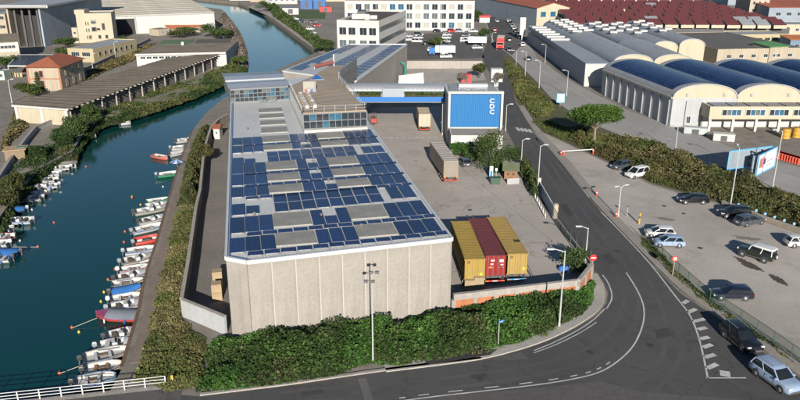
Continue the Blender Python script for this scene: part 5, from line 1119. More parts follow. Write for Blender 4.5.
def car(name, label, style, col, front, rear, group=None, roofcol=None, size=None, spare=False, rack=False):
    s = STY[style]; L, W = s['L'], s['W']; pm = PAINT[col]; rm = PAINT[roofcol] if roofcol else pm; key = (style,col,roofcol)
    if key not in CARM:
        hwk = W/2/.9 if style != 'jeep' else 1.0; hwk = W/2/max(b[3] for b in s['body']); ms = {}
        b = MB(); b.loft([ring_x(t*L,h*hwk,z0,z1) for t,z0,z1,h in s['body']][::-1]); ms['body'] = (b.mesh('body',pm,42,fix=True),)
        c = MB(); c.loft([ring_z(z,x0*L,x1*L,h*hwk*.98) for z,x0,x1,h in s['cab']]); ms['windows'] = (c.mesh('windows',car_glass,40,fix=True),)
        z, x0, x1, h = s['cab'][-1]; z2, y0, y1, h2 = s['cab'][-2]
        r = MB(); r.loft([ring_z(z2+.015,y0*L-.02,y1*L+.02,h2*hwk+.02), ring_z(z+.02,x0*L,x1*L,h*hwk*1.0), ring_z(z+.05,x0*L+.15,x1*L-.15,h*hwk*.8)]); ms['roof'] = (r.mesh('roof',rm,50,fix=True),)
        pl = MB(); zb, bx0, bx1, bh = s['cab'][0]; zt, tx0, tx1, th = s['cab'][-2]
        for sy in (-1,1):
            for f0, f1 in (((bx1-.02)*L,(tx1-.01)*L),((bx0+.02)*L,(tx0+.02)*L),((bx0*.35+bx1*.65-.12)*L,(tx0*.35+tx1*.65-.12)*L)):
                pl.bar((f0,sy*bh*hwk*.965,zb-.02),(f1,sy*th*hwk*.97,zt+.03),.09,.09)
        ms['pillars'] = (pl.mesh('pillars',rm if style == 'jeep' else pm),)
        wr = s['wr']; w = MB(); w.tube((0,-.11,0),(0,.11,0),wr,n=16); w2 = MB(); w2.tube((0,.10,0),(0,.125,0),wr*.62,wr*.5,n=10); w2.tube((0,-.10,0),(0,-.125,0),wr*.62,wr*.5,n=10)
        ms['wheel'] = (w.mesh('wheel',black_m,40), w2.mesh('rim',rim_m,40))
        q = s['body'][-2]; q0 = s['body'][1]
        hm = MB(); hm.box((0,0,0),(.16,.34,.15)); ms['headlight'] = (hm.mesh('headlight',headl),); tm = MB(); tm.box((0,0,0),(.08,.2,.26)); ms['taillight'] = (tm.mesh('taillight',taill),)
        bm_ = MB(); bm_.box((L*.485,0,.36 if wr < .35 else .5),(.14,W*.62,.14)); ms['grille'] = (bm_.mesh('grille',darkgrey),)
        pp = MB(); pp.box((-L*.5-.012,0,.62),(.02,.5,.12)); ms['number_plate'] = (pp.mesh('number_plate',plate_m),)
        mi = MB(); mi.box((0,0,0),(.12,.2,.14)); ms['mirror'] = (mi.mesh('mirror',pm),)
        ar = MB(); ar.tube((0,-.02,0),(0,.02,0),wr*1.16,n=16); ms['wheel_arch'] = (ar.mesh('wheel_arch',darkgrey),)
        hw0 = W/2; ms['sill'] = []; ms['bumper'] = []
        for sy in (-1,1): sl = MB(); sl.box((.05,sy*(hw0-.03),s['body'][3][1]+.07),(s['wb']-2*wr*1.12,.08,.14)); ms['sill'].append(sl.mesh('sill',darkgrey))
        sl = MB(); sl.box((L*.493,0,s['body'][-2][1]+.08),(.08,W*.74,.16)); ms['bumper'].append(sl.mesh('bumper',darkgrey)); sl = MB(); sl.box((-L*.495,0,s['body'][1][1]+.1),(.08,W*.80,.18)); ms['bumper'].append(sl.mesh('bumper',darkgrey))
        ds = MB(); zt_ = s['body'][3][2]-.05; zb_ = s['body'][3][1]+.16
        for sy in (-1,1):
            for x in (.13*L,-.085*L,-.27*L): ds.box((x,sy*(hw0+.001),(zt_+zb_)/2),(.018,.012,zt_-zb_-.1))
            for x in (-.05*L,-.24*L): ds.box((x,sy*(hw0+.012),zt_-.14),(.16,.03,.035))
        ms['door_seam'] = (ds.mesh('door_seam',black_m),)
        CARM[key] = ms
    ms = CARM[key]; c = (front+rear)/2; d = front-rear; rz = math.atan2(d.y,d.x)
    t = local(thing(name, label, 'car', (c.x,c.y,.018), group, rz)); k = 1.0 if size is None else size; t.scale = (k,k,k)
    for nm in ('body','windows','roof','pillars','grille','number_plate','door_seam'): link(nm, ms[nm][0], t)
    for nm in ('sill','bumper'): [link(nm, q_, t) for q_ in ms[nm]]
    wr = s['wr']; hx = s['wb']/2
    for sx in (-1,1):
        for sy in (-1,1):
            link('wheel_arch', ms['wheel_arch'][0], t, (hx*sx+.05,sy*(W/2-.005),wr)); o = link('wheel', ms['wheel'][0], t, (hx*sx+.05,sy*(W/2-.09),wr)); link('rim', ms['wheel'][1], o)
    zf = s['body'][-3][2]-.1; zr = s['body'][1][2]-.18; hwk = W/2/max(b[3] for b in s['body'])
    for sy in (-1,1):
        link('headlight', ms['headlight'][0], t, (L*.468,sy*s['body'][-3][3]*hwk*.78,zf)); link('taillight', ms['taillight'][0], t, (-L*.482,sy*s['body'][1][3]*hwk*.86,zr)); link('mirror', ms['mirror'][0], t, (s['cab'][0][2]*L-.25,sy*(s['cab'][0][3]*hwk+.1),s['cab'][0][0]+.06))
    if spare: m = MB(); m.tube((-L*.5-.24,0,.98),(-L*.5-.02,0,.98),.38,n=16); m.build('spare_wheel', black_m, t, 40); m = MB(); m.tube((-L*.5-.26,0,.98),(-L*.5-.23,0,.98),.24,n=14); m.build('spare_cover', PAINT['white'], t)
    if rack:
        m = MB(); z = s['cab'][-1][0]+.09
        for sy in (-1,1): m.bar((s['cab'][-1][1]*L+.1,sy*s['cab'][-1][3]*hwk*.85,z),(s['cab'][-1][2]*L-.1,sy*s['cab'][-1][3]*hwk*.85,z),.05)
        m.build('roof_rail', steel, t)
    return t
car('parked_car', 'dark blue grey hatchback parked near the scrub beside a white van', 'hatch', 'grey', P(612,170), P(630,166.5))
car('parked_car', 'small white people carrier parked next to the blue grey hatchback', 'mpv', 'white', P(627.5,178.5), P(645.5,175))
car('parked_car', 'black saloon parked alone against the scrub bank', 'estate', 'black', P(682,203), P(703,203))
car('parked_car', 'black off-roader parked beside the dark estate below the scrub', 'suv', 'black', P(721,217), P(745,216.5))
car('parked_car', 'dark grey estate car parked beside the black off-roader', 'estate', 'grey', P(761,222), P(737,226))
car('parked_car', 'white car at the lot edge past the lamp post, beside the bank wall', 'hatch', 'white', P(811,246), P(789,246))
car('jeep', 'dark green boxy off-roader with white roof and spare wheel', 'jeep', 'darkgreen', P(741.5,254), P(770.5,263), roofcol='white', spare=True)
car('parked_car', 'white hatchback parked at the fence beside a silver one', 'hatch', 'white', P(648,236), P(671,237))
car('parked_car', 'silver blue people carrier parked at the green fence', 'hatch', 'paleblue', P(656,245.5), P(680,246))
car('parked_car', 'glossy navy estate parked by the green fence across from the jeep', 'estate', 'navy', P(712,297.5), P(749,298))
car('parked_car', 'large black off-roader parked on the road beside the white hatching', 'suv', 'black', P(753.5,354.5), P(727,333), rack=True, size=1.06)
car('parked_car', 'pale blue silver off-roader parked on the road behind the black one', 'suv', 'paleblue', P(794,396), P(757,370), rack=True, size=1.06)
car('parked_car', 'dark silver hatchback parked in front of the grey trailer by the trees', 'hatch', 'grey', P(459,161), P(469,169))
# far lot and avenue: one could count them
fl = [(409,37.5,'silver'),(407,41,'white'),(419,36,'grey'),(418,39,'silver'),(417,42.5,'white'),(428,44.5,'black'),(447,36,'silver'),(446,39,'white'),(445.5,42.5,'silver'),(446.5,46.5,'navy'),(466,36,'grey'),(465.5,39,'silver'),(465,42,'white'),(452,32.5,'red'),(438,32.5,'navy'),(473,32.5,'white'),(460,32.5,'silver'),(433,51,'white'),(446,58,'white'),(477,49,'white'),(399,37,'navy'),(395,41,'silver'),(398,33,'red')]
for i, (x, y, c) in enumerate(fl):
    p = P(x,y); dx = Vector((1.9,.3 if i % 2 else -.4,0)) if i % 3 else Vector((2,.1,0))
    sty = random.choice(['hatch','estate','mpv']); car('parked_car', {'silver':'silver car in the far car park below the white offices','white':'white car in the far car park below the white offices','grey':'grey car in the far car park below the white offices','black':'black car in the far car park below the white offices','navy':'dark blue car in the far car park below the white offices','red':'red car in the far car park below the white offices'}[c].replace('car in', {'hatch':'hatchback in','estate':'estate car in','mpv':'people carrier in'}[sty]), sty, c, p+dx, p-dx, 'cars in the far car park')
fl2 = [(295,20,'white'),(302,22.5,'navy'),(313,23,'grey'),(310,30,'white'),(317,26.5,'red'),(306,33,'paleblue'),(312,34,'silver')]
for x, y, c in fl2:
    p = P(x,y); car('parked_car', {'white':'white','navy':'dark blue','grey':'grey','red':'red','paleblue':'pale blue','silver':'silver'}[c]+' car parked by the hedge across the canal', 'hatch', c, p+V2(2,.4), p-V2(2,.4), 'cars across the canal')
av = [(509,41,'black',1),(502,45,'silver',0),(522.5,46,'white',1),(509,51,'grey',0),(528,60.5,'navy',1),(491,14,'grey',1),(484,11,'white',0),(497,22,'silver',0),(494.5,31,'red',1),(487,6,'black',1)]
for x, y, c, dr in av:
    p = P(x,y); d = (P(504,40)-P(484,5)).normalized()*2.1*(1 if dr else -1) if y < 55 else (P(540,70)-P(520,50)).normalized()*2.1
    car('moving_car', {'black':'black','silver':'silver','white':'white','grey':'grey','navy':'dark blue','red':'red'}[c]+' car driving on the avenue past the junction', 'estate', c, p-d, p+d, 'cars on the avenue')
pk = [('white',0),('black',0),('grey',0),('silver',0),('navy',0),('white',0),('black',0),('silver',0),('white',0),('grey',0),('navy',0),('black',0)]
for i, (c, _) in enumerate(pk):
    a = P(501.5,12).lerp(P(520.5,38.5),i/11); d = (P(520,38)-P(501,12)).normalized()*1.9
    car('roadside_car', {'white':'white','black':'black','grey':'grey','silver':'silver','navy':'dark blue'}[c]+' car parked in the kerb row along the avenue', 'hatch', c, a+d, a-d, 'cars parked along the avenue')
# ---------------------------------------------------------------- lorries and containers
def corr_box(mb, x0, x1, y0, y1, z0, z1, step=.42, dep=.045, mi=0):
    """corrugated container: long sides ribbed"""
    n = int((x1-x0)/step); st = (x1-x0)/n
    for sy, yy in ((-1,y0),(1,y1)):
        pts = []
        for i in range(n):
            x = x0+i*st; pts += [(x,yy),(x+st*.35,yy),(x+st*.5,yy-sy*dep),(x+st*.85,yy-sy*dep)]
        pts.append((x1,yy)); m = len(pts); vs = [(x,y,z0) for x,y in pts]+[(x,y,z1) for x,y in pts]
        fs = [(i,i+1,m+i+1,m+i) if sy < 0 else (i+1,i,m+i,m+i+1) for i in range(m-1)]; mb.add(vs, fs, mi)
    mb.box(((x0+x1)/2,(y0+y1)/2,(z0+z1)/2),(x1-x0-.04,y1-y0-.24,z1-z0-.04),mi=mi)
    t_ = .1
    for z in (z0+.06,z1-.06):
        for y in (y0+.05,y1-.05): mb.bar((x0,y,z),(x1,y,z),t_,.12,mi)
    n2 = int((x1-x0)/.5)
    for i in range(n2): mb.box((x0+(i+.5)*(x1-x0)/n2,(y0+y1)/2,z1-.01),(.28,y1-y0-.2,.016),mi=mi)
cyel = mat('cont_yellow', (.31,.21,.04), .6, .16, .8, streak=.25); cyel2 = mat('cont_ochre', (.32,.215,.055), .6, .14, .8, streak=.2); cmar = mat('cont_maroon', (.12,.024,.026), .6, .3, .6, streak=.2); cmar_e = mat('cont_maroon_end', (.22,.014,.014), .5, .15)
bump_b = mat('bumper_blue', (.04,.28,.5), .5, .1); orange_m = mat('orange_mark', (.6,.16,.02), .6, .1)
def container_truck(label, clabel, fl_, fr_, bl_, br_, cm, em, rear):
    """container on a skeletal trailer; rear doors face the camera"""
    f = (fl_+fr_)/2; b_ = (bl_+br_)/2; d = (b_-f); d.z = 0; rz = math.atan2(d.y,d.x); o = V2(f.x,f.y)
    t = local(thing('trailer', label, 'trailer', (o.x,o.y,.006), 'container trailers in the yard', rz)); L_, W_ = 12.19, 2.44
    m = MB(); [m.bar((.1,y,1.05),(L_-.1,y,1.05),.16,.3) for y in (-.45,.45)]; [m.box((x,0,1.1),(.14,2.3,.16)) for x in (.3,4,8,11.8)]; m.build('chassis', darkgrey, t)
    wm_ = MB(); wm_.tube((0,-.18,0),(0,.18,0),.5,n=16); wm2 = wm_.mesh('wheel', black_m, 40); hub = MB(); hub.tube((0,-.2,0),(0,.2,0),.22,n=10); hm = hub.mesh('hub', rim_m)
    for x in (1.2,2.5,3.8):
        for y in (-1.02,1.02): w_ = link('wheel', wm2, t, (x,y,.5)); link('hub', hm, w_)
    m = MB(); [m.bar((9.6,y,.1),(9.6,y,.95),.12) for y in (-.7,.7)]; [m.box((9.6,y,.05),(.3,.3,.1)) for y in (-.7,.7)]; m.build('landing_leg', steel, t)
    m = MB(); m.box((-.05,0,.62),(.12,2.3,.16)); m.build('bumper', rear, t)
    for y in (-.95,.95): m = MB(); m.box((-.12,y,.62),(.05,.36,.12)); m.build('tail_lamp', orange_m, t)
    m = MB(); m.box((-.125,0,.62),(.03,.6,.1)); m.build('reflector', PAINT['white'], t)
    c = local(thing('shipping_container', clabel, 'container', (o.x,o.y,1.21), 'containers on trailers in the yard', rz)); m = MB(); corr_box(m,0.03,L_,-W_/2,W_/2,.02,2.62); m.build('body', cm, c)
    for y in (-.6,.6): m = MB(); m.box((-.005,y,1.32),(.05,1.14,2.45)); dd = m.build('door', em, c); k = MB(); [k.tube((-.06,y+q,.12),(-.06,y+q,2.52),.025,n=6) for q in (-.32,.28)]; [k.box((-.06,y+q,1.1),(.05,.22,.06)) for q in (-.25,.2)]; k.build('lock_bar', steel, dd)
    m = MB(); [m.box((x,y,z),(.18,.17,.14)) for x in (.03,L_-.05) for y in (-1.16,1.16) for z in (.08,2.56)]; m.build('corner_casting', em, c)
    if cm is cmar:
        for y, z, s in ((.35,2.0,(.04,.42,.2)),(.45,1.55,(.04,.3,.16)),(-.7,1.95,(.04,.5,.34)),(-.75,1.45,(.04,.36,.14))): m = MB(); m.box((-.04,y,z),s); m.build('decal', PAINT['white'], c)
        m = MB(); m.box((-.04,.55,1.15),(.04,.36,.22)); m.build('decal', orange_m, c)
    else:
        m = MB(); m.box((-.04,.75,2.25),(.04,.34,.3)); m.build('decal', mat('decal_brown', (.14,.08,.03), .6, .2), c); m = MB(); m.box((-.04,-.75,.75),(.04,.26,.3)); m.build('decal', mat('decal_lime', (.45,.55,.03), .6, .1), c)
CT = 3.85
container_truck('container trailer carrying the yellow box next to the warehouse', 'yellow corrugated container next to the warehouse gable', P(466,259,CT), P(484.5,259,CT), P(451,220,CT), P(468.5,219,CT), cyel, cyel, cred)
container_truck('middle container trailer carrying the maroon box', 'faded maroon container between two yellow ones', P(487,255.5,CT), P(505,255,CT), P(468.5,218,CT), P(486.5,218,CT), cmar, cmar_e, cred)
container_truck('container trailer with pale blue bumper carrying the ochre box', 'ochre yellow container on the open side of the maroon one', P(509,254,CT), P(527,253.5,CT), P(487,216,CT), P(504,216,CT), cyel2, cyel2, bump_b)
for i, (px, py, z, lb) in enumerate(((469,289.5,0,'big wooden packing crate behind the yellow container trailer'),(478.5,289,.3,'higher wooden packing crate beside the maroon container trailer'))):
    t = thing('packing_crate', lb, 'crate', tuple(P(px,py)), 'packing crates behind the trailers'); p = P(px,py); m = MB(); m.box((p.x,p.y,.75+z/2),(1.12,1.1,1.3+z)); m.build('box', cr_m, t)
    m = MB(); m.box((p.x,p.y,.05),(1.14,1.12,.1)); m.build('pallet', mat('crate_slat', (.34,.24,.13)), t)
    for q in (-.5,0,.5): m = MB(); m.box((p.x+q,p.y-.57,.75+z/2),(.09,.03,1.3+z)); m.build('batten', mat('crate_slat', (.34,.24,.13)), t)
def box_trailer(name, label, rear, front_dir, L_, W_, H_, bm_, tm_, loc_group=None, cab=None):
    d = front_dir; rz = math.atan2(d.y,d.x); t = local(thing(name, label, 'lorry', (rear.x,rear.y,.01), loc_group, rz)); z0 = 1.15
    m = MB(); m.box((L_/2,0,(z0+H_)/2),(L_,W_,H_-z0)); m.build('box_body', bm_, t)
    m = MB(); m.box((L_/2,0,H_+.03),(L_-.1,W_-.1,.06)); [m.box(((i+.5)*L_/9,0,H_+.07),(.08,W_-.1,.05)) for i in range(9)]; m.build('box_roof', tm_, t)
    m = MB(); m.box((L_/2,0,z0-.12),(L_-.2,1.1,.22)); m.build('chassis', darkgrey, t)
    m = MB(); m.box((-.02,0,(z0+H_)/2),(.05,W_-.16,H_-z0-.2)); m.build('rear_door', bm_, t); m = MB(); [m.bar((-.05,y,z0+.1),(-.05,y,H_-.1),.05) for y in (-.5,0,.5)]; m.build('lock_bar', steel, t)
    for x in ((1.4,2.7,4.0) if L_ > 9 else (1.5,)):
        for y in (-W_/2+.2,W_/2-.2): m = MB(); m.tube((x,y-.17,.5),(x,y+.17,.5),.5,n=14); w_ = m.build('wheel', black_m, t, 40); k = MB(); k.tube((x,y-.19,.5),(x,y+.19,.5),.22,n=8); k.build('hub', rim_m, w_)
    for y in (-W_/2+.25,W_/2-.25): m = MB(); m.box((-.06,y,z0+.05),(.06,.3,.4)); m.build('tail_lamp', orange_m, t)
    m = MB(); m.box((-.03,0,.6),(.1,W_-.1,.18)); m.build('bumper', mat('red_bump', (.4,.03,.02), .5, .1), t)
    if cab:
        m = MB(); prof = [(L_+.15,0.5),(L_+2.1,.5),(L_+2.2,1.4),(L_+1.85,2.75),(L_+.15,2.9)]; hw = W_/2-.05
        m.add([(x,-hw,z) for x,z in prof]+[(x,hw,z) for x,z in prof], [(0,1,2,3,4)[::1],(9,8,7,6,5)]+[(i,i+5,(i+1)%5+5,(i+1)%5) for i in range(5)]); m.build('cab', cab, t, fix=True)
        m = MB(); m.box((L_+2.08,0,2.05),(.1,W_-.4,.85)); m.build('windscreen', car_glass, t)
        for y in (-hw+.15,hw-.15): m = MB(); m.tube((L_+1.2,y-.16,.5),(L_+1.2,y+.16,.5),.5,n=14); m.build('wheel', black_m, t, 40); m = MB(); m.box((L_+2.2,y,.9),(.08,.3,.2)); m.build('headlight', headl, t)
    return t
tr_m = mat('trailer_tarp', (.22,.19,.155), .75, .14, .6, streak=.15); tr_t = mat('trailer_top', (.34,.31,.27), .7, .12, .6)
rr_ = (P(445,161.5,3.9)+P(457.5,161,3.9))/2; ff_ = (P(430.5,143,3.9)+P(443,141,3.9))/2; dd_ = ff_-rr_; dd_.z = 0
box_trailer('curtain_trailer', 'brown grey curtain sided trailer standing in the yard', V2(rr_.x,rr_.y), dd_, 12.6, 2.5, 3.85, tr_m, tr_t)
m = None; g0 = P(424.5,132); box_trailer('box_lorry', 'cream box lorry passing under the office bridge', V2(g0.x,g0.y), Vector((-.03,1,0)), 9.5, 2.5, 3.8, cream_m, mat('lorry_top', (.35,.30,.23), .7, .1), None, cred)
rt = P(498,46); dr_ = (P(497,59)-P(501,45)); dr_.z = 0; g1 = P(501,45.5); box_trailer('red_lorry', 'red lorry with grey top coming down the avenue', V2(g1.x,g1.y), dr_, 9.0, 2.8, 3.9, cred, tr_t, None, mat('cab_red', (.45,.03,.03), .4, .1))
w0 = P(455,55.5); box_trailer('white_van_lorry', 'white box lorry with blue cab in the far car park', V2(w0.x,w0.y), Vector((-1,.05,0)), 7.0, 2.5, 3.4, PAINT['white'], PAINT['white'], None, blue_band)
w0 = P(481,45.5); box_trailer('white_box_trailer', 'white box trailer at the edge of the far car park', V2(w0.x+2,w0.y), Vector((-1,.1,0)), 7.0, 2.5, 3.3, PAINT['white'], PAINT['white'])
# red forklift under the terrace
p = P(374,123); t = thing('forklift', 'red forklift beside the warehouse near the gate bridge', 'forklift', tuple(p)); m = MB(); m.box(p+Vector((0,0,.75)),(1.2,2.0,.9)); m.build('body', cred, t); m = MB(); [m.bar(p+Vector((x,y,1.1)), p+Vector((x*.9,y*.8,2.2)), .08) for x in (-.5,.5) for y in (-.7,.7)]; m.box(p+Vector((0,0,2.22)),(1.1,1.3,.06)); m.build('cage', darkgrey, t)
m = MB(); [m.tube(p+Vector((x-.1,y,.32)), p+Vector((x+.1,y,.32)), .32, n=10) for x in (-.55,.55) for y in (-.65,.65)]; tag(m.build('wheels', black_m, t), kind='stuff'); m = MB(); [m.bar(p+Vector((x,-1.1,.1)), p+Vector((x,-1.1,2.6)), .1) for x in (-.3,.3)]; m.box(p+Vector((0,-1.6,.15)),(.6,1.0,.06)); m.build('mast', darkgrey, t)
# ================================================================ BOATS
BC = {k: paint('hull_'+k, c, .35) for k, c in dict(white=(.52,.52,.52), cream=(.42,.40,.34), red=(.42,.06,.045), pink=(.5,.13,.10), green=(.05,.26,.15), blue=(.02,.09,.30), grey=(.22,.25,.27), purple=(.28,.05,.12), navy=(.02,.03,.07), paleblue=(.22,.32,.46), dark=(.05,.05,.055)).items()}
deckin = mat('boat_inner', (.42,.42,.40), .7, .2, 2); seat_m = mat('boat_seat', (.14,.10,.07), .7, .3, 2); wood_m = mat('boat_wood', (.26,.14,.06), .6, .25, 2)
cover_m = {'blue': mat('cover_blue', (.03,.15,.42), .8, .2, 2), 'grey': mat('cover_grey', (.19,.21,.24), .8, .25, 2), 'white': mat('cover_white', (.46,.46,.45), .8, .15, 2)}
BM = {}
def hull_rings(L_, W_, inner=False):
    prof = [(0,.86,.0),(.12,.93,.0),(.35,1.0,.0),(.55,.98,.02),(.72,.84,.06),(.86,.56,.12),(.95,.27,.17),(1.0,.04,.20)]; out_ = []
    for t, w, zr in prof:
        x = -L_/2+L_*t; hw = W_/2*w; zt = .62+zr
        if not inner: out_.append([(x,hw,zt),(x,hw*.93,.30),(x*1.0-(.10*t*L_*.4 if t > .8 else 0),hw*.60,-.02),(x-(.12*t*L_*.5 if t > .8 else 0),0,-.16+.3*max(0,t-.75)),(x-(.10*t*L_*.4 if t > .8 else 0),-hw*.60,-.02),(x,-hw*.93,.30),(x,-hw,zt)])
        else: out_.append([(x,hw*.84,zt-.01),(x,hw*.80,.24),(x,-hw*.80,.24),(x,-hw*.84,zt-.01)])
    return out_
def boat(label, stern, bow, W_, hull, style='open', acc=None, motor=True, group='small boats along the quay', top=None):
    d = bow-stern; L_ = min(max(d.length*random.uniform(.93,1.03),2.6),7.2); rz = math.atan2(d.y,d.x)+random.uniform(-.07,.07); c = (stern+bow)/2
    W_ *= 1.15; t = local(thing('moored_boat', label, 'boat', (c.x,c.y,WZ+.02), group, rz)); key = (round(L_,1),round(W_,1),hull)
    if key not in BM:
        Lq, Wq = key[0], key[1]; h = MB(); rg = hull_rings(Lq,Wq); n = 7; h.loft(rg, closed=False); h.add(rg[0], [tuple(range(7))])
        g = MB()
        ins = hull_rings(Lq,Wq,True)
        for a, b_, i0, i1 in zip(rg[:-1],rg[1:],ins[:-1],ins[1:]):
            for k, kk in ((0,0),(6,3)): g.add([a[k],b_[k],i1[kk],i0[kk]], [(0,1,2,3)])
        g.add([rg[0][0],rg[0][6],ins[0][3],ins[0][0]], [(0,1,2,3)])
        f = MB(); f.loft(ins, closed=False, cap=False); f.add(ins[0], [(0,1,2,3)])
        st = MB()
        for k in (0,6):
            for a, b_ in zip(rg[:-1],rg[1:]): st.bar(Vector(a[k])-Vector((0,0,.06)), Vector(b_[k])-Vector((0,0,.06)), .07, .09)
        BM[key] = (h.mesh('hull',BC[hull],50,fix=True), g.mesh('gunwale',BC[hull],fix=True), f.mesh('cockpit',deckin,fix=True), st)
    hm, gm_, fm_, st = BM[key]; link('hull',hm,t); link('gunwale',gm_,t); link('cockpit',fm_,t)
    st.build('rub_rail', BC[acc] if acc else darkgrey, t)
    if style in ('open','wood'):
        for x in (-.22,.08): m = MB(); m.box((L_*x,0,.44),(.28,W_*.80,.06)); m.build('thwart', wood_m if style == 'wood' else BC['white'], t)
        m = MB(); m.box((-L_*.1,W_*.12,.36),(L_*.25,.3,.2)); m.build('gear', seat_m, t)
    if style in ('deck','console','cuddy'):
        m = MB(); rg = hull_rings(L_,W_); pts = [r for r in rg if r[0][0] > L_*.08]; m.add([p for r in pts for p in (Vector(r[0])+Vector((0,0,.02)), Vector((r[0][0],0,r[0][2]+.12)), Vector(r[6])+Vector((0,0,.02)))], [f for i in range(len(pts)-1) for f in ((3*i,3*i+3,3*i+4,3*i+1),(3*i+1,3*i+4,3*i+5,3*i+2))]); m.build('foredeck', BC[hull] if acc is None else BC['white'] if hull != 'cream' else BC['cream'], t, 40, fix=True)
        m = MB(); m.box((-L_*.02,0,.52),(.5,W_*.36,.6)); m.build('console', BC['white'], t); m = MB(); m.add([(L_*.02+.1,-W_*.25,.78),(L_*.02+.1,W_*.25,.78),(L_*.02-.12,W_*.22,1.12),(L_*.02-.12,-W_*.22,1.12)], [(0,1,2,3)]); m.build('windscreen', car_glass, t)
        m = MB(); m.box((-L_*.24,0,.42),(.45,W_*.7,.34)); m.build('seat', seat_m if style == 'console' else cover_m['white'], t)
    if style == 'cuddy':
        m = MB(); m.loft([[(x,hw,z),(x,hw*.7,z+h),(x,-hw*.7,z+h),(x,-hw,z)] for x,hw,z,h in ((-L_*.02,W_*.36,.6,.55),(L_*.16,W_*.36,.62,.5),(L_*.33,W_*.2,.7,.12))]); m.build('cabin', BC['white'], t, fix=True); m = MB(); m.box((L_*.05,0,.95),(L_*.1,W_*.66,.16)); m.build('cabin_window', car_glass, t)
    if style == 'cover':
        rg = hull_rings(L_,W_); m = MB(); rows = [[Vector(r[0])*1.0+Vector((0,.03,.0)), Vector((r[0][0],r[0][1]*.5,r[0][2]+.22*(1 if 0 < i < 7 else .3))), Vector((r[0][0],0,r[0][2]+.34*(1 if 0 < i < 7 else .3))), Vector((r[0][0],r[6][1]*.5,r[0][2]+.22*(1 if 0 < i < 7 else .3))), Vector(r[6])+Vector((0,-.03,0))] for i, r in enumerate(rg[:5 if acc == 'purple' else 7])]; m.loft(rows, closed=False); m.build('tarpaulin', cover_m[top or 'blue'], t, 60, fix=True)
    if style == 'cover' and acc == 'purple':
        m = MB(); rg = hull_rings(L_,W_)[4:]; m.add([p for r in rg for p in (Vector(r[0])+Vector((0,0,.02)), Vector((r[0][0],0,r[0][2]+.14)), Vector(r[6])+Vector((0,0,.02)))], [f for i in range(len(rg)-1) for f in ((3*i,3*i+3,3*i+4,3*i+1),(3*i+1,3*i+4,3*i+5,3*i+2))]); m.build('foredeck', BC['purple'], t, 40, fix=True)
    if style == 'rib':
        m = MB(); rg = hull_rings(L_,W_)
        for k in (0,6):
            for a, b_ in zip(rg[:-1],rg[1:]): m.tube(Vector(a[k]), Vector(b_[k]), .24, .24, n=10)
        m.build('inflatable_tube', BC[hull], t, 50)
        m = MB(); m.box((-L_*.1,0,.5),(1.0,.5,.5)); m.build('jockey_seat', darkgrey, t)
    if motor:
        m = MB(); m.loft([[(-L_/2-.28+sx*a,sy*b_,z) for sx, sy in ((-1,-1),(1,-1),(1,1),(-1,1))] for z,a,b_ in ((.55,.16,.14),(.72,.24,.18),(.98,.22,.16),(1.06,.12,.1))]); mo = m.build('outboard_motor', BC[random.choice(['white','grey','dark','dark','grey'])], t, 50, fix=True); m = MB(); m.bar((-L_/2-.3,0,.6),(-L_/2-.36,0,-.15),.14); m.bar((-L_/2-.06,0,.55),(-L_/2-.3,0,.66),.16,.1); m.build('motor_leg', darkgrey, mo)
    m = MB(); m.tube((L_*.2,W_/2*1.0,.62),(L_*.2,W_/2+.06,.18),.09,n=8); m.build('fender', BC['white'], t); m = MB(); m.tube((-L_*.25,W_/2*1.0,.6),(-L_*.25,W_/2+.06,.18),.09,n=8); m.build('fender', BC['blue'], t)
    return t
def bt(l, r, ym, yb=None): return P(l,ym,WZ), P(r,yb if yb else ym-1.0,WZ)
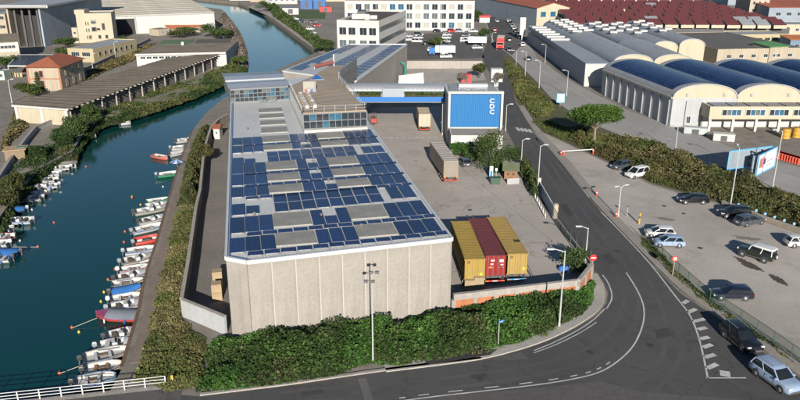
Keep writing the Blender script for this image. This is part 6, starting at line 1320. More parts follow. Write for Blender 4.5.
RBT = [ # stern px, bow px, beam, hull, style, accent, label
 ((176,143.5),(195,140.5),1.9,'white','deck',None,'white motorboat moored highest up the quay hedge'),
 ((171.5,150.5),(185,149),1.7,'white','open',None,'small white open boat next to another by the quay hedge'),
 ((170.5,156.5),(184,154),1.8,'white','cover',None,'white covered boat moored under the quay hedge'),
 ((153,157.5),(168,160),1.4,'pink','open',None,'pinkish red dinghy drifting off the quay hedge'),
 ((157,177.5),(181,175),2.0,'green','open','dark','dark fishing boat with pale green deck and blue parasol'),
 ((146,204.5),(170,201.5),1.5,'green','open',None,'green rowing boat on the quay'),
 ((145,209),(171,206),1.6,'white','deck',None,'white boat beside the green rowing boat'),
 ((135,215),(170,209.5),2.1,'cream','deck',None,'long cream motorboat beside a white one'),
 ((140,225),(167,219),1.9,'white','console',None,'white boat with dark seats and a mooring rod'),
 ((134,234.5),(165,227),2.1,'white','open','blue','white boat with pale blue interior and two outboards'),
 ((135,246),(164,240.5),1.9,'red','rib',None,'red inflatable boat with black seats'),
 ((125,255),(159,251),1.8,'white','open','blue','white boat with blue stern mark beside a cream one'),
 ((122,265.5),(155,258.5),2.1,'cream','console',None,'cream boat with a row of seats beside the red arched one'),
 ((143,267.5),(156,264),1.1,'white','open','green','tiny white and green tender at the quay'),
 ((120,274),(151,269.5),1.6,'white','open','purple','white boat with purple lining'),
 ((115,282.5),(150,275.5),1.9,'white','console','navy','white boat with dark blue seats'),
 ((112,288.5),(145,283.5),1.7,'cream','open',None,'plain cream rowing boat with dark stern'),
 ((111,296.5),(144,291),1.8,'white','cover',None,'white boat under a bright blue cover'),
 ((110,303.5),(145,299),1.8,'white','open',None,'white open boat beside the blue covered one'),
 ((109,312),(145,306),1.9,'white','console',None,'white console boat beside the red racing hull'),
 ((141,320),(97,317.5),2.3,'red','cover','purple','red hulled boat with crimson bow under a grey cover'),
 ((106,342),(139,334),2.0,'white','console',None,'white boat full of gear near the wooden steps'),
 ((98,351),(135,345),1.8,'white','deck',None,'white boat with a blue windscreen beside the large cream boat'),
 ((84,364.5),(129,353),2.3,'cream','open',None,'large cream open boat with two tall outboards'),
 ((85,376),(124,368),2.0,'white','wood',None,'white boat with brown wooden benches'),
 ((74,388),(118,380.5),2.1,'paleblue','open','paleblue','pale blue boat in the shade of the road bridge'),
]
for s_, b_, w_, h_, st_, ac_, lb in RBT:
    boat(lb, P(*s_,WZ), P(*b_,WZ), w_, h_, st_, ac_, motor=not ('tender' in lb or 'rowing' in lb or 'dinghy' in lb), top='blue' if 'blue cover' in lb else 'grey' if 'grey cover' in lb else 'white')
LBT = [((70,169.5),(40,171.5),1.9,'white','deck','white motorboat farthest along the mooring bank'),((60,175.5),(38,177),1.7,'white','open','white open boat between two others on the mooring bank'),((57,182),(31,183),1.9,'white','console','white boat with cluttered cockpit on the mooring bank'),((58,187.5),(32,190),1.8,'white','deck','white decked boat beside the cluttered one on the mooring bank'),
 ((48,194.5),(28,197),1.7,'dark','open','dark boat in the shade of the mooring bank'),((42,200.5),(17,202),2.1,'white','console','white open boat with rounded bow on the mooring bank'),((26,212),(3,214),1.9,'navy','cover','dark blue covered boat on the mooring bank'),((32,223),(5,224),2.2,'white','console','white speedboat with blue stripe on the mooring bank'),
 ((12,231.5),(-12,233),1.9,'white','open','white boat beside the red one on the mooring bank'),((13,239.5),(-12,240),1.9,'red','deck','red boat on the mooring bank'),((9,246),(-14,247),1.8,'white','open','white boat between red and blue boats on the mooring bank'),((20,255.5),(-8,257),2.1,'blue','cover','bright blue covered boat on the mooring bank'),((11,261.5),(-14,262),1.9,'white','deck','white boat past the blue covered one on the mooring bank')]
for s_, b_, w_, h_, st_, lb in LBT: boat(lb, P(*s_,WZ), P(*b_,WZ), w_, h_, st_, 'blue' if 'blue stripe' in lb else None, True, 'small boats on the mooring bank', 'blue' if 'blue' in lb else 'white')
boat('lone white boat under the dark trees past the landing slab', P(81,136.5,WZ), P(97,138.5,WZ), 1.6, 'white', 'open', None, False, None)
boat('small pale dinghy by the reeds below the long shed', P(122,125,WZ), P(128,124.5,WZ), 1.1, 'white', 'open', None, False, None)
boat('second tiny dinghy farther along the reeds below the long shed', P(139,116,WZ), P(146,115.5,WZ), 1.1, 'white', 'open', None, False, None)
# parasol and rods of the fishing boat
p = P(178,172,WZ); t = thing('boat_parasol', 'blue and white parasol over the dark fishing boat', 'parasol', (p.x,p.y,WZ+.5)); m = MB(); m.tube((p.x,p.y,WZ+.4),(p.x,p.y,WZ+2.3),.04,n=6); m.build('pole', steel, t)
m = MB(); n = 10; m.add([(p.x+1.25*math.cos(2*math.pi*i/n),p.y+1.25*math.sin(2*math.pi*i/n),WZ+1.9) for i in range(n)]+[(p.x,p.y,WZ+2.45)], [(i,(i+1)%n,n) for i in range(n)]); m.f = m.f; m.m = [i % 2 for i in range(n)]; m.build('canopy', [cover_m['blue'],cover_m['white']], t)
for i, (x, y, c) in enumerate(((86,167,'orange'),(132,198,'orange'),(54,223,'orange'),(38,247,'orange'),(125,232,'orange'),(124,242.5,'orange'),(115,269.5,'orange'),(108,280,'orange'),(104,292.5,'yellow'),(101,302,'yellow'),(72,328,'orange'),(79,332.5,'yellow'),(59.5,373.5,'orange'),(140.5,205,'yellow'),(298,54,'orange'),(132,197,'yellow'),(20,241,'white'),(32,210,'white'),(163,187,'white'))):
    p = P(x,y,WZ); bmk = {'orange': mat('buoy_orange',(.55,.11,.03),.5,.1), 'yellow': mat('buoy_yellow',(.6,.40,.03),.5,.1), 'white': BC['white']}[c]
    key = ('buoy',c)
    if key not in BM:
        m = MB(); m.loft([[(r*math.cos(a),r*math.sin(a),z) for a in np.linspace(0,2*math.pi,9)[:-1]] for z,r in ((-.12,.06),(-.02,.13),(.08,.16),(.18,.11),(.23,.04))]); k = MB(); k.tube((0,0,.2),(0,0,.34),.025,n=6); BM[key] = (m.mesh('float',bmk,60), k.mesh('ring',steel))
    t = local(thing('mooring_buoy', c+' mooring buoy floating on the canal', 'buoy', (p.x,p.y,WZ), 'mooring buoys on the canal')); link('float',BM[key][0],t); link('ring',BM[key][1],t)
# mooring lines
for a, b_ in (((72,328),(97,318)),((59.5,373.5),(84,364.5)),((108,280),(115,281.5)),((115,269.5),(122,265.5)),((38,247),(12,247))):
    p, q = P(*a,WZ+.05), P(*b_,WZ+.6); t = tag(MB().tube(p,q,.03,n=5).build('mooring_line', mat('rope',(.40,.37,.30),.9,.2)), 'thin pale rope from a buoy to a moored boat', 'rope', 'mooring ropes')
# ================================================================ TREES
def tree(name, label, base, h, cr, key, n=1600, size=.45, trunk_h=None, tm=None, flatness=1.0, lumps=9, seed=1, weights=(2,3,2,1), cat='tree', group=None, lean=(0,0), trunk_r=None, cz=None, low=.2):
    rng = np.random.default_rng(seed); t = local(thing(name, label, cat, tuple(base), group)); th = trunk_h if trunk_h is not None else h*.35; tr = trunk_r or .03*h+.08
    m = MB(); p0 = Vector((0,0,-.05)); top = Vector((lean[0],lean[1],th)); m.tube(p0, p0.lerp(top,.5)+Vector((.06*h*.1,0,0)), tr, tr*.8, n=8); m.tube(p0.lerp(top,.5)+Vector((.06*h*.1,0,0)), top, tr*.8, tr*.62, n=8)
    if cat == 'bush': th *= .5; n = int(n*1.7); size *= .75
    cen = Vector((lean[0],lean[1],(cz if cz is not None else h*.47 if cat == 'bush' or 'bank' in name else (th*.6+h)/2))); rv = (h-cen.z)
    lp = []
    for i in range(lumps):
        a = 2*math.pi*(i+.3*rng.random())/lumps*1.618*2; r_ = cr*(.35+.38*rng.random()); z = cen.z+rv*rng.uniform(-.55,.6)*flatness
        lp.append((Vector((cen.x+r_*math.cos(a),cen.y+r_*math.sin(a),z)), cr*rng.uniform(.36,.55)))
    lp.append((cen+Vector((0,0,rv*.35)), cr*.55))
    for c, _ in lp[:6]: m.tube(top-Vector((0,0,.2*th)), top.lerp(c,.75), tr*.42, tr*.12, n=5)
    m.build('trunk', tm or bark, t)
    pos = []; clump = []
    per = n//len(lp)
    for c, r_ in lp:
        d = rng.normal(size=(per,3)); d /= np.linalg.norm(d,axis=1)[:,None]; rad = r_*(rng.random(per)**.33)*(1+.25*rng.normal(size=per)*.5)
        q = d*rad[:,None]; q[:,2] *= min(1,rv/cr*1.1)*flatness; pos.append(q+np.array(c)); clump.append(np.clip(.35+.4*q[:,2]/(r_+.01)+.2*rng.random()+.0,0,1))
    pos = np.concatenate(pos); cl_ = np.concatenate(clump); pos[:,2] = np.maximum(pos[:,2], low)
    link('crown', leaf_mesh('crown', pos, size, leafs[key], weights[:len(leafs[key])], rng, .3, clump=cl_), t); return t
# umbrella pine with a forked pale trunk
pb = P(593.5,147)
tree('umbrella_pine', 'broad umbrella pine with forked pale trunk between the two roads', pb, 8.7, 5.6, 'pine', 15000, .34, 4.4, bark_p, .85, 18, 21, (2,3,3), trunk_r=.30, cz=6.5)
tt = bpy.data.objects[-1] if False else None
# trees in the yard island
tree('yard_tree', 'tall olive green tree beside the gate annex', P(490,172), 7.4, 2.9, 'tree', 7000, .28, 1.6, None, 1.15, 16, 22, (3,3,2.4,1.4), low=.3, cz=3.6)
tree('yard_bush', 'round dark bush between the tall tree and the pavement lamp', P(511,164), 3.9, 1.9, 'tree', 1400, .34, .9, None, 1.0, 8, 23, (3,3,1.4,.3), 'bush')
tree('yard_bush', 'low bright green bush in front of the gate annex', P(460,157), 3.0, 2.2, 'ivy', 1500, .36, .6, None, .9, 8, 24, (2,3,2,.6), 'bush')
tree('yard_bush', 'reddish twiggy bush against the gate annex wall', P(468,152), 3.3, 1.9, 'bare', 1000, .34, .8, None, .9, 8, 25, (3,2,1), 'bush')
tree('yard_bush', 'dark green bush between the reddish bush and the tall tree', P(474,162), 2.9, 2.3, 'tree', 1500, .36, .6, None, .9, 8, 26, (3,3,1,.3), 'bush')
tree('yard_bush', 'low green bush beside the wooden hut roof', P(503,172), 1.7, 2.0, 'ivy', 900, .32, .4, None, .9, 7, 27, (2,3,2,.6), 'bush')
tree('corner_bush', 'dense green bush behind the corner brick wall', P(574,271), 3.0, 2.1, 'tree', 1800, .32, .5, None, .9, 9, 28, (3,3,1.6,.3), 'bush')
tree('quay_tree', 'autumn gold tree leaning over the alley wall', P(203,166), 4.4, 2.3, 'autumn', 1800, .36, 1.4, None, .9, 9, 29, (2,3,2,.6))
for i, (x, y, h, r_, k, lb) in enumerate(((78,134,4.4,3.2,'tree','large dark tree at the end of the long shed by the water'),(91,122,4.6,2.2,'tree','slim dark tree beside the large one at the shed end'),(66,146,2.8,2.2,'bramble','dark low tree over the landing slab'),(40,158,2.6,2.2,'bramble','dark bush above the white boats on the mooring bank'),(12,190,2.8,2.2,'autumn','brownish bush near the shack on the mooring bank'),(4,208,3.2,2.4,'autumn','golden bush at the low end of the mooring bank'))):
    tree('bank_tree', lb, P(x,y,-.3), h, r_, k, 4200, .32, h*.3, None, .9, 9, 40+i, (3.2,3,1.4,.5), group='trees on the mooring bank')
for i, (x, y, h, r_, k, lb) in enumerate(((31,97,3.6,3.2,'grass','yellow green bush in front of the tiled house'),(5,70,4.5,4.0,'tree','dark bush beside the pale green kiosk'),(67,50,5.0,4.4,'tree','round green tree before the cream four storey block'),(63,58,3.6,3.2,'tree','green bush beside the yellow workshop'),(187,37,4.2,5.0,'tree','green bush in front of the orange roofed store'),(212,38,6.5,5.5,'tree','broad green tree at the corner of the white hangar'),(224,40,5.0,4.5,'tree','green tree between the hangar corner and the canal'),(123,49,4.5,4.4,'tree','dark green tree by the lane wall'),(178,38,4.0,4.2,'autumn','olive bush beside the grey store'),(239,66,3.4,2.6,'grass','golden shrub at the canal end of the long shed'),(437,46,4.0,3.2,'grass','yellow green tree in the far car park'),(484,40,5,2.6,'tree','small tree at the far car park edge'),(479,78,4.6,2.2,'autumn','olive shrub behind the blue sign tower'),(266,12,7,6,'tree','dark tree beside the quay road bend'),(324,52,5,4,'tree','dark green tree beside the white office corner'),(476,22,6,4,'tree','green tree at the end of the long white office'),(640,28,7,6,'orange','orange autumn tree before the saw-tooth factory'),(655,27,6,6,'orange','second orange autumn tree before the saw-tooth factory'),(582,137,2.4,2.4,'autumn','olive shrub under the umbrella pine'))):
    tree('far_tree' if y < 100 else 'verge_shrub', lb, P(x,y), h, r_, k, 2200, .48 if y < 100 else .3, h*.3, None, .9, 8, 60+i, (3,3,1.6,.6), 'tree')
for i, (x, y) in enumerate(((460,84),(496,84))):
    p = Vector((xat(x,89,150),148,zc1+.5)); tree('roof_shrub', ('purplish bare shrub on the tower roof beside the bridge' if i == 0 else 'purplish bare shrub on the tower roof beside the white box'), p, 2.0, 1.5, 'bare', 500, .3, .5, None, .9, 6, 90+i, (3,2,1), 'shrub')
# ivy on the tiled house
rng = np.random.default_rng(3); n = 700; fo = hs['A']+hs['u']*(hs['W']*.30); zz = rng.random(n)*5.2; xx_ = rng.normal(size=n)*.55*(1.3-zz/6); pos = np.stack([fo.x+hs['u'].x*xx_, fo.y+hs['u'].y*xx_-.15-rng.random(n)*.35, zz],1)
tag(link('ivy_creeper', leaf_mesh('ivy_creeper', pos, .4, leafs['grass'], [3,3,1,.3], rng)), 'yellow green ivy climbing the front of the tiled house', 'ivy', kind='stuff')
# ================================================================ LAMPS, SIGNS, FENCES
pole_m = mat('galvanised', (.50,.50,.49), .45, .1, metal=.3); pole_d = mat('pole_dark', (.10,.10,.10), .6, .15)
def lamp(label, base, h, arm=1.4, azim=0.0, heads=1, m=None, r0=.11, group='street lamps', z0=0.0):
    t = local(thing('street_lamp', label, 'street lamp', (base.x,base.y,z0), group, azim)); mm = m or pole_m
    k = MB(); k.tube((0,0,0),(0,0,.5),r0*1.4,r0*1.3,n=8); k.tube((0,0,.5),(0,0,h),r0,r0*.6,n=8); k.build('pole', mm, t)
    for q in range(heads):
        a = math.pi*q; d = Vector((math.cos(a),math.sin(a),0)); k = MB(); k.tube(Vector((0,0,h-.1)), d*arm+Vector((0,0,h+.25)), .05, .04, n=6); k.build('arm', mm, t)
        k = MB(); k.box(d*(arm+.3)+Vector((0,0,h+.24)),(.75,.28,.14),a); hd = k.build('lamp_head', mat('lamp_head', (.42,.43,.44), .4, .1), t); k = MB(); k.box(d*(arm+.32)+Vector((0,0,h+.155)),(.5,.2,.03),a); k.build('lens', headl, hd)
    return t
def lh(bx, by, ty): b_ = P(bx,by); return b_, zat(b_.y,ty)
# floodlight mast before the gable
b0, h0_ = lh(373,362,270); t = local(thing('floodlight_mast', 'slim pale mast with crossed floodlights before the warehouse gable', 'mast', tuple(b0)))
k = MB(); k.tube((0,0,0),(0,0,h0_),.09,.05,n=8); k.build('pole', pole_m, t)
for z, xs in ((h0_-1.1,(-.55,.1)),(h0_-.2,(-.1,.5))):
    k = MB(); k.bar((xs[0],0,z),(xs[1],0,z),.06); k.build('crossarm', pole_d, t)
    for x in xs: k = MB(); k.box((x,-.1,z),(.36,.2,.26)); k.build('floodlight', pole_d, t)
for bx, by, ty, arm, az, hd, lb in ((559,327,251,1.2,math.pi,1,'tall lamp post in the ivy beside the brick wall'),(585,264,228,.9,math.pi,1,'lamp post on the road bend beside the yard fence'),(618,217,187,.6,.4,2,'double headed lamp at the parking lot entrance'),(505.5,131,105,.7,0,1,'lamp post beside the blue sign tower'),(521,167,140,.6,0,1,'lamp post beside the round dark bush'),(538,184,146,.6,0,1,'lamp post by the clipped hedge and yard gate'),
    (675,152,127,.8,math.pi,1,'lamp post on the carriageway edge beside the scrub'),(730,208,148,.9,1.5,1,'tall lamp post in the scrub in front of the hoarding'),(772.5,188,131,1.0,math.pi,1,'lamp post right behind the white billboard'),(12,103,80,.8,0,1,'lamp post beside the tiled house yard'),(566.5,96,71,.9,math.pi,1,'carriageway lamp before the lean-to front'),(539,88,61,.9,math.pi,1,'carriageway lamp on the planted strip end'),(525,77,52,.9,math.pi,1,'carriageway lamp at the middle of the planted strip'),(516,68,51,.9,math.pi,1,'carriageway lamp at the tip of the planted strip'),(545,63,45,.9,math.pi,1,'carriageway lamp beside the lean-to wall'),(93,70,54,.8,0,1,'lamp post on the lane past the tiled house'),(116,61,42,.8,0,1,'lamp post on the lane below the cream block'),(441,58,41,.8,0,1,'lamp post in the far car park'),(492,44,33,.8,0,1,'lamp post at the avenue junction')):
    b_, h_ = lh(bx,by,ty); lamp(lb, b_, h_, arm, az, hd, r0=.10)
def sign(name, label, base, h, cat='sign'): 
    t = local(thing(name, label, cat, tuple(base))); k = MB(); k.tube((0,0,0),(0,0,h),.04,n=8); k.build('post', pole_m, t); return t
red_s = mat('sign_red', (.55,.025,.02), .5, .05); blue_s = mat('sign_blue', (.02,.20,.52), .5, .05); wht = PAINT['white']
b_ = P(592,270.5); hz = zat(b_.y,257.5); t = sign('no_entry_sign', 'round red no entry sign with white bar at the road bend', b_, hz+.35)
k = MB(); k.tube((0,-.09,hz),(0,-.05,hz),.42,n=20); d = k.build('disc', red_s, t); k = MB(); k.box((0,-.11,hz),(.58,.03,.14)); k.build('bar', wht, d)
b_ = P(672.5,276); hz = zat(b_.y,258.5); t = sign('round_sign', 'faded round red and white sign on a post at the fence', b_, hz+.3); k = MB(); k.tube((0,-.08,hz),(0,-.05,hz),.38,n=20); d = k.build('disc', red_s, t); k = MB(); k.tube((0,-.10,hz),(0,-.08,hz),.25,n=18); k.build('face', mat('sign_pale', (.55,.36,.32), .6, .1), d)
b_ = P(498,346.5); hz = zat(b_.y,321); t = sign('direction_sign', 'small blue arrow sign on a slim post before the ivy hedge', b_, hz+.2); k = MB(); k.box((.2,-.06,hz),(.7,.05,.22),.6); d = k.build('panel', blue_s, t); k = MB(); k.box((.2,-.10,hz),(.36,.03,.06),.6); k.build('arrow', wht, d)
b_ = P(560,107); hz = zat(b_.y,98); t = sign('small_billboard', 'small pale blue poster board by the carriageway', b_, hz+.4); k = MB(); k.box((0,-.1,hz),(1.9,.12,2.2)); d = k.build('panel', mat('poster_blue', (.25,.45,.62), .5, .2, 1.5), t); k = MB(); k.box((.2,-.18,hz+.1),(1.0,.04,1.2)); k.build('poster', wht, d)
b_ = P(491,178.5); t = thing('gate_info_sign', 'white and blue notice totem by the green bin', 'sign', tuple(b_)); k = MB(); k.box(b_+Vector((0,0,1.1)),(.6,.2,2.2)); k.build('panel', mat('totem', (.5,.56,.6), .5, .1), t); k = MB(); k.box(b_+Vector((0,-.12,.9)),(.4,.04,.9)); k.build('print', blue_s, t); k = MB(); k.box(b_+Vector((0,0,.05)),(.8,.5,.1)); k.build('base', concrete, t)
b_ = P(496,178); t = thing('gate_info_sign', 'smaller white notice board next to the totem', 'sign', tuple(b_)); k = MB(); k.box(b_+Vector((0,0,1.5)),(.4,.1,.5)); k.build('panel', wht, t); k = MB(); k.bar(b_,b_+Vector((0,.02,1.3)),.06); k.build('post', pole_m, t)
b_ = P(495,184); t = thing('green_bin', 'green rubbish skip before the tall tree', 'bin', tuple(b_)); gm2 = mat('bin_green', (.035,.075,.05), .6, .15); k = MB(); k.loft([[(b_.x+sx*w_,b_.y+sy*.5,z) for sx, sy in ((-1,-1),(1,-1),(1,1),(-1,1))] for z,w_ in ((.15,.7),(1.1,.85))]); k.build('body', gm2, t); k = MB(); k.box((b_.x,b_.y,1.16),(1.8,1.1,.08)); k.build('lid', gm2, t); k = MB(); [k.tube((b_.x+x,b_.y+y-.04,.1),(b_.x+x,b_.y+y+.04,.1),.1,n=8) for x in (-.6,.6) for y in (-.4,.4)]; tag(k.build('castors', black_m, t), kind='stuff')
wh2 = block('wooden_hut', 'little wooden guard hut with mossy rounded roof in the yard', 'hut', P(504,180), P(517,180.5), 2.6, 1.9, mat('hut_wood', (.20,.115,.06), .85, .25, 2), mat('moss_roof', (.10,.12,.07), .95, .25, 1.5), 'gable', .75, .35)
wins(wh2, 'F', [wh2['W']*.3,wh2['W']*.7], [1.1], .5, .6, [glass_d], wood_m)
t = thing('hut_fence', 'low grey panel fence before the wooden hut', 'fence', tuple(P(513,184))); 
for i in range(4): a = P(507,184.5).lerp(P(519,183.5),(i+.5)/4); k = MB(); k.box((a.x,a.y,.5),(.5,.06,1.0)); k.build('panel', grey_m, t)
# V-shaped hoarding
bp_ = P(751,182); Zb = bp_.y; t = thing('billboard', 'V shaped roadside hoarding with blue frame on a stout post', 'billboard', tuple(bp_))
post = mat('hoard_post', (.34,.40,.45), .5, .12); frm = mat('hoard_frame', (.10,.34,.58), .5, .1); back = mat('hoard_back', (.22,.27,.31), .6, .15, .6, streak=.2)
A0, A1 = Vector((xat(730,150,Zb+1),Zb+1.2,0)), Vector((xat(771,150,Zb+4.5),Zb+4.5,0)); B0, B1 = Vector((xat(757.5,163,Zb-1.2),Zb-1.2,0)), Vector((xat(775,157,Zb+4.2),Zb+4.2,0))
def board(a, c, z0, z1, fm, nm):
    d = (c-a).normalized(); an = math.atan2(d.y,d.x); Ln = (c-a).length; mid = (a+c)/2; k = MB(); k.box((mid.x,mid.y,(z0+z1)/2),(Ln,.18,z1-z0),an); o = k.build(nm, fm, t)
    o_ = Vector((d.y,-d.x,0))*.1; e = MB()
    for z in (z0,z1): e.bar(a+o_+Vector((0,0,z)), c+o_+Vector((0,0,z)), .16, .2)
    for q in (a,c): e.bar(q+o_+Vector((0,0,z0)), q+o_+Vector((0,0,z1)), .16, .16)
    e.build('frame', frm, o); return d, o_, o
d, o_, pa = board(A0, A1, 1.9, 5.0, back, 'poster_panel')
for i in range(5): k = MB(); q = A0.lerp(A1,(i+.5)/5)+o_*.95; k.bar(q+Vector((0,0,2.0)), q+Vector((0,0,4.9)), .06); k.build('batten', steel, pa)
d, o_, pb_ = board(B0, B1, 1.5, 5.0, mat('poster_white', (.58,.60,.62), .5, .1, .7), 'poster_panel')
for (f0, f1, z0, z1, c) in ((.10,.22,2.6,4.2,mat('ad_brown', (.30,.17,.12), .6, .2, 2)),(.22,.33,2.5,4.3,mat('ad_pink', (.55,.15,.25), .6, .2, 2)),(.33,.42,2.9,3.9,mat('ad_dark', (.06,.06,.10), .6, .2, 2)),(.5,.9,3.0,3.3,mat('ad_grey', (.40,.42,.46), .6, .1)),(.5,.8,2.3,2.5,mat('ad_grey', (.40,.42,.46)))):
    a, c_ = B0.lerp(B1,f0)+o_*1.05, B0.lerp(B1,f1)+o_*1.05; k = MB(); k.bar(a+Vector((0,0,(z0+z1)/2)), c_+Vector((0,0,(z0+z1)/2)), .03, z1-z0); k.build('poster_print', c, pb_)
k = MB(); k.tube(bp_, bp_+Vector((0,0,4.6)), .38, n=14); k.build('post', post, t, 40); k = MB()
for z in (2.2,3.4,4.6): k.bar(A0.lerp(A1,.5)+Vector((0,0,z)), B0.lerp(B1,.2)+Vector((0,0,z)), .22); k.bar(A0.lerp(A1,.75)+Vector((0,0,z)), B0.lerp(B1,.6)+Vector((0,0,z)), .18)
k.build('truss', darkgrey, t)
# white roadside pylon sign at the junction
b_ = P(522,40); t = thing('pylon_sign', 'tall white pylon sign at the avenue junction', 'sign', tuple(b_)); k = MB(); k.box(b_+Vector((0,0,5.5)),(2.2,.6,7)); k.build('panel', wht, t); k = MB(); k.bar(b_,b_+Vector((0,.01,2.2)),.6); k.build('post', pole_m, t); k = MB(); k.box(b_+Vector((0,-.33,7.2)),(1.8,.05,1.0)); k.build('print', grey_m, t)
b_ = P(484,22); t = thing('red_awning_stall', 'red and white roadside stall on the avenue', 'stall', tuple(b_)); k = MB(); k.box(b_+Vector((0,0,1.3)),(5,4,2.6)); k.build('body', wht, t); k = MB(); k.box(b_+Vector((0,-.4,3.0)),(5.6,5.2,.8)); k.build('awning', red_s, t)
# no-stopping posts, barrier, orange bollards
bol = mat('bollard_red', (.55,.06,.02), .6, .1)
for x, y, lb in ((561,156,'red post at the hinge of the lot barrier'),(593,154,'red post holding the free end of the lot barrier'),(596.5,196.5,'red bollard on the pavement beside the lot'),(616,218,'red bollard at the foot of the double lamp')):
    p = P(x,y); t = local(thing('red_bollard', lb, 'bollard', (p.x,p.y,0), 'red bollards at the parking lot')); k = MB(); k.tube((0,0,0),(0,0,1.0),.13,.11,n=10); k.tube((0,0,1.0),(0,0,1.08),.11,.05,n=10); k.build('post', bol, t); k = MB(); k.tube((0,0,.6),(0,0,.78),.136,.13,n=10); k.build('band', wht, t)
t = thing('barrier', 'horizontal white barrier bar across the lot entrance', 'barrier', tuple(P(577,155))); k = MB(); k.bar(P(561,156)+Vector((.15,.1,.9)), P(593,154)+Vector((-.15,-.1,.95)), .14); k.build('bar', wht, t); k = MB(); k.box(P(561,156)+Vector((.5,.2,.4)),(.3,.3,.8)); k.build('motor_box', bol, t)
p = P(639,224); t = local(thing('yellow_post', 'yellow and brown striped post at the end of the fence', 'bollard', (p.x,p.y,0))); k = MB(); k.tube((0,0,0),(0,0,1.7),.12,n=10); k.build('post', mat('post_y', (.50,.30,.04), .7, .1), t); k = MB(); k.tube((0,0,.9),(0,0,1.2),.126,n=10); k.build('band', darkgrey, t)
for x, y, lb in ((627,216.5,'slim dark sign post at the lot entrance'),): 
    t = sign('dark_post', lb, P(x,y), 1.7); k = MB(); k.box((0,-.05,1.6),(.3,.05,.3)); k.build('plate', darkgrey, t)
# green wire fence along the lot
wire = bpy.data.materials.new('wire_mesh'); wire.use_nodes = True; N = wire.node_tree.nodes; L = wire.node_tree.links; bs_ = N['Principled BSDF']; bs_.inputs['Base Color'].default_value = (.03,.10,.07,1); tcw = N.new('ShaderNodeTexCoord'); brw = N.new('ShaderNodeTexBrick'); brw.offset = 0
brw.inputs['Scale'].default_value = 1; brw.inputs['Brick Width'].default_value = .1; brw.inputs['Row Height'].default_value = .1; brw.inputs['Mortar Size'].default_value = .011; brw.inputs['Color1'].default_value = (0,0,0,1); brw.inputs['Color2'].default_value = (0,0,0,1); brw.inputs['Mortar'].default_value = (1,1,1,1)
L.new(tcw.outputs['UV'], brw.inputs[0]); tr_ = N.new('ShaderNodeBsdfTransparent'); mxs = N.new('ShaderNodeMixShader'); L.new(brw.outputs[0], mxs.inputs[0]); L.new(tr_.outputs[0], mxs.inputs[1]); L.new(bs_.outputs[0], mxs.inputs[2]); L.new(mxs.outputs[0], N['Material Output'].inputs[0])
def fence(name, label, pts, h, sp_, post_m, rail=True, mesh=True, pr=.04, solid=None):
    t = thing(name, label, 'fence', (pts[0].x,pts[0].y,0)); tot = sum((b_-a).length for a, b_ in zip(pts[:-1],pts[1:])); n = int(tot/sp_); 
    def at(s):
        for a, b_ in zip(pts[:-1],pts[1:]):
            l_ = (b_-a).length
            if s <= l_+1e-6: return a.lerp(b_,s/l_)
            s -= l_
        return pts[-1]
    P_ = [at(tot*i/n) for i in range(n+1)]
    for p in P_: k = MB(); k.tube((p.x,p.y,0),(p.x,p.y,h),pr,n=6); k.build('post', post_m, t)
    for i in range(n):
        a, b_ = P_[i], P_[i+1]
        if mesh or solid:
            me = bpy.data.meshes.new('mesh_panel'); me.from_pydata([(a.x-pts[0].x,a.y-pts[0].y,.05),(b_.x-pts[0].x,b_.y-pts[0].y,.05),(b_.x-pts[0].x,b_.y-pts[0].y,h-.05),(a.x-pts[0].x,a.y-pts[0].y,h-.05)], [], [(0,1,2,3)])
            uv = me.uv_layers.new(); l_ = (b_-a).length
            for q, c in enumerate(((0,0),(l_,0),(l_,h),(0,h))): uv.data[q].uv = c
            me.materials.append(wire); link('mesh_panel', me, t)
        if rail: k = MB(); k.bar((a.x,a.y,h-.04),(b_.x,b_.y,h-.04),.045); k.build('rail', post_m, t)
    return t
fence('wire_fence', 'green wire mesh fence between pavement and parking lot', pxs([(641,237),(660,257),(676,273),(706,300),(749,328),(800,364),(830,385)]), 1.5, 2.4, mat('fence_green', (.03,.10,.06), .6, .15), pr=.045)
fence('yard_fence', 'grey mesh fence between the yard and the road bend', pxs([(553,219),(562,233),(575,248),(590,263)]), 1.8, 2.2, pole_d)
# sliding gate with pale rails
t = thing('sliding_gate', 'blue grey sliding gate of the yard with white rails', 'gate', tuple(P(546,205))); ga, gb_ = P(538.5,192), P(553,218); d = (gb_-ga).normalized(); Ln = (gb_-ga).length; an = math.atan2(d.y,d.x)
for i in range(6): c = ga.lerp(gb_,(i+.5)/6); k = MB(); k.box((c.x,c.y,1.0),(Ln/6-.06,.08,1.7),an); k.build('panel', mat('gate_blue', (.16,.23,.30), .5, .12), t)
k = MB(); [k.bar(ga+Vector((0,0,z)), gb_+Vector((0,0,z)), .12) for z in (.12,1.9)]; k.build('rail', wht, t)
k = MB(); k.box(ga+Vector((0,0,1.2)),(.5,.5,2.4)); k.build('gate_pier', white_m, t); k = MB(); k.box(gb_+Vector((.3,0,1.1)),(.6,.6,2.2)); k.build('gate_pier', beige_m, t)
for i in range(7):
    c = ga.lerp(gb_,(i+.5)/7)+Vector((-1.1,-.4,0)); t = local(thing('hoop_bollard', 'bent white hoop bollard in the row inside the yard gate', 'bollard', (c.x,c.y,0), 'hoop bollards by the gate', an)); k = MB()
    for q in range(8): a0, a1 = math.pi*q/8, math.pi*(q+1)/8; k.tube((-.4*math.cos(a0),0,.75*math.sin(a0)), (-.4*math.cos(a1),0,.75*math.sin(a1)), .045, n=6)
    k.build('hoop', wht, t)
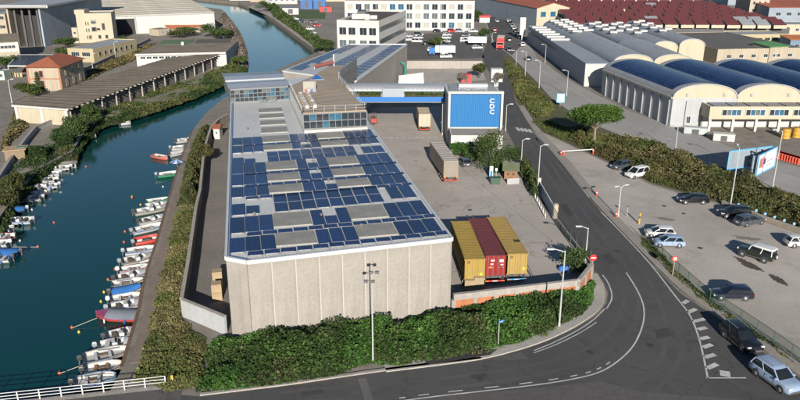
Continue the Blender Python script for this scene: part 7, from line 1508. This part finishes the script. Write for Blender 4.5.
# bridge with white railing, lower left
bd0, bd1 = P(30,399), P(166,384.5); dB = (bd1-bd0).normalized(); nB = Vector((dB.y,-dB.x,0))
br_ = thing('road_bridge', 'concrete road bridge over the canal mouth with its white railing', 'bridge', (bd0.x,bd0.y,0)); e0 = bd0-dB*40
k = MB(); k.prism([e0,bd1+dB*1.5,bd1+dB*1.5+nB*14,e0+nB*14], -1.1, .0); k.build('deck', concrete, br_)
k = MB(); k.prism([e0+nB*.8,bd1+dB*1.5+nB*.8,bd1+dB*1.5+nB*13,e0+nB*13], .0, .03); k.build('road_surface', asphalt_old, br_)
k = MB(); Lr = (bd1-e0).length; n = int(Lr/1.75)
for i in range(n+1): p = bd1-dB*(Lr*i/n)+nB*.15; k = MB(); k.box((p.x,p.y,.5),(.09,.09,1.0),math.atan2(dB.y,dB.x)); k.build('railing_post', wht, br_)
for z in (.97,.66,.36): k = MB(); a, c = bd1+nB*.15, e0+nB*.15; k.bar(Vector((a.x,a.y,z)), Vector((c.x,c.y,z)), .05); k.build('railing_bar', wht, br_)
p = P(173,384); t = sign('yellow_marker', 'short yellow marker post at the end of the bridge railing', p, .9); k = MB(); k.box((0,-.05,.75),(.22,.05,.4)); k.build('plate', mat('post_y', (.50,.30,.04)), t)
# wooden steps at the quay, drain pipe etc
t = thing('quay_steps', 'brown wooden landing steps on the quay', 'steps', tuple(P(148,318,-.5)))
for i in range(6): p = P(148.5-i*.5,309+i*3.2,-.5); k = MB(); k.box((p.x,p.y,-.5+.0),(1.3,.34,.08),-.15); k.build('plank', wood_m, t)
k = MB(); p, q = P(146.2,308,-.5), P(144,327,-.5); k.bar(p+Vector((0,0,-.1)), q+Vector((0,0,-.1)), .12); p, q = P(150.5,308,-.5), P(148.5,327,-.5); k.bar(p+Vector((0,0,-.1)), q+Vector((0,0,-.1)), .12); k.build('stringer', wood_m, t)
for i, (x, y) in enumerate(((168,215),(162,240),(155,262),(150,288),(146,312),(139,342),(131,366))):
    p = P(x,y,-.55); t = local(thing('mooring_post', 'short iron mooring post on the brown quay ledge', 'mooring post', (p.x,p.y,-.55), 'mooring posts along the quay')); k = MB(); k.tube((0,0,0),(0,0,.45),.08,n=8); k.build('post', darkgrey, t); k = MB(); k.tube((0,0,.45),(0,0,.55),.13,n=8); k.build('cap', darkgrey, t)
# kerb-side things
for i in range(7):                                    # blue plates on the low wall at the back of the lot
    a = P(735,208).lerp(P(800,231),(i+.3)/7); t = local(thing('blue_plate', 'small blue bay plate on a short post behind the parked cars', 'sign', tuple(a), 'blue bay plates along the bank')); k = MB(); k.bar((0,0,0),(0,0,.8),.05); k.build('post', pole_m, t); k = MB(); k.box((0,-.06,.75),(.34,.05,.34)); k.build('plate', mat('sign_paleblue', (.20,.36,.58), .5, .1), t)
plain_wall('bank_wall', 'low rough wall holding the scrub bank behind the parked cars', pxs([(722,204.5),(740,211),(761,219.5),(800,233),(860,252)]), .55, mat('rubble', (.24,.20,.15), .95, .3, 1, .4), .35)
t = thing('orange_barriers', 'pile of orange red plastic barriers beside the carriageway', 'barriers', tuple(P(787,160)))
for i in range(9): c = P(777,157).lerp(P(801,164),(i+.5)/9); k = MB(); k.box((c.x,c.y,.55),(1.0,1.6,1.1),-.35); k.box((c.x,c.y,.1),(1.1,2.0,.2),-.35); k.build('barrier', mat('barrier_o', (.5,.06,.03), .6, .15), t)
for x, y, lb in ((785,138,'yellow drum under the cream office'),(796,137,'yellow drum farther along under the cream office')):
    p = P(x,y); t = local(thing('yellow_drum', lb, 'drum', tuple(p), 'yellow drums')); k = MB(); k.tube((0,0,0),(0,0,2.0),.9,n=14); k.build('body', mat('drum_y', (.45,.26,.03), .6, .15), t, 40); k = MB(); [k.tube((0,0,z),(0,0,z+.08),.93,n=14) for z in (.5,1.4)]; k.tube((0,0,2.0),(0,0,2.1),.7,n=12); k.build('hoop', mat('drum_b', (.25,.13,.03), .6, .1), t)
b_ = P(566,271.5); t = thing('rubbish_heap', 'heap of blue and white rubbish bags behind the corner wall', 'rubbish', tuple(b_))
for i, (dx, dy, r_, c) in enumerate(((0,0,.55,cover_m['blue']),(.7,.2,.5,cover_m['white']),(-.5,.3,.45,cover_m['blue']),(.3,-.4,.4,cover_m['white']))): k = MB(); k.loft([[(b_.x+dx+r_*w_*math.cos(a),b_.y+dy+r_*w_*math.sin(a),z*r_) for a in np.linspace(0,2*math.pi,8)[:-1]] for z,w_ in ((0,.8),(.5,1.0),(1.0,.75),(1.35,.25))]); k.build('bag', c, t, 60)
p = P(442,117); t = thing('gate_light', 'turquoise payment kiosk at the foot of the gate columns', 'kiosk', tuple(P(441.5,130))); p = P(441.5,130); k = MB(); k.box(p+Vector((0,0,.8)),(.6,.6,1.6)); k.build('body', mat('turq', (.06,.30,.34), .5, .1), t); k = MB(); k.box(p+Vector((0,0,1.66)),(.75,.75,.12)); k.build('roof', wht, t)
